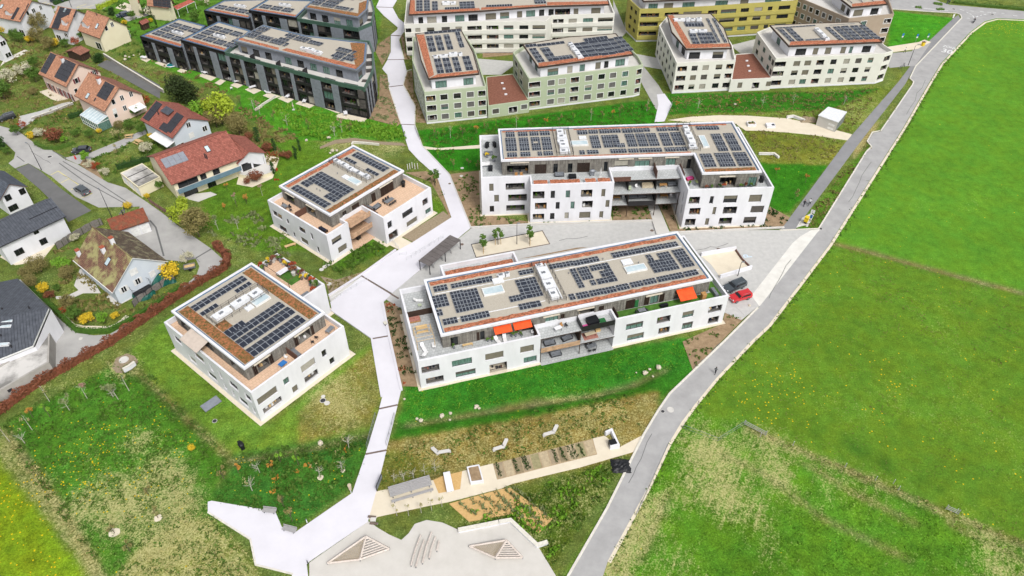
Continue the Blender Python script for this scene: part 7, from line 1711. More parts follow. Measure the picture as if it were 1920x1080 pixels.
beds=[(PX('w2',(545,185),(672,175),(740,205),(820,440),(800,420),(735,300)),.35,'leaf_green'),(PX('w2',(835,200),(1005,175),(1010,438),(1080,450),(1080,520),(960,520)),.5,'leaf_green'),
 (PX('w3',(545,135),(680,105),(700,330),(780,620),(800,740),(690,740),(600,420)),.9,'leaf_darkgreen'),(PX('w3',(640,640),(780,640),(820,810),(695,815)),.5,'leaf_rusty'),(PX('w3',(550,135),(680,105),(690,230),(570,230)),.5,'leaf_rusty'),
 (PX('w5',(140,5),(230,62),(480,102),(925,97),(932,5),(1105,5),(1135,92),(185,128)),.6,'leaf_green'),(PX('w5',(1172,5),(1236,5),(1272,135),(1715,120),(1760,25),(1860,80),(1830,128),(1272,152)),.8,'leaf_darkgreen'),
 (PX('e',(1250,590),(1340,690),(1010,1040),(935,850),(1215,722)),.5,'leaf_green'),(PX('w2',(10,838),(100,858),(300,800),(465,682),(265,822),(62,950)),.7,'leaf_olive'),
 (PX('w1',(395,300),(468,245),(472,350),(420,430)),1.0,'leaf_sage'),(PX('w1',(410,505),(455,512),(540,825),(520,845),(340,800),(400,650)),1.0,'leaf_sage'),(PX('w1',(590,490),(620,482),(630,620),(715,825),(650,822),(645,715),(568,580)),1.0,'leaf_olive'),
 (PX('w1',(548,245),(566,235),(575,350),(615,400),(575,400)),1.0,'leaf_olive'),(PX('w5',(435,298),(740,240),(790,236),(530,285)),.8,'leaf_olive')]
for P,d,m in beds:
 pts=rand_in(P,d*2.2);scatter('bed_planting',patchy(pts,6,-.2,int(d*10)),.14,.3,m,7,0,spread=.16)
pl=[]
for a,b in(((625,545),(760,650)),((710,525),(860,640)),((800,510),(965,625)),((880,480),(1080,680)),((960,455),(1230,720)),((1010,440),(1275,660))):
 A,B=g('w8',*a),g('w8',*b);n=int(math.hypot(B[0]-A[0],B[1]-A[1])/.55)
 for i in range(n):pl.append((A[0]+(B[0]-A[0])*i/n+rnd.gauss(0,.1),A[1]+(B[1]-A[1])*i/n+rnd.gauss(0,.1)))
scatter('vine_rows',pl,.1,.55,'leaf_sage',9,.03,spread=.16)
pl2=[]
for t,m in((1005,'g'),(1070,'g'),(1085,'g'),(880,'g'),(1290,'l'),(1345,'r'),(1400,'b'),(1430,'b'),(1475,'g')):
 A,B=g('w8',t,255-(t-880)*.235+10),g('w8',t+40,365-(t-880)*.24-6)
 for i in range(14):pl2.append((A[0]+(B[0]-A[0])*i/14+rnd.gauss(0,.12),A[1]+(B[1]-A[1])*i/14))
scatter('vegetable_rows',pl2,.09,.22,'leaf_darkgreen',6,.03,spread=.12)
def G4(*pts):return[G(p)for p in pts]
lawns=[(G4((0,790),(250,660),(430,860),(390,940),(470,1080),(200,1080),(60,900)),2.2,'leaf_green',.16,.22),(G4((430,850),(690,812),(690,860),(655,915),(560,985),(400,940),(440,870)),2.4,'leaf_green',.16,.22),
 (G4((765,722),(1290,640),(1300,680),(1100,735),(1000,742),(760,790)),2.4,'leaf_fresh',.12,.12),(G4((880,960),(1180,855),(1150,900),(1040,1060),(1000,1000)),2.6,'leaf_green',.16,.25),
 (G4((720,850),(1000,770),(1190,735),(1200,800),(900,870),(700,925)),1.6,'leaf_green',.18,.22),(G4((250,655),(330,585),(500,800),(700,660),(690,800),(430,845)),1.0,'leaf_fresh',.1,.1),
 (G4((1300,780),(1400,800),(1920,1015),(1920,1080),(1080,1080),(1215,930)),.9,'leaf_fresh',.13,.13),(G4((1400,650),(1600,460),(1920,560),(1920,1000),(1400,785),(1310,770)),.7,'leaf_olive',.1,.08),
 (G4((780,250),(1230,190),(1235,230),(900,255),(830,300)),1.6,'leaf_green',.16,.25),(G4((1250,180),(1650,165),(1560,300),(1420,300),(1250,220)),1.2,'leaf_olive',.16,.25),(G4((1495,425),(1712,165),(1535,428)),1.8,'leaf_olive',.16,.25),
 (G4((475,180),(750,240),(750,258),(560,255)),2.4,'leaf_fresh',.18,.35),(G4((0,60),(260,110),(240,330),(100,300),(0,240)),.5,'leaf_olive',.15,.2),(G4((480,470),(560,330),(700,450),(640,500)),1.0,'leaf_green',.12,.15)]
for P,d,m,w_,h_ in lawns:
 pts=patchy(rand_in(P,d*2),5,-.35,int(d*100));scatter('grass_tufts',pts,w_,h_,m,3,-.08,spread=.15)
for P,d in((G4((400,950),(480,1060),(480,1080),(240,1080),(330,970)),2.5),(G4((20,820),(60,860),(190,1060),(170,1060),(20,850)),2.0),(G4((1090,1080),(1215,930),(1250,930),(1160,1080)),1.4),(G4((560,590),(560,590),(561,591)),0),(G4((1400,797),(1920,1012),(1920,1024),(1400,803)),2.6),(G4((330,920),(400,950),(360,990),(300,960)),2.0)):
 if d:scatter('dry_grass',patchy(rand_in(P,d*2),3,-.2,5),.12,.16,'leaf_straw',3,-.06,spread=.15)
for P,d,m in((G4((0,60),(120,90),(250,120),(200,200),(60,260),(0,230)),.25,'leaf_olive'),(G4((100,0),(400,0),(260,120),(120,60)),.3,'leaf_green'),(G4((30,230),(240,180),(350,240),(230,330),(130,300)),.25,'leaf_green'),
  (G4((90,470),(250,440),(330,560),(230,610),(130,600)),.5,'leaf_olive'),(G4((240,120),(330,110),(560,260),(480,270),(350,180)),.3,'leaf_olive'),(G4((400,190),(560,250),(500,330),(430,250)),.7,'leaf_olive'),(G4((420,260),(520,290),(520,340),(440,330)),.5,'leaf_rusty'),
  (G4((380,430),(520,380),(560,480),(470,480)),.4,'leaf_sage'),(G4((600,490),(720,450),(730,470),(640,515)),1.2,'leaf_green'),(G4((560,235),(790,235),(800,262),(560,262)),.8,'leaf_fresh'),(G4((430,870),(680,820),(650,910),(560,980),(420,940)),.35,'leaf_green'),(G4((440,880),(660,830),(640,900),(560,960)),.03,'leaf_orange'),(G4((880,960),(1170,860),(1030,1050)),.7,'leaf_fresh')):
 scatter('undergrowth',patchy(rand_in(P,d*2),9,.0,int(d*77)),.22,.45,m,8,-.05,spread=.25)
vg=[]
for side in(pp((1142,1054),(1215,918),(1256,832),(1281,792),(1305,759),(1345,710),(1411,641),(1443,611),(1557,461),(1584,418),(1696,241),(1742,161),(1767,120),(1822,61)),):
 for a,b in zip(side,side[1:]):
  L_=math.hypot(b[0]-a[0],b[1]-a[1]);nx_,ny_=(b[1]-a[1])/L_,-(b[0]-a[0])/L_
  for i in range(int(L_*3)):t=rnd.random();o_=rnd.gauss(.55,.35)if side[0][0]>0 else 0;vg.append((a[0]+(b[0]-a[0])*t+nx_*o_,a[1]+(b[1]-a[1])*t+ny_*o_))
scatter('verge_grass',vg,.14,.16,'leaf_green',3,.0,spread=.15)
# ================= THINGS =================
def xf(fr,z0=0):
 def T(u,v,z):x,y=fr.w(u,v);return(x,y,z0+z)
 return T
# ---- shelter beside the walkway ----
c=PX('w2',(617,742),(692,772),(892,606),(836,586),z=2.5)
root=thing('shelter','brown flat roofed bicycle shelter of eight roof panels beside the walkway','shelter',(*centroid(c),0));RL=LL(root)
frS=Fr(c[1],c[2]);Ls=math.hypot(c[2][0]-c[1][0],c[2][1]-c[1][1]);Ws=frS.l(c[3])[1];Ws=abs(frS.l(c[0])[1])
for i in range(8):
 mb=MB();mb.box(frS,Ls*i/8+.03,Ls*(i+1)/8-.03,0,Ws,2.42,2.5);mb.build('roof_panel',['shelter_roof'],root,RL)
for u in(.15,Ls/2,Ls-.15):
 for v in(.15,Ws-.15):mb=MB();mb.box(frS,u-.07,u+.07,v-.07,v+.07,0,2.415);mb.build('post',['metal_dark'],root,RL)
mb=MB();mb.box(frS,0,Ls,.1,.2,2.3,2.415);mb.box(frS,0,Ls,Ws-.2,Ws-.1,2.3,2.415);mb.build('beam',['metal_dark'],root,RL)
def b_bike(m='metal_grey'):
 def f(r_):
  for x in(-.52,.52):
   mb=MB();n=14
   for i in range(n):a,b=2*math.pi*i/n,2*math.pi*(i+1)/n;mb.bar((x+.33*math.cos(a),0,.34+.33*math.sin(a)),(x+.33*math.cos(b),0,.34+.33*math.sin(b)),.025,n=4)
   for i in range(4):a=math.pi*i/4;mb.bar((x+.33*math.cos(a),0,.34+.33*math.sin(a)),(x-.33*math.cos(a),0,.34-.33*math.sin(a)),.006,n=3)
   lb(mb,'wheel',['rubber_black'],r_)
  mb=MB()
  for a,b in(((-.52,0,.34),(-.15,0,.85)),((-.15,0,.85),(.35,0,.85)),((-.05,0,.35),(.37,0,.8)),((-.05,0,.35),(-.15,0,.85)),((-.52,0,.34),(-.05,0,.35)),((.52,0,.34),(.35,0,.95))):mb.bar(a,b,.022)
  lb(mb,'frame',[m],r_);mb=MB();mb.bar((.35,-.27,.98),(.35,.27,.98),.02);lb(mb,'handlebar',['metal_dark'],r_);mb=MB();mb.box(F0,-.28,-.02,-.07,.07,.88,.94);lb(mb,'saddle',['rubber_black'],r_)
 return f
for i,t in enumerate((.22,.5,.78)):
 x,y=frS.w(Ls*t,Ws*.5);place('bicycle',b_bike(),x,y,.05,frS.a+1.3,['left','middle','right'][i]+' bicycle parked under the brown shelter roof','bicycle','bicycles under the shelter')
# ---- entrance ramp of the garage ----
z=.02;root=thing('ramp_wall','low concrete walls around the underground garage ramp beside the parked cars','wall',(*g('w5',1520,330),0));RL=LL(root)
for pts,h in((((1395,283),(1578,252)),1.0),(((1578,252),(1612,302)),.35),(((1612,302),(1662,350)),.35),(((1495,400),(1662,350)),.9)):
 mb=MB();pathline(mb,PX('w5',*pts),.3,0,h);mb.build('wall_section',['plaster' if h>.5 else 'brown_panel'],root,RL)
sheet('ramp_floor',ccw(PX('w5',(1400,285),(1575,255),(1655,348),(1500,398),(1450,330))),.034,'gravel_pale')
# ---- railings ----
def railing(label,pts,h=1.0,step=1.2,m='metal_white',fine=True,name='railing',group=None):
 root=thing(name,label,'railing',(*pts[0],0),group);RL=LL(root);mb=MB();mp=MB()
 for a,b in zip(pts,pts[1:]):
  L=math.hypot(b[0]-a[0],b[1]-a[1]);n=max(1,int(L/step))
  mb.bar((*a,h),(*b,h),.035);mb.bar((*a,.15),(*b,.15),.02)
  for i in range(n+1):
   x,y=a[0]+(b[0]-a[0])*i/n,a[1]+(b[1]-a[1])*i/n;mp.bar((x,y,0),(x,y,h),.03)
  if fine:
   for i in range(int(L/.3)):x,y=a[0]+(b[0]-a[0])*i*.3/L,a[1]+(b[1]-a[1])*i*.3/L;mb.bar((x,y,.15),(x,y,h),.008,n=3)
 mb.build('rail',[m],root,RL);mp.build('post',[m],root,RL);return root
railing('white handrail beside the ramp strip left of the broad walkway square',PX('w2',(66,1005),(300,862)))
railing('white handrail between walkway and bicycle shelter',PX('w2',(550,738),(780,595)))
railing('short white handrail at the entrance path of the north-west cube',PX('w2',(428,632),(460,622),(500,668)),.9)
railing('second short white handrail near the entrance path',PX('w2',(505,705),(548,700)),.9)
railing('left side railing of the walkway bridge over the ditch',PX('w4',(1168,0),(1108,218)),1.0,1.5,'metal_grey')
railing('right side railing of the walkway bridge over the ditch',PX('w4',(1296,0),(1240,200)),1.0,1.5,'metal_grey')
railing('left railing of the upper walkway bridge below the green block',PX('w1',(552,862),(580,948)),1.0,1.5,'metal_grey')
railing('right railing of the upper walkway bridge below the green block',PX('w1',(642,872),(675,950)),1.0,1.5,'metal_grey')
railing('grey railing on the white lane end between the two hillside pairs',PX('w6',(208,160),(180,225)),1.0,1.5,'metal_grey')
railing('thin wire fence along the lower field edge beside the road',PX('r',(275,480),(190,670),(130,800)),.9,4,'metal_grey',False,'wire_fence')
railing('thin wire fence across the field corner',PX('r',(345,400),(505,460),(628,382)),.9,4,'metal_grey',False,'wire_fence')
for(a,b,lab)in(((628,382),(725,432),'weathered wooden field gate lying at the start of the field boundary'),((1555,772),(1610,795),'weathered wooden field gate at the right end of the field boundary')):
 root=thing('field_gate',lab,'gate',(*g('r',*a),0));RL=LL(root);A,B=g('r',*a),g('r',*b)
 for zz in(.15,.5,.85):mb=MB();mb.bar((*A,zz),(*B,zz),.06);mb.build('gate_rail',['wood_grey'],root,RL)
 for P in(A,B):mb=MB();mb.bar((*P,0),(*P,1.1),.09);mb.build('post',['wood_grey'],root,RL)
for i,(a,b)in enumerate(((850,480),(1090,580),(1312,655),(1335,685),(415,290),(700,440),(1600,790),(1230,640))):
 x,y=g('r',a,b);r_=thing('fence_post','x','post',(x,y,0),'field boundary posts');r_['label']=ORD[i]+' in a scattered set of thin wooden posts on the field boundary'
 mb=MB();mb.bar((0,0,0),(0,0,1.1),.06,n=6,r2=.05);lb(mb,'shaft',['wood_grey'],r_);mb=MB();mb.bar((0,0,1.1),(0,0,1.16),.07,n=6,r2=.03);lb(mb,'cap',['metal_white'],r_)
# ---- panel fences ----
def panel_fence(label,k,pts,h=1.7,m='fence_grey',post='metal_dark',curve=.15):
 P=PX(k,*pts);root=thing('panel_fence',label,'fence',(*P[0],0));RL=LL(root)
 for i,(a,b)in enumerate(zip(P,P[1:])):
  fr=Fr(a,b);L=math.hypot(b[0]-a[0],b[1]-a[1]);mb=MB();n=6
  for j in range(n):
   u0,u1=.08+(L-.16)*j/n,.08+(L-.16)*(j+1)/n;z0=h+curve*math.sin(math.pi*j/n);z1=h+curve*math.sin(math.pi*(j+1)/n)
   for s_ in(-.03,.03):q4=[(*fr.w(u0,s_),.05),(*fr.w(u1,s_),.05),(*fr.w(u1,s_),z1),(*fr.w(u0,s_),z0)];mb.poly(q4 if s_<0 else q4[::-1])
   mb.poly([(*fr.w(u0,-.03),z0),(*fr.w(u1,-.03),z1),(*fr.w(u1,.03),z1),(*fr.w(u0,.03),z0)])
  mb.build('fence_panel',[m],root,RL)
 for p in P:mb=MB();mb.bar((*p,0),(*p,h+.1),.06);mb.build('post',[post],root,RL)
panel_fence('grey curved top panel fence between the slate house and the old mossy house','h6',((-60,475),(0,440),(50,405),(110,368),(200,318),(285,268),(370,232),(400,225)))
panel_fence('grey curved top panel fence in front of the green tarpaulins','h6',((712,1060),(755,1010),(850,965),(905,915),(990,860),(1045,822),(1130,785)),1.5)
panel_fence('reddish wooden board fence beside the village lane below the garages','h6',((868,-5),(925,38),(975,70),(1030,105),(1090,150)),1.2,'fence_red','dark_wood',0)
def garden_wall(label,k,pts,w,h,m,name='garden_wall',cat='wall'):
 P=PX(k,*pts);mb=MB();pathline(mb,P,w,0,h);root=thing(name,label,cat,(*P[0],0));mb.build('wall_body',[m],root,LL(root));mb=MB();pathline(mb,P,w+.1,h+.001,h+.06);mb.build('coping',['kerb'],root,LL(root));return root
garden_wall('long straight garden wall between the pink house drive and the charcoal row gardens','1',((588,318),(680,375),(800,448),(922,522)),.3,1.0,'stucco_grey')
garden_wall('low pale wall along the walk below the pale pink house garden','h3',((0,965),(260,880),(560,760)),.3,.6,'stucco_grey')
garden_wall('low pale wall below the pink house garden','h3',((1010,1030),(1190,960),(1345,890)),.25,.4,'kerb')
garden_wall('low pale garden wall ending in boulders between two charcoal row gardens','w1',((-130,740),(-60,690),(0,655)),.25,.4,'kerb')if False else None
garden_wall('low pale divider wall running from the charcoal row to a boulder pile','2',((860,748),(920,705),(1000,655)),.3,.5,'kerb')
garden_wall('white bent retaining wall beside the gravel path near the utility building','w6',((958,250),(1000,244),(1075,272)),.5,.6,'plaster')
garden_wall('pale bent wall end on the lawn right of the long north block','w6',((775,487),(875,488),(905,512)),.4,.5,'plaster')
garden_wall('pale retaining wall behind the north-west cube','w1',((215,985),(225,968),(300,972),(400,982)),.3,.5,'kerb')
sheet('gravel_patch',ccw(PX('l',(540,75),(560,30),(610,8),(650,20),(665,45),(630,75),(590,100),(560,100))),.03,'mulch')
garden_wall('small white wedge shaped headwall at the start of the meadow ditch','l',((600,98),(630,82),(655,62)),.35,.9,'plaster')
garden_wall('white bench wall edging the playground, long left part','w7',((1117,228),(1300,192),(1420,168)),.55,.5,'plaster','bench_wall','bench')
garden_wall('white bench wall edging the playground, angled right part','w7',((1424,166),(1508,152),(1708,340),(1787,315)),.5,.5,'plaster','bench_wall','bench')
garden_wall('dark steel edge wall between walkway and slope near the bridge','w3',((545,296),(560,318)),.5,.4,'metal_dark','planter_edge','planter')
# ---- rocks ----
def rock(x,y,s,label,group=None,seed=0):
 r_=random.Random(seed);mb=MB();bm=bmesh_ico(s,r_);bm_to(mb,bm);o=mb.build('boulder',['rock'],None,(x,y,0),uv=False);tag(o,label,'boulder',group);return o
import bmesh
def bmesh_ico(s,r_):
 bm=bmesh.new();bmesh.ops.create_icosphere(bm,subdivisions=1,radius=s)
 for v in bm.verts:v.co*=r_.uniform(.75,1.2);v.co.z=v.co.z*.65+s*.35
 return bm
def bm_to(mb,bm,off=(0,0,0)):
 pass
def rock(x,y,s,label,group=None,seed=0):
 r_=random.Random(seed);bm=bmesh_ico(s,r_);me=bpy.data.meshes.new('boulder');bm.to_mesh(me);bm.free();me.materials.append(M['rock']);o=bpy.data.objects.new('boulder',me);COL.objects.link(o);o.location=(x,y,0);o.rotation_euler=(0,0,r_.uniform(0,6));tag(o,label,'boulder',group);return o
RK=[('p',428,98,.7,'pale boulder beside the ditch near the walkway bridge, leftmost of its pair'),('p',405,85,.5,'smaller pale boulder beside the ditch near the walkway bridge'),('p',560,68,.8,'single pale boulder on the lawn edge left of the ditch bend'),('p',612,52,.6,'pale boulder right of the single pale boulder'),('p',607,92,.4,'small pale stone just below the ditch boulders'),('p',775,8,.7,'pale boulder in the cluster above the ditch, left'),('p',765,18,.4,'small stone in the cluster above the ditch'),('p',790,20,.5,'pale boulder in the cluster above the ditch, right'),
 ('r',170,148,.9,'largest pale boulder at the right end of the ditch lawn'),('r',192,130,.5,'small boulder left of the split boulder'),('r',232,122,1.0,'split pale boulder at the right end of the ditch lawn'),('r',207,162,.35,'small stone below the right end boulders'),('r',130,145,.3,'tiny stone at the right end of the ditch'),
 ('w4',795,185,.9,'rosy boulder on the bare track above the saplings'),('l',640,875,.3,'x'),('w1',62,932,.7,'flat pale boulder behind the north-west cube'),('w1',85,1020,1.0,'large pale boulder in the pile behind the north-west cube'),('w1',115,1018,.7,'round boulder right in the pile behind the north-west cube'),('w1',70,1035,.6,'lower boulder in the pile behind the north-west cube'),
 ('w6',620,160,.8,'light boulder on the lawn below the cream blocks'),('w3',712,938,.4,'small white stone on the lawn next to the long south block'),('e',1408,592,.5,'tan stone on the pavers near the red car'),('e',1345,680,.3,'small pale stone at the road kerb'),
 ('h2',440,845,.8,'flat round stepping boulder, upper left of the garden trio'),('h2',500,860,.6,'flat stepping boulder, middle of the garden trio'),('h2',560,835,.6,'flat stepping boulder, right of the garden trio'),('h2',435,900,1.0,'broad flat boulder below the garden trio'),('h2',655,815,.4,'small flat stone near the charcoal row patio'),
 ('2',1205,950,.8,'pale upright boulder on the strip above the north-west cube'),('2',1355,930,.8,'flat oval boulder beside the ditch track'),('2',868,745,.9,'boulder at the end of the pale divider wall'),('2',885,735,.6,'second boulder at the end of the pale divider wall'),('2',900,725,.5,'third boulder at the end of the pale divider wall'),
 ('w6',893,60,.3,'x')]
for i,(k,a,b,s,lab)in enumerate(RK):
 if lab!='x':rock(*g(k,a,b),s*.6,lab,'boulders',i)
MH=[('w3',25,950,.45,'dark manhole ring on the lawn by the lower left cube'),('w3',60,972,.4,'pale round cover on the lawn by the lower left cube'),('w3',27,916,.3,'small pale round cover on the lawn by the lower left cube'),('l',597,38,.7,'large round well cover on the dry mound'),('w2',58,886,.4,'pale round cover in the bed above the lower left cube'),('w2',820,252,.3,'rusty round cover in the white walkway'),('w2',898,636,.4,'rusty round cover in the paving right of the shelter'),('w2',895,203,.35,'pale round cover in the soil bed'),('w2',900,153,.35,'pale round cover on the lawn above the soil bed'),('w5',1488,246,.4,'rusty round cover in the forecourt near the ramp'),('w5',1136,148,.4,'rusty round cover in the forecourt near the footpath'),('r',287,315,.5,'beige round cover in the road bend'),('r',252,323,.3,'small dark square-looking cover at the road kerb'),('w6',1180,972,.35,'dark round cover at the road kerb by the letterbox'),('z8',1345,75,.5,'dark round cover in the junction'),('z8',1660,118,.5,'dark round cover on the right of the junction'),('l',1035,333,.35,'dark round cover on the lawn left of the lower left cube'),('h4',530,478,.5,'dark round cover in the village road'),('h7',545,558,.3,'small cover on the alley behind the hedge'),('w2',10,795,.4,'stepping stone, left of three below the north-west cube'),('w2',30,778,.4,'stepping stone, middle of three below the north-west cube'),('w2',50,765,.4,'stepping stone, right of three below the north-west cube')]
for i,(k,a,b,r_,lab)in enumerate(MH):
 x,y=g(k,a,b);rt=thing('manhole_cover' if 'stepping' not in lab else 'stepping_stone',lab,'cover' if 'stepping' not in lab else 'stone',(x,y,0));mb=MB();zt=.075 if 'walkway' in lab else.045
 m='seam_brown' if 'rusty' in lab else('metal_dark' if 'dark' in lab else 'concrete_slab');mb.bar((0,0,-.1),(0,0,zt),r_,n=18);lb(mb,'lid' if 'stepping' not in lab else 'slab',[m],rt);mb=MB()
 for j in range(18):a0,a1=2*math.pi*j/18,2*math.pi*(j+1)/18;mb.bar((math.cos(a0)*r_*1.1,math.sin(a0)*r_*1.1,zt-.01),(math.cos(a1)*r_*1.1,math.sin(a1)*r_*1.1,zt-.01),r_*.12,n=4)
 lb(mb,'rim',['concrete_slab'],rt)
# ---- benches and garden furniture on the lower terrace ----
def zig(label,k,pts):
 P=PX(k,*pts);root=thing('bench',label,'bench',(*P[1],0),'bent concrete benches on the meadow');RL=LL(root)
 for a,b in zip(P,P[1:]):mb=MB();pathline(mb,[a,b],.6,.38,.5);mb.build('seat',['concrete_slab'],root,RL);
 for p in P:
  f=Fr(p,ang=.3);mb=MB();mb.box(f,-.18,.18,-.18,.18,0,.375);mb.build('foot',['concrete_slab'],root,RL)
zig('bent concrete bench nearest the walkway, leftmost of the three','w8',((425,162),(462,198),(550,183)))
zig('bent concrete bench in the middle of the three on the meadow','w8',((868,174),(938,152),(960,100)))
zig('bent concrete bench above the vegetable bed, rightmost of the three','w8',((1228,70),(1298,48),(1322,0)))
P=PX('w8',(118,490),(415,402));root=thing('slatted_bench','very long slatted grey table with a bench beside the walkway','bench',(*P[0],0));RL=LL(root);fr=Fr(P[0],P[1]);L=math.hypot(P[1][0]-P[0][0],P[1][1]-P[0][1])
for i in range(7):mb=MB();mb.box(fr,0,L,-.9+i*.27,-.9+i*.27+.22,.7,.76);mb.build('slat',['wood_grey'],root,RL)
for u in(.4,L/2,L-.4):mb=MB();mb.box(fr,u-.06,u+.06,-.8,.85,0,.695);mb.build('leg',['metal_grey'],root,RL)
for i in range(2):mb=MB();mb.box(fr,0,L,-1.75+i*.24,-1.75+i*.24+.2,.42,.48);mb.build('slat',['wood_grey'],root,RL)
for u in(.4,L/2,L-.4):mb=MB();mb.box(fr,u-.06,u+.06,-1.72,-1.35,0,.415);mb.build('leg',['metal_grey'],root,RL)
P=PX('w8',(502,340),(550,328),(582,465),(530,475));f=Fr(P[3],P[2]);root=thing('table_tennis_table','plain white block table on the straw coloured patch of the garden path','table',(*centroid(P),0));mb=MB();mb.prism(ccw([G(q('w8',*p),.76)for p in((502,330),(550,320),(581,458),(530,470))]),.66,.76,0,bottom=True);mb.build('tabletop',['plaster'],root,LL(root));mb=MB();mb.prism(inset(ccw([G(q('w8',*p),.76)for p in((502,330),(550,320),(581,458),(530,470))]),.3),0,.655);mb.build('base',['concrete_slab'],root,LL(root))
P=ccw([G(q('w8',*p),.7)for p in((672,288),(762,270),(795,388),(700,402))]);root=thing('raised_bed','white walled raised planting bed beside the garden path','planter',(*centroid(P),0));mb=MB();mb.ring(P,.2,0,.7);mb.build('wall',['plaster'],root,LL(root));mb=MB();mb.poly([(*p,.6)for p in inset(P,.2)]);mb.build('soil',['soil'],root,LL(root))
c=centroid(P)
fr=Fr(g('w8',1668,62),g('w8',1715,45));root=thing('compost_station','white walled bay with a black bin at the end of the vegetable bed','bin bay',(*g('w8',1715,100),0));RL=LL(root);mb=MB();pathline(mb,PX('w8',(1668,62),(1712,42),(1762,150),(1702,160)),.35,0,.9);mb.build('wall',['plaster'],root,RL)
x,y=g('w8',1720,135);place('compost_bin',b_box('plastic_black',1.1,.9,1.0),x,y,.02,.3,'black compost bin inside the white walled bay','bin')
def lump(label,x,y,sx,sy,h,m,name='tarpaulin_heap',cat='tarpaulin',rz=0,seed=3):
 r_=random.Random(seed);mb=MB();n=9;V={}
 for i in range(n+1):
  for j in range(n+1):
   a,b=i/n*2-1,j/n*2-1;k=max(0,1-max(abs(a),abs(b))**3);V[i,j]=(a*sx*r_.uniform(.92,1.08),b*sy*r_.uniform(.92,1.08),h*k*r_.uniform(.6,1.1)+.01)
 for i in range(n):
  for j in range(n):mb.poly([V[i,j],V[i+1,j],V[i+1,j+1],V[i,j+1]])
 o=mb.build(name,[m],None,(0,0,0),uv=False);o.location=(x,y,.02);o.rotation_euler=(0,0,rz);tag(o,label,cat);return o
x,y=g('w8',1782,285);lump('crumpled black tarpaulin heap beside the road at the end of the garden path',x,y,1.5,1.3,.6,'plastic_black',seed=4)
x,y=g('l',1018,252)
root=thing('blue_grey_board','blue-grey rectangular board lying on the lawn left of the lower left cube','board',(x,y,.05));root.rotation_euler=(R(6),0,.85);mb=MB();mb.box(F0,-1.5,1.5,-.8,.8,.05,.12);lb(mb,'panel',['grey_panel'],root);mb=MB();mb.box(F0,-1.55,-1.5,-.85,.85,.03,.16);mb.box(F0,1.5,1.55,-.85,.85,.03,.16);mb.box(F0,-1.5,1.5,-.85,-.8,.03,.16);mb.box(F0,-1.5,1.5,.8,.85,.03,.16);lb(mb,'rim',['metal_grey'],root)
for(k,a,b,lab,kd)in(('l',1165,455,'covered black kettle grill standing alone on the lawn at the ditch corner','g'),('w2',528,256,'covered black kettle grill in the corner of the long tan terrace','g'),('w2',243,590,'round black covered grill on the patio of the north-west cube','g')):
 z=0 if 'lawn' in lab else(fz if False else(5.9 if 'terrace' in lab else.06));x,y=g(k,a,b,z+.5);place('grill',b_grill(),x,y,z,rnd.uniform(0,3),lab,'grill',s=1.3)
def T(fr,kind,builder,u,v,z,rz,label,cat,s=1,group=None):
 x,y=fr.w(u,v);return place(kind,builder,x,y,z,fr.a+rz,label,cat,group,s)
T(frD,'dining_table',b_table('metal_grey','metal_dark',2.2,1.0),13.6,-2.6,5.9,0,'grey dining table on the long tan terrace of the north-west cube','table')
for i in range(3):
 for s_ in(-1,1):T(frD,'terrace_chair',b_chair('metal_dark'),12.9+i*.7,-2.6+s_*.95,5.9,0 if s_>0 else math.pi,f'{("left","middle","right")[i]} dark chair on the {"far" if s_ > 0 else "near"} side of the grey dining table','chair',group='chairs at the grey terrace table')
for i,(u,v)in enumerate(((9.6,-1.2),(10.6,-1.0))):T(frD,'terrace_sofa',b_sofa('metal_grey','metal_dark'),u,v-i*.9,5.9,.1 if i else 1.6,['dark sofa against the brown screen of the tan terrace','dark sofa in front of the brown screen of the tan terrace'][i],'sofa')
T(frD,'garden_table',b_table('metal_grey','metal_grey',1.5,.9),-1.7,13.0,5.9,1.57,'grey table on the narrow left terrace of the north-west cube','table')
T(frD,'rattan_sofa',b_sofa('fabric_navy','dark_wood'),-1.6,.8,5.9,1.57,'dark lounge sofa at the front corner of the north-west cube terrace','sofa')
for i,v in enumerate((12.2,13.8,11.2)):T(frD,'terrace_chair',b_chair('metal_dark'),-1.0-i*.3,v,5.9,.5*i,f'{ORD[i]} dark chair around the grey table on the narrow left terrace','chair')
mb=MB();P=frD.P((-3.3,6.2),(-1.5,6.2));
root=thing('wooden_bench','pale wooden plank bench on the lawn in front of the north-west cube','bench',(*g('d',316,790),0));root.rotation_euler=(0,0,.5)
for i in range(3):mb=MB();mb.box(F0,-1.2,1.2,-.35+i*.25,-.15+i*.25,.4,.46);lb(mb,'slat',['wood_light'],root)
for sx in(-.9,.9):mb=MB();mb.box(F0,sx-.06,sx+.06,-.3,.3,0,.395);lb(mb,'leg',['wood_light'],root)
for i,(a,b)in enumerate(((1135,255),(1150,250),(1167,242),(1185,250),(1205,248))):
 x,y=g('d',a,b);r_=thing('tree_guard',f'{ORD[i]} white tube from the left in the row on the lawn behind the north-west cube','tube',(x,y,0),'white plant tubes');mb=MB();mb.bar((0,0,0),(0,0,1.6),.08,n=8);lb(mb,'tube',['plastic_white'],r_);mb=MB();mb.bar((.14,0,0),(.14,0,1.2),.02);lb(mb,'stake',['wood_light'],r_)
zB=fzB
T(frB,'garden_table',b_table('plaster','metal_grey',2.4,1.2),20.4,17.2,zB,0,'white table on the green rug of the roof garden','table',1)
o=plate(B_,'rug',frB.P((19.3,13.4),(21.9,13.4),(21.9,17.8),(19.3,17.8)),zB+.004,zB+.03,'deck_green',frB.a)
mb=MB()
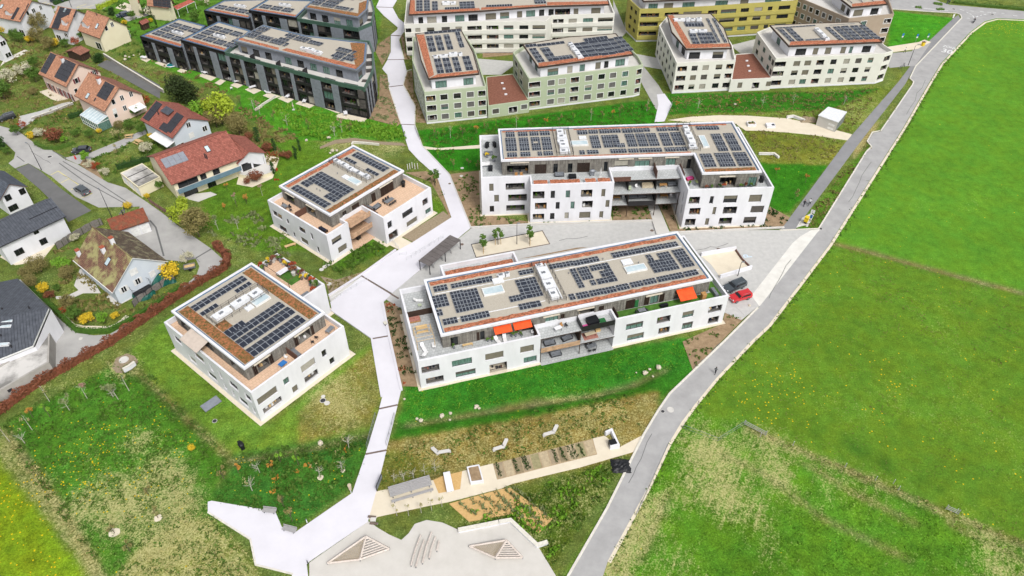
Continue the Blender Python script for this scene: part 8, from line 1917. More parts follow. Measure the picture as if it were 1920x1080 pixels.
for(a,b)in(((18.4,12.6),(22.3,12.6)),((18.4,20.0),(22.3,20.0)),((18.4,12.6),(18.4,20.0)),((22.3,12.6),(22.3,20.0))):A,Bq=frB.w(*a),frB.w(*b);mb.bar((*A,zB+2.3),(*Bq,zB+2.3),.06)
for p in((18.4,12.6),(22.3,12.6),(18.4,20.0),(22.3,20.0)):x,y=frB.w(*p);mb.bar((x,y,zB),(x,y,zB+2.3),.06)
root=thing('pergola','dark metal pergola frame over the roof garden of the lower left cube','pergola',(*frB.w(20.3,16.3),zB));mb.build('frame',['brown_panel'],root,LL(root))
leafs=['leaf_green','leaf_red','leaf_yellow','leaf_darkgreen','leaf_rusty','leaf_sage']
k=0
for(u,v)in[(22.2,v)for v in np.arange(8.9,21.4,.95)]+[(u,21.4)for u in(18.8,19.7,20.6,21.5)]+[(18.4,20.8),(21.5,9.0),(20.6,8.8),(21.4,10.6),(21.5,13.2),(21.6,15.4)]:
 lf=leafs[(k*5)%6];key='potted_plant_'+lf;x,y=frB.w(u+rnd.uniform(-.15,.15),v)
 r_=place(key,b_pot(lf,['metal_grey','seam_brown','concrete_slab'][k%3]),x,y,zB,rnd.uniform(0,6),f'{ {"leaf_green":"green","leaf_red":"red","leaf_yellow":"yellow","leaf_darkgreen":"dark green","leaf_rusty":"rusty","leaf_sage":"sage"}[lf]} potted plant, {ORD[k % 22]} around the roof garden from its near corner','potted plant','potted plants around the roof garden',rnd.uniform(1.0,1.7));r_.name='potted_plant';k+=1
T(frB,'storage_box',b_box('metal_grey',1.8,.8,.7),18.9,8.9,zB,0,'grey storage box at the near end of the roof garden','box')
T(frB,'small_table',b_table('plastic_blue','metal_white',1.3,1.0),5.8,-1.6,zB,.1,'blue-edged table on the front terrace of the lower left cube','table')
T(frB,'plastic_chair',b_chair('plastic_white'),7.2,-.6,zB,.4,'white chair beside the blue-edged table','chair')
T(frB,'lounge_sofa',b_sofa('metal_grey','metal_grey'),8.9,-1.1,zB,1.5,'grey sofa right of the terrace screen of the lower left cube','sofa')
T(frB,'small_table',b_table('metal_grey','metal_grey',1.6,.9),16.0,-1.5,zB,.2,'dark blue-grey table at the right end of the front terrace','table');T(frB,'terrace_chair',b_chair('metal_dark'),12.3,-1.3,zB,1,'dark chair in the middle of the front terrace','chair');T(frB,'terrace_chair',b_chair('metal_dark'),13.4,-1.0,zB,2,'dark chair right of the middle chair on the front terrace','chair')
zA=fzA
T(frA,'lounger',b_lounger(),-3.0,1.0,zA,.2,'white lounger at the left corner of the long south terrace','lounger');T(frA,'lounger',b_lounger(),-3.2,-.6,zA,2.4,'white lounger nearest the front left parapet corner','lounger');T(frA,'lounger',b_lounger(),-1.2,.9,zA,3.1,'white square lounger against the timber wall corner','lounger')
T(frA,'picnic_table',b_table('wood_light','wood_light',2.0,.9),-2.4,5.6,zA,0,'light wood table on the left terrace of the long south block','table');T(frA,'picnic_bench',b_table('wood_light','wood_light',2.0,.4),-2.4,4.7,zA-.28,0,'light wood bench in front of the light wood table','bench')
T(frA,'wicker_sofa',b_sofa('fabric_rug','wicker'),-3.2,8.0,zA,0,'rosy outdoor sofa against the dark terrace screen','sofa');T(frA,'side_table',b_table('plaster_green','metal_white',.8,.8),-1.6,11.3,zA,0,'pale green round side table on the far left terrace','table',.8);T(frA,'lounger',b_lounger(),-1.6,12.8,zA,1.3,'white lounger on the far left terrace behind the screen','lounger')
mb=MB();z=zA
for u in(-4.0,-1.0):
 for v in(.9,4.4):mb.bar((*frA.w(u,v),z),(*frA.w(u,v),z+2.2),.05)
for v in(.9,1.8,2.7,3.6,4.4):mb.bar((*frA.w(-4.0,v),z+2.2),(*frA.w(-1.0,v),z+2.2),.045)
for u in(-4.0,-1.0):mb.bar((*frA.w(u,.9),z+2.2),(*frA.w(u,4.4),z+2.2),.05)
root=thing('pergola','pale wooden pergola frame on the left terrace of the long south block','pergola',(*frA.w(-2.5,2.6),zA));mb.build('frame',['wood_light'],root,LL(root))
T(frA,'low_bench',b_table('wood_light','wood_light',1.8,.45),4.4,-.5,zA-.25,.0,'low grey-brown bench against the timber wall left of the orange awnings','bench')
for i,u in enumerate((9.6,10.9)):T(frA,'lounger',b_lounger(),u,-1.0,zA,.3-i*.4,['left white lounger under the left orange awning','right white lounger under the left orange awning'][i],'lounger')
T(frA,'plastic_chair',b_chair('plastic_white'),16.0,-.9,zA,.4,'white chair right of the pair of orange awnings','chair')
k=0
for(u,v)in((8.0,-.4),(8.7,-.5),(12.3,-.5),(13.0,-.6),(2.0,-.4),(14.0,-.8)):
 T(frA,'potted_plant_leaf_green',b_pot(),u,v,zA,k,f'{ORD[k]} from the left of the green pots on the long south terrace','potted plant',.9,'green pots on the long south terrace').name='potted_plant';k+=1
T(frA,'small_table',b_table('plaster','metal_grey',1.3,.8),20.5,-1.3,zA,.2,'white table on the centre terrace above the tan balustrade','table');T(frA,'terrace_chair',b_chair('metal_dark'),22.2,-.9,zA,.5,'dark chair right of the white centre terrace table','chair');T(frA,'wicker_armchair',b_chair('wicker'),21.4,-.6,zA,.2,'wicker armchair behind the white centre terrace table','chair')
T(frA,'covered_table',b_box('plastic_black',2.0,1.6,.9),27.0,-1.2,zA,.1,'large black covered table on the terrace with pink mat','covered furniture')
plate(A_b,'pink_mat',frA.P((24.8,-2.4),(26.0,-2.4),(26.0,-1.3),(24.8,-1.3)),zA+.004,zA+.03,'fabric_pink');plate(A_b,'green_mat',frA.P((28.3,-1.9),(29.5,-1.9),(29.5,-.6),(28.3,-.6)),zA+.004,zA+.03,'fabric_green')
plate(A_b,'patterned_rug',frA.P((25.3,-2.4),(28.0,-2.4),(28.0,-.6),(25.3,-.6)),3.004,3.03,'fabric_rug')
T(frA,'balcony_table',b_table('fabric_beige','metal_dark',2.0,.8),26.6,-1.6,3.0,.1,'beige table on the patterned rug of the middle balcony','table');T(frA,'wood_chest',b_box('wood_light',.9,.5,.5),28.4,-.8,3.0,0,'ochre wooden chest on the middle balcony','chest');T(frA,'terrace_sofa',b_sofa('metal_grey','metal_dark'),19.0,-1.5,3.0,0,'dark sofa behind the tan balustrade','sofa');T(frA,'terrace_sofa',b_sofa('metal_grey','metal_dark'),22.4,-1.2,3.0,.2,'second dark sofa behind the tan balustrade','sofa')
T(frA,'terrace_sofa',b_sofa('metal_grey','metal_dark'),20.2,-1.8,.05,0,'dark sofa on the ground patio of the long south block','sofa');T(frA,'dining_table',b_table('metal_grey','metal_dark'),27.0,-2.0,.05,.1,'dark dining table on the ground patio of the long south block','table')
for i in range(4):T(frA,'terrace_chair',b_chair('metal_dark'),26.3+.9*(i%2),-2.0+(.8 if i<2 else-.8),.05,0 if i<2 else 3.14,f'{("far left","far right","near left","near right")[i]} dark chair at the ground patio table','chair')
T(frA,'storage_chest',b_box('plastic_black',1.4,.6,.6),40.9,-1.0,zA,0,'black chest on the artificial turf terrace','chest');T(frA,'turf_table',b_table('metal_grey','metal_dark',1.4,.9),36.4,-1.3,zA,0,'grey table on the artificial turf terrace','table')
for i,u in enumerate((35.4,37.4)):T(frA,'terrace_chair',b_chair('metal_dark'),u,-1.3,zA,1.57,['left','right'][i]+' dark chair beside the grey table on the turf terrace','chair')
T(frA,'egg_chair',b_box('wicker',.8,.8,1.5),48.6,-1.2,zA,0,'wicker egg shaped chair on the right end of the turf terrace','chair');T(frA,'corner_sofa',b_sofa('metal_grey','metal_grey'),51.4,-.4,zA,1.57,'grey sofa in the right corner of the turf terrace','sofa')
zC=fzC
T(frC,'grill',b_grill(),-2.6,11.5,zC,1,'black grill at the far left terrace of the north block','grill',1.3);T(frC,'grill',b_grill(),-.9,11.7,zC,2,'second black grill beside the timber wall of the far left terrace','grill',1.2);T(frC,'corner_sofa',b_sofa('metal_grey','metal_grey'),-2.4,8.4,zC,0,'grey covered sofa on the left terrace of the north block','sofa')
T(frC,'potted_plant_leaf_yellow',b_pot('leaf_yellow'),-2.8,7.4,zC,0,'yellow-green potted plant on the left terrace of the north block','potted plant',1.2).name='potted_plant';T(frC,'potted_plant_leaf_green',b_pot(),-1.3,5.6,zC,0,'leafy potted plant on the left terrace of the north block','potted plant',1.5).name='potted_plant'
T(frC,'storage_chest',b_box('plastic_black',1.3,.9,.8),-2.2,2.4,zC,1.5,'black chest at the front of the left terrace of the north block','chest');T(frC,'corner_sofa',b_sofa('plastic_white','metal_grey'),-3.2,4.0,zC,.1,'white covered seat on the left terrace of the north block','sofa')
T(frC,'wicker_armchair',b_chair('wicker'),3.2,-.9,zC,0,'left wicker chair before the open loggia of the north block','chair',1.3);T(frC,'wicker_armchair',b_chair('wicker'),4.4,-.9,zC,.4,'right wicker chair before the open loggia of the north block','chair',1.3)
T(frC,'covered_table',b_box('plastic_black',2.0,1.6,.9),15.2,-1.9,zC,.0,'dark covered furniture on the centre left terrace of the north block','covered furniture',.8);T(frC,'terrace_sofa',b_sofa('metal_grey','metal_dark'),12.5,-.9,zC,0,'dark sofa against the north block timber wall','sofa');T(frC,'grill',b_grill('metal_grey'),19.6,-1.0,zC,0,'grey cylinder grill at the right of the centre terrace','grill',1.3)
T(frC,'parasol',b_umbrella('plastic_white'),21.3,-1.8,zC,0,'closed white parasol at the end of the sedum boxes','parasol')
T(frC,'grill',b_grill(),55.3,-5.8,zC,1.6,'covered black grill in the right corner terrace of the north block','grill',1.35)
T(frC,'red_chair',b_sofa('fabric_pink','fabric_red'),40.3,-4.0,zC,.3,'red and pink lounge seat on the corner terrace of the north block','sofa',.8)
for i,(u,lf)in enumerate(((42.8,'leaf_red'),(43.8,'leaf_green'),(45.5,'leaf_darkgreen'),(46.6,'leaf_rusty'),(51.4,'leaf_red'),(52.6,'leaf_green'),(50.2,'leaf_green'),(39.6,'leaf_green'),(40.9,'leaf_sage'))):
 T(frC,'potted_plant_'+lf,b_pot(lf),u,-7.9 if u>42 else-6.2,zC,i,f'{ORD[i]} potted plant on the right wing terrace of the north block','potted plant',1.1,'potted plants on the right wing terrace').name='potted_plant'
for z,lst in((6.1,[(24.9,0,'lime_chair'),(29.3,0,'w'),(31.8,0,'sofa'),(35.2,0,'t'),(37.3,0,'dark')]),(3.2,[(25.2,0,'t'),(26.8,0,'w'),(29.0,0,'dark'),(31.0,0,'dark'),(35.8,0,'t'),(37.4,0,'w')])):
 fl='upper' if z>5 else 'lower'
 for u,_,kd in lst:
  pos=f'{fl} recessed balcony of the north block, {"left" if u < 27.3 else ("middle" if u < 33.4 else "right")} bay'
  if kd=='t':T(frC,'wood_table',b_table('wicker','wood_light',1.6,.9),u,-2.4,z,0,f'wooden table on the {pos}','table')
  elif kd=='w':T(frC,'plastic_chair',b_chair('plastic_white'),u,-2.6,z,.3,f'white chair on the {pos}','chair',1.2)
  elif kd=='sofa':T(frC,'beige_sofa',b_sofa('fabric_beige','fabric_beige'),u,-2.2,z,0,f'beige sofa on the {pos}','sofa',1.2)
  elif kd=='dark':T(frC,'terrace_sofa',b_sofa('metal_grey','metal_dark'),u,-2.0,z,0,f'dark sofa at {u:.0f} metres along the {pos}'.replace(f' at {u:.0f} metres along',(' farther left on' if u<30 else ' farther right on')),'sofa')
  else:T(frC,'lime_chair',b_chair('plaster_green'),u+2.8,-3.4,z,0,f'lime green chair on the {pos}','chair',1.3)
for i,(a,b,kd,lab)in enumerate(((295,445,'u','teal round paddling pool on the charcoal row patio'),(745,560,'t','white patio table under the charcoal row, middle garden'),(845,600,'t','pale patio table right of the middle garden'),(945,630,'s','blue-grey covered seat at the divider wall patio'),(1085,660,'t','dark patio table with bench near the folded parasol'),(1195,692,'t','round tan patio table near the chamfered corner'),(1470,775,'t','grey bench table on the corner patio of the charcoal row'),(700,605,'s','white oval lounger on the middle lawn'),(520,500,'t','white furniture group on the left patios'),(110,400,'t','pale furniture at the far left patio'))):
 x,y=g('2',a,b)
 if kd=='u':r_=thing('paddling_pool',lab,'pool',(x,y,0));mb=MB();mb.bar((0,0,0),(0,0,.35),1.3,n=20);lb(mb,'water',['plastic_teal'],r_);mb=MB();[mb.bar((1.4*math.cos(t),1.4*math.sin(t),.35),(1.4*math.cos(t+.32),1.4*math.sin(t+.32),.35),.12)for t in[j*.314 for j in range(20)]];lb(mb,'rim',['plastic_white'],r_)
 elif kd=='t':place('patio_table',b_table('plaster','metal_white',2.0,1.0),x,y,.03,.3*i,lab,'table')
 else:place('lounger',b_lounger(),x,y,.03,.5*i,lab,'lounger')
for i,(a,b,lab)in enumerate(((1118,740,'folded white parasol on its slab below the charcoal row'),)):
 x,y=g('2',a,b);place('parasol',b_umbrella(),x,y,0,0,lab,'parasol')
for(u,v,lab)in((.8,.8,'L'),):
 pass
def b_picnic(r_):
 for i in range(3):mb=MB();mb.box(F0,-1,1,-.4+i*.27,-.16+i*.27,.72,.77);lb(mb,'table_board',['wood_light'],r_)
 for s_ in(-1,1):mb=MB();mb.box(F0,-1,1,s_*.8-.13,s_*.8+.13,.42,.47);lb(mb,'bench_board',['wood_light'],r_)
 for x in(-.7,.7):mb=MB();mb.bar((x,-.8,0),(x,-.2,.715),.05);mb.bar((x,.8,0),(x,.2,.715),.05);mb.bar((x,-.85,.41),(x,.85,.41),.04);lb(mb,'leg',['wood_light'],r_)
x,y=g('h5',205,455);b_picnic(thing('picnic_table','light wooden picnic table on the lawn left of the pale blue house','picnic table',(x,y,0),rz=-.6))
x,y=g('h5',118,400);b_picnic(thing('picnic_table','brown roofed low wooden sandbox table beside the pollarded tree','picnic table',(x,y,0),rz=.2))
x,y=g('h6',810,920);root=thing('trampoline','round garden trampoline with safety net and green skirt beside the old mossy house','trampoline',(x,y,0));mb=MB()
mb.bar((0,0,.75),(0,0,.8),1.9,n=24);lb(mb,'jumping_mat',['rubber_black'],root);mb=MB();r_=random.Random(2)
ring_=[[(rr*math.cos(t)*r_.uniform(.95,1.05),rr*math.sin(t)*r_.uniform(.95,1.05),zz)for t in[i*.2618 for i in range(24)]]for rr,zz in((2.25,.05),(2.1,.55),(1.85,.85))]
for A,B in zip(ring_,ring_[1:]):
 for i in range(24):mb.poly([A[i],A[(i+1)%24],B[(i+1)%24],B[i]])
lb(mb,'skirt',['trampoline_green'],root)
for i in range(6):a=i*1.047;mb=MB();mb.bar((1.95*math.cos(a),1.95*math.sin(a),.1),(1.95*math.cos(a),1.95*math.sin(a),2.5),.04);lb(mb,'net_pole',['metal_dark'],root)
mb=MB()
for i in range(24):a,b=i*.2618,(i+1)*.2618;mb.bar((1.95*math.cos(a),1.95*math.sin(a),2.45),(1.95*math.cos(b),1.95*math.sin(b),2.45),.035);mb.bar((1.95*math.cos(a),1.95*math.sin(a),.9),(1.95*math.cos(a),1.95*math.sin(a),2.45),.006,n=3)
lb(mb,'safety_net',['metal_dark'],root)
x,y=g('h6',1000,800);lump('dark green tarpaulin tent beside the trampoline',x,y,2.3,1.7,1.9,'trampoline_green','garden_tent','tent',.6,6)
x,y=g('h6',645,940);lump('small dark heap with blue sheet beside the trampoline',x,y,.9,.6,.9,'plastic_blue','covered_toy','cover',.3,7)
x,y=g('h6',1280,670);root=thing('car_trailer','small grey box trailer on the grass beside the forsythia','trailer',(x,y,0),rz=.35);mb=MB();mb.ring([(-1.1,-.65),(1.1,-.65),(1.1,.65),(-1.1,.65)],.05,.55,.95);mb.box(F0,-1.1,1.1,-.65,.65,.5,.545);lb(mb,'box',['metal_grey'],root);mb=MB();mb.bar((-1.1,0,.5),(-2.2,0,.5),.05);lb(mb,'drawbar',['metal_dark'],root)
mb=MB();mb.box(F0,-1.0,1.0,-.58,.58,.56,.7);lb(mb,'load',['wood_light'],root)
for s_ in(-.75,.75):mb=MB();mb.bar((0,s_-.08,.32),(0,s_+.08,.32),.32,n=14);lb(mb,'wheel',['rubber_black'],root)
mb=MB();pathline(mb,PX('h7',(398,378),(440,425),(500,478),(560,490),(740,492),(800,468),(864,412)),.9,0,.3);o=mb.build('stone_border',['gravel_pale']);o['kind']='structure'
sheet('garden_path',ccw(PX('h7',(500,200),(540,85),(600,120),(680,250),(560,250),(470,290),(380,290),(375,272),(450,270),(530,232))),.02,'concrete_slab')
sheet('patio',ccw(PX('h6',(430,955),(520,1055),(700,960),(690,930),(545,985),(480,905))),.02,'concrete_slab');sheet('patio',ccw(PX('h3',(100,590),(250,545),(540,700),(400,735),(260,690))),.02,'gravel_pale')
sheet('patio',ccw(PX('h1',(60,450),(160,380),(300,410),(440,460),(380,495),(150,450))),.02,'gravel_pale');sheet('patio',ccw(PX('h1',(70,940),(0,1000),(60,890),(370,745),(445,770))),.02,'kerb');sheet('patio',ccw(PX('h2',(290,120),(410,35),(500,60),(640,110),(600,160),(520,180))),.02,'gravel_pale')
sheet('patio',ccw(PX('6',(0,330),(75,370),(210,350),(285,255),(270,240),(30,300))),.02,'gravel_pale');sheet('patio',ccw(PX('h5',(640,985),(735,945),(900,925),(960,950),(780,1018))),.02,'concrete_slab')
sheet('rock_garden',ccw(PX('h5',(1440,560),(1560,600),(1500,790),(1300,880),(1150,850),(1180,740),(1400,700))),.012,'gravel_pale')
sheet('paved_parking',ccw(PX('e',(1195,400),(1320,385),(1480,595),(1370,660),(1270,560),(1215,470))),.04,'cobble')
# ---- vehicles ----
def car(label,k,a,b,paint,rz,L=4.4,W=1.8,H=1.5,suv=False):
 x,y=g(k,a,b,.5);root=thing('parked_car',label,'car',(x,y,.03),rz=rz)
 prof=[(-.5,.28),(-.5,.55),(-.47,.66),(-.40,.70),(-.33,1.0),(.12 if not suv else.02,1.0),(.27,.68),(.46,.60),(.5,.48),(.5,.28)]if not suv else[(-.5,.25),(-.5,.6),(-.485,.95),(-.44,1.0),(.05,1.0),(.2,.68),(.45,.62),(.5,.5),(.5,.25)]
 P=[(px_*L,pz*H)for px_,pz in prof];mb=MB();n=len(P)
 def hw(z):return W/2*(1 if z<.68*H else 1-(z/H-.68)*.55)
 for i in range(n):
  p,r2=P[i],P[(i+1)%n];mb.poly([(p[0],hw(p[1]),p[1]),(p[0],-hw(p[1]),p[1]),(r2[0],-hw(r2[1]),r2[1]),(r2[0],hw(r2[1]),r2[1])][::-1])
 for s_ in(-1,1):
  low=[(px_,z)for px_,z in P if z<=.70*H+.001];up=[(px_,z)for px_,z in P]
  f=[(px_,s_*hw(z),z)for px_,z in up];mb.poly(f if s_<0 else f[::-1])
 body=lb(mb,'body',[paint],root)
 try:
  m_=body.modifiers.new('soft','BEVEL');m_.width=.06;m_.segments=2;m_.limit_method='ANGLE'
 except Exception:pass
 zr_,zm=.97*H,.70*H;ur=(.12 if not suv else.03)*L;uf=(.27 if not suv else.2)*L;ub=(-.33 if not suv else-.43)*L;ubb=(-.40 if not suv else-.47)*L
 def pane(pts):mb=MB();mb.poly(pts);lb(mb,'window',['glass_dark'],root)
 e=.025
 pane([(uf-.03+e,-hw(zm)*.88,zm+.04),(uf-.03+e,hw(zm)*.88,zm+.04),(ur+.06+e,hw(zr_)*.88,zr_+.02),(ur+.06+e,-hw(zr_)*.88,zr_+.02)])
 pane([(ubb+.05-e,hw(zm)*.85,zm+.06),(ubb+.05-e,-hw(zm)*.85,zm+.06),(ub-e*2,-hw(zr_)*.85,zr_),(ub-e*2,hw(zr_)*.85,zr_)])
 for s_ in(-1,1):
  for(a0,a1,b0,b1)in((ubb+.35,-.05,ub+.12,-.05),(.02,uf-.28,.02,ur-.02)):
   y0,y1=s_*(hw(zm+.03)+.012),s_*(hw(zr_-.06)+.012);f=[(a0,y0,zm+.03),(a1,y0,zm+.03),(b1,y1,zr_-.06),(b0,y1,zr_-.06)];pane(f if s_<0 else f[::-1])
  for x_ in(-.3,.31):mb=MB();mb.bar((x_*L,s_*(W/2-.2),.33),(x_*L,s_*(W/2+.01),.33),.33,n=16);w_=lb(mb,'wheel',['rubber_black'],root);mb=MB();mb.bar((x_*L,s_*(W/2),.33),(x_*L,s_*(W/2+.03),.33),.19,n=10);lb(mb,'rim',['metal_grey'],w_)if False else mb.build('rim',['metal_grey'],w_,(0,0,0))
  mb=MB();mb.box(F0,.47*L,.503*L,s_*W*.36-.15,s_*W*.36+.15,.48*H,.56*H);lb(mb,'headlight',['headlight'],root)
  mb=MB();mb.box(F0,-.503*L,-.48*L,s_*W*.38-.12,s_*W*.38+.12,.5*H,.6*H);lb(mb,'tail_light',['tail_red'],root)
  mb=MB();mb.box(F0,uf-.35,uf-.2,s_*(W/2+.1)-.08,s_*(W/2+.1)+.08,zm,zm+.13);lb(mb,'wing_mirror',[paint],root)
 mb=MB();mb.box(F0,.5*L,.508*L,-.26,.26,.36*H,.43*H);mb.box(F0,-.508*L,-.5*L,-.26,.26,.4*H,.47*H);lb(mb,'number_plate',['frame_white'],root)
 if suv:
  for s_ in(-1,1):mb=MB();mb.bar((ub+.3,s_*.6,H+.05),(ur-.2,s_*.6,H+.05),.025);lb(mb,'roof_rail',['metal_grey'],root)
 return root
ang=lambda k,a,b:math.atan2(g(k,*b)[1]-g(k,*a)[1],g(k,*b)[0]-g(k,*a)[0])
car('black estate car parked at the right end of the long south block','e',1300,452,'car_anthracite',ang('e',(1370,425),(1240,478)),4.8,1.9,1.6,True)
car('red car parked beside the black estate car near the road','e',1342,528,'car_red',ang('e',(1410,510),(1275,550)),4.3,1.8,1.55,True)
car('dark grey car parked in the yellow marked bays of the village road','h4',876,838,'car_anthracite',ang('h4',(820,800),(935,870))+math.pi,4.5,1.8,1.5)
car('black car parked at the corner beside the picnic garden','h4',872,412,'car_black',ang('h4',(940,405),(815,415)),4.3,1.8,1.5)
car('black hatchback at the left edge of the road beside the garden walk','h4',68,62,'car_black',ang('h4',(135,45),(0,85)),4.3,1.8,1.5,True)
car('dark blue-grey car parked near the clipped round bush at the top','h2',412,225,'car_navy',ang('h2',(500,205),(330,245)),4.4,1.8,1.4)
car('silver car behind the blossoming bush at the top','h2',700,175,'car_grey',ang('h2',(620,215),(770,140)),4.4,1.8,1.5)
car('dark blue car at the top edge above the dark hedge','h1',860,5,'car_navy',.1,4.4,1.8,1.4)
car('dark hatchback under the porch of the top left house','h1',290,398,'car_black',.1,4.0,1.7,1.4)
# ---- motorcycle, people ----
def limb_body(root,joints,edges,mat_):
 me=bpy.data.meshes.new('body');me.from_pydata([j[0]for j in joints],edges,[]);o=bpy.data.objects.new('body',me);COL.objects.link(o);o.parent=root;me.materials.append(M[mat_])
 sk=o.modifiers.new('skin','SKIN')
 for i,j in enumerate(joints):me.skin_vertices[0].data[i].radius=(j[1],j[1]*(j[2]if len(j)>2 else 1))
 me.skin_vertices[0].data[0].use_root=True
 ss=o.modifiers.new('sub','SUBSURF');ss.levels=1;ss.render_levels=1;return o
def person(label,x,y,rz,top,legs,pose='walk',z=0.03,skin='skin',group=None):
 root=thing('person',label,'person',(x,y,z),group,rz)
 st=.22 if pose=='walk' else.06
 if pose in('walk','stand'):
  L=[((0,0,.95),.13,.8),((0,.1,.9),.1),((st,.1,.5),.07),((st*1.1-.05,.1,.08),.05),((st*1.2+.1,.1,.04),.045),((0,-.1,.9),.1),((-st*.4,-.1,.5),.07),((-st*1.3,-.1,.08),.05),((-st*1.3+.14,-.1,.04),.045)]
  E_=[(0,1),(1,2),(2,3),(3,4),(0,5),(5,6),(6,7),(7,8)]
  U=[((0,0,1.0),.13,.8),((0,0,1.3),.15,.75),((0,0,1.46),.06),((0,.19,1.42),.07),((-st*.6,.26,1.15),.05),((st*.2,.27,.92),.04),((0,-.19,1.42),.07),((st*.6,-.26,1.15),.05),((st*1.1,-.27,.95),.04)];hz_=1.62;hx=.02
 else:
  L=[((0,0,.85),.13,.8),((.05,.1,.82),.1),((.42,.13,.68),.08),((.36,.13,.3),.055),((.48,.13,.25),.045),((.05,-.1,.82),.1),((.42,-.13,.62),.08),((.3,-.13,.24),.055),((.42,-.13,.2),.045)]
  E_=[(0,1),(1,2),(2,3),(3,4),(0,5),(5,6),(6,7),(7,8)]
  U=[((0,0,.9),.13,.8),((.14,0,1.2),.15,.75),((.22,0,1.38),.06),((.2,.19,1.32),.07),((.38,.27,1.12),.05),((.6,.25,1.02),.04),((.2,-.19,1.32),.07),((.38,-.27,1.12),.05),((.6,-.25,1.02),.04)];hz_=1.52;hx=.27
 limb_body(root,U+[((hx,0,hz_),.1),((hx+.01,0,hz_+.12),.085)],[(0,1),(1,2),(1,3),(3,4),(4,5),(1,6),(6,7),(7,8),(2,9),(9,10)],top)
 o=limb_body(root,L,E_,legs);o.name='trousers'
 bm=bmesh.new();bmesh.ops.create_uvsphere(bm,u_segments=12,v_segments=9,radius=.115);me=bpy.data.meshes.new('head');bm.to_mesh(me);bm.free();h_=bpy.data.objects.new('head',me);me.materials.append(M[skin]);COL.objects.link(h_);h_.parent=root;h_.location=(hx+.01,0,hz_+.06);h_.scale=(.95,.82,1.18)
 bm=bmesh.new();bmesh.ops.create_uvsphere(bm,u_segments=12,v_segments=9,radius=.125);bmesh.ops.delete(bm,geom=[v for v in bm.verts if v.co.z<-.02 and v.co.x>-.03],context='VERTS');me=bpy.data.meshes.new('hair');bm.to_mesh(me);bm.free();h2=bpy.data.objects.new('hair',me);me.materials.append(M['hair']if pose!='ride' else M['plastic_black']);COL.objects.link(h2);h2.parent=root;h2.location=(hx-.005,0,hz_+.085);h2.scale=(.95,.85,1.1)
 return root
wd_=ang('w6',(1015,975),(1700,60))
x,y=g('w6',1068,825);person('person in dark clothes walking on the left side of the cycle path',x,y,wd_+math.pi,'cloth_dark','cloth_dark')
x,y=g('w6',1103,818);person('person in black and white clothes riding a bicycle on the cycle path',x,y,wd_,'cloth_white','cloth_dark','ride');place('bicycle',b_bike(),x,y,.03,wd_,'pale bicycle ridden beside the walking person on the cycle path','bicycle')
x,y=g('z8',940,433);person('person in a white top walking on the side road by the cream block',x,y,2.2,'cloth_white','cloth_dark')
x,y=g('z8',1287,36);person('person in dark clothes waiting at the top road, left one of two',x,y,1.0,'cloth_dark','denim','stand');x,y=g('z8',1303,34);person('person in dark blue clothes waiting at the top road, right one of two',x,y,2.0,'denim','cloth_dark','stand')
rdir=ang('z8',(1130,700),(1480,260));x,y=g('z8',1508,185)
root=thing('motorcycle','dark motorcycle riding down the road below the junction','motorcycle',(x,y,.03),rz=rdir+math.pi)
for xx in(-.72,.72):mb=MB();mb.bar((xx,-.07,.32),(xx,.07,.32),.32,n=16);lb(mb,'wheel',['rubber_black'],root)
mb=MB();mb.bar((-.4,0,.6),(.35,0,.7),.2,n=8,r2=.17);mb.bar((.3,0,.72),(.72,0,.35),.06);mb.bar((-.3,0,.5),(-.72,0,.33),.07);mb.bar((0,0,.35),(.2,0,.5),.22,n=8);lb(mb,'body',['car_black'],root)
mb=MB();mb.box(F0,-.75,.0,-.13,.13,.78,.86);lb(mb,'seat',['rubber_black'],root);mb=MB();mb.bar((.42,-.36,1.02),(.42,.36,1.02),.025);lb(mb,'handlebar',['metal_dark'],root);mb=MB();mb.bar((.6,0,.82),(.66,0,.82),.1,n=10);lb(mb,'headlight',['headlight'],root)
person('motorcycle rider in dark clothes below the junction',x,y,rdir+math.pi,'cloth_dark','cloth_dark','ride')
x,y=g('r',492,150);person('person in grey clothes walking along the field edge of the road',x,y,ang('r',(400,290),(500,170)),'car_anthracite','cloth_dark')
for i,(a,b)in enumerate(((905,565),(935,545))):x,y=g('z8',a,b);place('bicycle',b_bike(),x,y,.03,.4+i,['left','right'][i]+' bicycle standing in the bushes at the side road','bicycle')
# ---- street furniture ----
def lamp(label,k,a,b,h=7.0,m='metal_dark',arm=0.9,rz=0):
 x,y=g(k,a,b);root=thing('street_lamp',label,'street lamp',(x,y,0),rz=rz);mb=MB();mb.bar((0,0,0),(0,0,h),.09,n=8,r2=.05);lb(mb,'pole',[m],root)
 if arm:mb=MB();mb.bar((0,0,h),(arm,0,h+.12),.04);lb(mb,'arm',[m],root)
 mb=MB();mb.box(F0,arm-.05,arm+.55,-.13,.13,h+.05,h+.16);lb(mb,'lamp_head',['metal_grey'],root)
lamp('tall dark street lamp at the corner of the dark parking lot','h4',443,618,7.0,rz=2.5);lamp('tall dark street lamp beside the rust roofed garage','h6',487,152,7.0,rz=2.2);lamp('slim dark lamp post in the gravel bed of the forecourt','w5',421,220,5.5,arm=.1)
lamp('slim lamp post beside the side road near the cream block','z8',972,535,6.0,rz=.5);lamp('low dark post lamp beside the garage ramp','w5',1590,388,3.6,arm=.1);lamp('slim lamp post behind the red carport street','h1',1075,110,4,arm=.1)
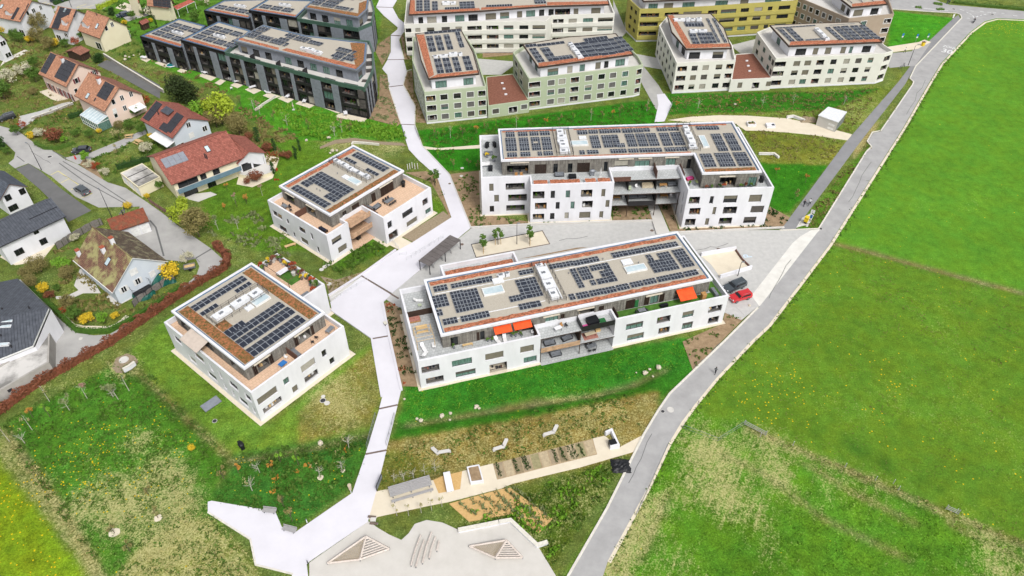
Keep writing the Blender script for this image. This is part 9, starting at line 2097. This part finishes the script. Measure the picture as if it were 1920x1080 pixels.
x,y=g('w6',1080,935);root=thing('letter_box','yellow post letter box beside the cycle path','letter box',(x,y,0),rz=wd_);mb=MB();mb.box(F0,-.45,.45,-.4,.4,.55,1.75);lb(mb,'box',['plastic_yellow'],root);mb=MB();mb.box(F0,-.35,.35,-.3,.3,0,.545);lb(mb,'stand',['metal_dark'],root);mb=MB();mb.box(F0,-.47,-.452,-.28,.28,1.4,1.48);lb(mb,'slot',['metal_dark'],root)
x,y=g('w6',1108,925);root=thing('bus_stop','grey bus stop column with blue timetable beside the letter box','bus stop',(x,y,0),rz=wd_);mb=MB();mb.bar((0,0,0),(0,0,3.2),.06,n=8);lb(mb,'pole',['metal_grey'],root);mb=MB();mb.box(F0,-.05,.05,-.4,.4,2.3,3.1);lb(mb,'sign',['metal_white'],root);mb=MB();mb.box(F0,-.06,.06,-.25,.25,1.0,1.8);lb(mb,'timetable',['plastic_blue'],root)
sheet('bus_stop_slab',ccw(PX('w6',(1020,965),(1060,900),(1120,870),(1135,885),(1095,960),(1070,950))),.03,'concrete_slab')
for(a,b,lab,m1)in((912,340,'blue and white traffic sign at the corner of the small green lawn','plastic_blue'),(1030,345,'slim blue sign post at the pavement edge','plastic_blue'),(1120,340,'teal sign post beside the yellow bin at the side road','plastic_teal'),(1325,180,'white waymark post at the lawn tip by the junction','plastic_white')):
 x,y=g('z8',a,b);root=thing('traffic_sign',lab,'sign',(x,y,0),rz=.3);mb=MB();mb.bar((0,0,0),(0,0,2.6),.04,n=6);lb(mb,'pole',['metal_grey'],root);mb=MB();mb.box(F0,-.35,.35,-.05,-.03,1.9,2.6);lb(mb,'sign_plate',[m1],root);mb=MB();mb.box(F0,-.3,.3,-.06,-.03,1.4,1.8);lb(mb,'lower_plate',['plastic_white'],root)
x,y=g('z8',1090,375);root=thing('waste_bin','yellow and brown bin beside the teal sign post','bin',(x,y,0),rz=.3);mb=MB();mb.box(F0,-.4,.4,-.35,.35,0,1.2);lb(mb,'body',['plastic_yellow'],root);mb=MB();mb.box(F0,-.43,.43,-.38,.38,1.2,1.3);lb(mb,'lid',['brown_panel'],root)
x,y=g('h4',808,502);root=thing('hydrant','small red hydrant post at the driveway corner','hydrant',(x,y,0));mb=MB();mb.bar((0,0,0),(0,0,.9),.22,n=10,r2=.18);lb(mb,'body',['car_red'],root);mb=MB();mb.bar((0,0,.9),(0,0,1.05),.2,n=10,r2=.05);lb(mb,'cap',['car_red'],root)
x,y=g('w4',1195,470);root=thing('info_board','dark framed information board beside the walkway above the garden path','sign',(x,y,0),rz=ang('w4',(1175,500),(1215,400)));mb=MB();mb.box(F0,-1.2,1.2,-.06,.06,.5,1.5);lb(mb,'panel',['metal_dark'],root);mb=MB();mb.box(F0,-1.1,1.1,-.08,-.065,.6,1.4);lb(mb,'print',['grey_panel'],root)
for sx in(-1,1):mb=MB();mb.bar((sx,0,0),(sx,0,.5),.05);lb(mb,'post',['metal_dark'],root)
def bench_flat(label,k,a,b,w=.7):
 A,B=g(k,*a,.45),g(k,*b,.45);fr=Fr(A,B);L=math.hypot(B[0]-A[0],B[1]-A[1]);root=thing('bench',label,'bench',(*A,0));RL=LL(root)
 for i in range(4):mb=MB();mb.box(fr,0,L,-w/2+i*w/4+.01,-w/2+(i+1)*w/4-.01,.42,.48);mb.build('slat',['wood_grey'],root,RL)
 for u in(.3,L-.3):mb=MB();mb.box(fr,u-.05,u+.05,-w/2,w/2,0,.415);mb.build('leg',['metal_grey'],root,RL)
 mb=MB();mb.box(fr,0,L,w/2,w/2+.05,.5,.85);mb.build('backrest',['wood_grey'],root,RL)
bench_flat('grey slatted bench on the upper edge of the white playground walkway','w4',(405,632),(495,642));bench_flat('grey slatted bench at the notch of the white playground walkway','w4',(540,752),(630,775))
x,y=g('w4',1003,520);root=thing('covered_post','short post wrapped in grey-white cover beside the walkway bend','post',(x,y,0));mb=MB();mb.bar((0,0,0),(0,0,1.0),.06,n=6);lb(mb,'pole',['metal_white'],root);mb=MB();mb.bar((0,0,1.0),(0,0,2.2),.2,n=8,r2=.3);lb(mb,'cover',['fabric_beige'],root)
for i,(k,a,b)in enumerate((('w4',712,1000),('w4',706,722))):x,y=g(k,a,b);root=thing('bollard',['small dark bollard at the playground edge of the walkway','small pale bollard above the notch of the walkway'][i],'bollard',(x,y,.05));mb=MB();mb.bar((0,0,0),(0,0,.9),.07,n=8);lb(mb,'post',['metal_dark' if i==0 else 'metal_white'],root);mb=MB();mb.bar((0,0,.9),(0,0,.96),.09,n=8);lb(mb,'cap',['metal_grey'],root)
for i,b in enumerate((118,168)):x,y=g('w7',470+i*14,b);root=thing('step_board',['upper','lower'][i]+' brown rubber step at the playground entrance','step',(x,y,.02),rz=-.1);mb=MB();mb.box(F0,-.6,.6,-.18,.18,0,.12);lb(mb,'tread',['seam_brown'],root);mb=MB();mb.box(F0,-.62,-.6,-.18,.18,0,.13);mb.box(F0,.6,.62,-.18,.18,0,.13);lb(mb,'side',['metal_grey'],root)
x,y=g('w7',480,140);root=thing('step_stone','grey concrete block between the two brown rubber steps','step',(x,y,.02));mb=MB();mb.box(F0,-.4,.4,-.3,.3,0,.2);lb(mb,'block',['concrete_slab'],root)
# ---- playground ----
def play_frame(label,tip,top,right,foot):
 H_=1.1;A,B,C_,D_=[G(q('w7',*p),z)for p,z in((tip,.35),(top,H_),(right,.35),(foot,.5))]
 A,B,C_,D_=(*A,.35),(*B,H_),(*C_,.35),(*D_,.5)
 root=thing('climbing_frame',label,'playground equipment',(D_[0],D_[1],0),'triangular climbing frames');RL=LL(root)
 for a,b in((A,B),(A,D_),(B,D_),(B,C_),(C_,D_)):mb=MB();mb.bar(a,b,.17);mb.build('beam',['wood_pale'],root,RL)
 n=7
 for i in range(1,n+1):
  t=i/(n+1);a=Vector(B).lerp(Vector(D_),t);b=Vector(B).lerp(Vector(C_),t)if i<n*.0 else Vector(B).lerp(Vector(C_),t)
  b=Vector(C_).lerp(Vector(B),1-t)if False else b
  a2=Vector(B).lerp(Vector(D_),t);b2=Vector(C_).lerp(Vector(D_),max(0,1-(1-t)*1.0))if False else Vector(B).lerp(Vector(C_),t)
  mb=MB();mb.bar(a2,b2,.09);mb.build('slat',['wood_pale'],root,RL)
 mb=MB()
 for i in range(1,18):
  t=i/18;mb.bar(Vector(A).lerp(Vector(B),t),Vector(A).lerp(Vector(D_),t),.03,n=3);mb.bar(Vector(B).lerp(Vector(A),t),Vector(B).lerp(Vector(D_),t),.03,n=3)
 mb.build('rope_net',['rope']if 'rope' in M else[mat('rope',C(196,176,146),scale=4)],root,RL)
 for p in(A,B,C_,D_):mb=MB();mb.bar((p[0],p[1],0),(p[0],p[1],p[2]-.1),.1,n=6);mb.build('post',['metal_grey'],root,RL)
play_frame('triangular wooden climbing frame with rope net, left one on the playground',(135,462),(425,262),(600,355),(378,435))
play_frame('triangular wooden climbing frame with rope net, right one on the playground',(1200,335),(1478,290),(1600,420),(1395,422))
for i,pts in enumerate((((838,262),(795,380),(765,490)),((864,300),(835,380),(800,500)),((920,240),(880,350),(850,472)),((948,276),(918,360),(900,435)),((974,308),(958,380)))):
 P=PX('w7',*pts);root=thing('balance_beam',f'curved wooden balance beam on the playground, {ORD[i]} from the left of five','playground equipment',(*P[0],0),'curved balance beams');mb=MB();pathline(mb,P,.2,.35,.5);mb.build('beam',['wood_pale'],root,LL(root))
 for p in(P[0],P[-1]):mb=MB();mb.bar((*p,0),(*p,.345),.07,n=6);mb.build('post',['metal_grey'],root,LL(root))
for k,a,b,r1 in(('l',762,800,.6),('l',550,870,.8),('l',1545,605,.5),('l',1652,570,.4)):
 mb=MB();x,y=g(k,a,b);r_=random.Random(int(a));P=[(x+math.cos(t)*r1*r_.uniform(.85,1.15),y+math.sin(t)*r1*r_.uniform(.85,1.15))for t in[i*.45 for i in range(14)]];mb.prism(P,-.2,.015);mb.build('mulch_ring',['gravel_pale'])['kind']='structure'
for i,(a,b,m2)in enumerate(((725,295,'leaf_green'),(850,305,'plaster'))):
 x,y=g('w6',a,b);root=thing('raised_planter' if i==0 else 'storage_box',['white planter box with herbs on the gravel loop','white service box with dark hatch on the gravel loop'][i],'planter' if i==0 else 'box',(x,y,0),rz=.05);mb=MB();mb.ring([(-1.1,-.8),(1.1,-.8),(1.1,.8),(-1.1,.8)],.15,0,.7);lb(mb,'wall',['plaster'],root)
 mb=MB();mb.box(F0,-.94,.94,-.64,.64,0,.6);lb(mb,'soil' if i==0 else 'lid',['soil' if i==0 else 'plaster'],root)
 if i==0:mb=MB();leafcloud(mb,(0,0,.75),(.8,.5,.3),160,.12,random.Random(1));mb.build('herbs',['leaf_green'],root,uv=False)
 else:mb=MB();mb.box(F0,.3,.9,-.5,.2,.601,.7);lb(mb,'hatch',['metal_dark'],root)
lump('tan round sand mound beside the bent retaining wall',*g('w6',1098,262),2.2,1.4,.8,'mulch','sand_mound','mound',0,9)
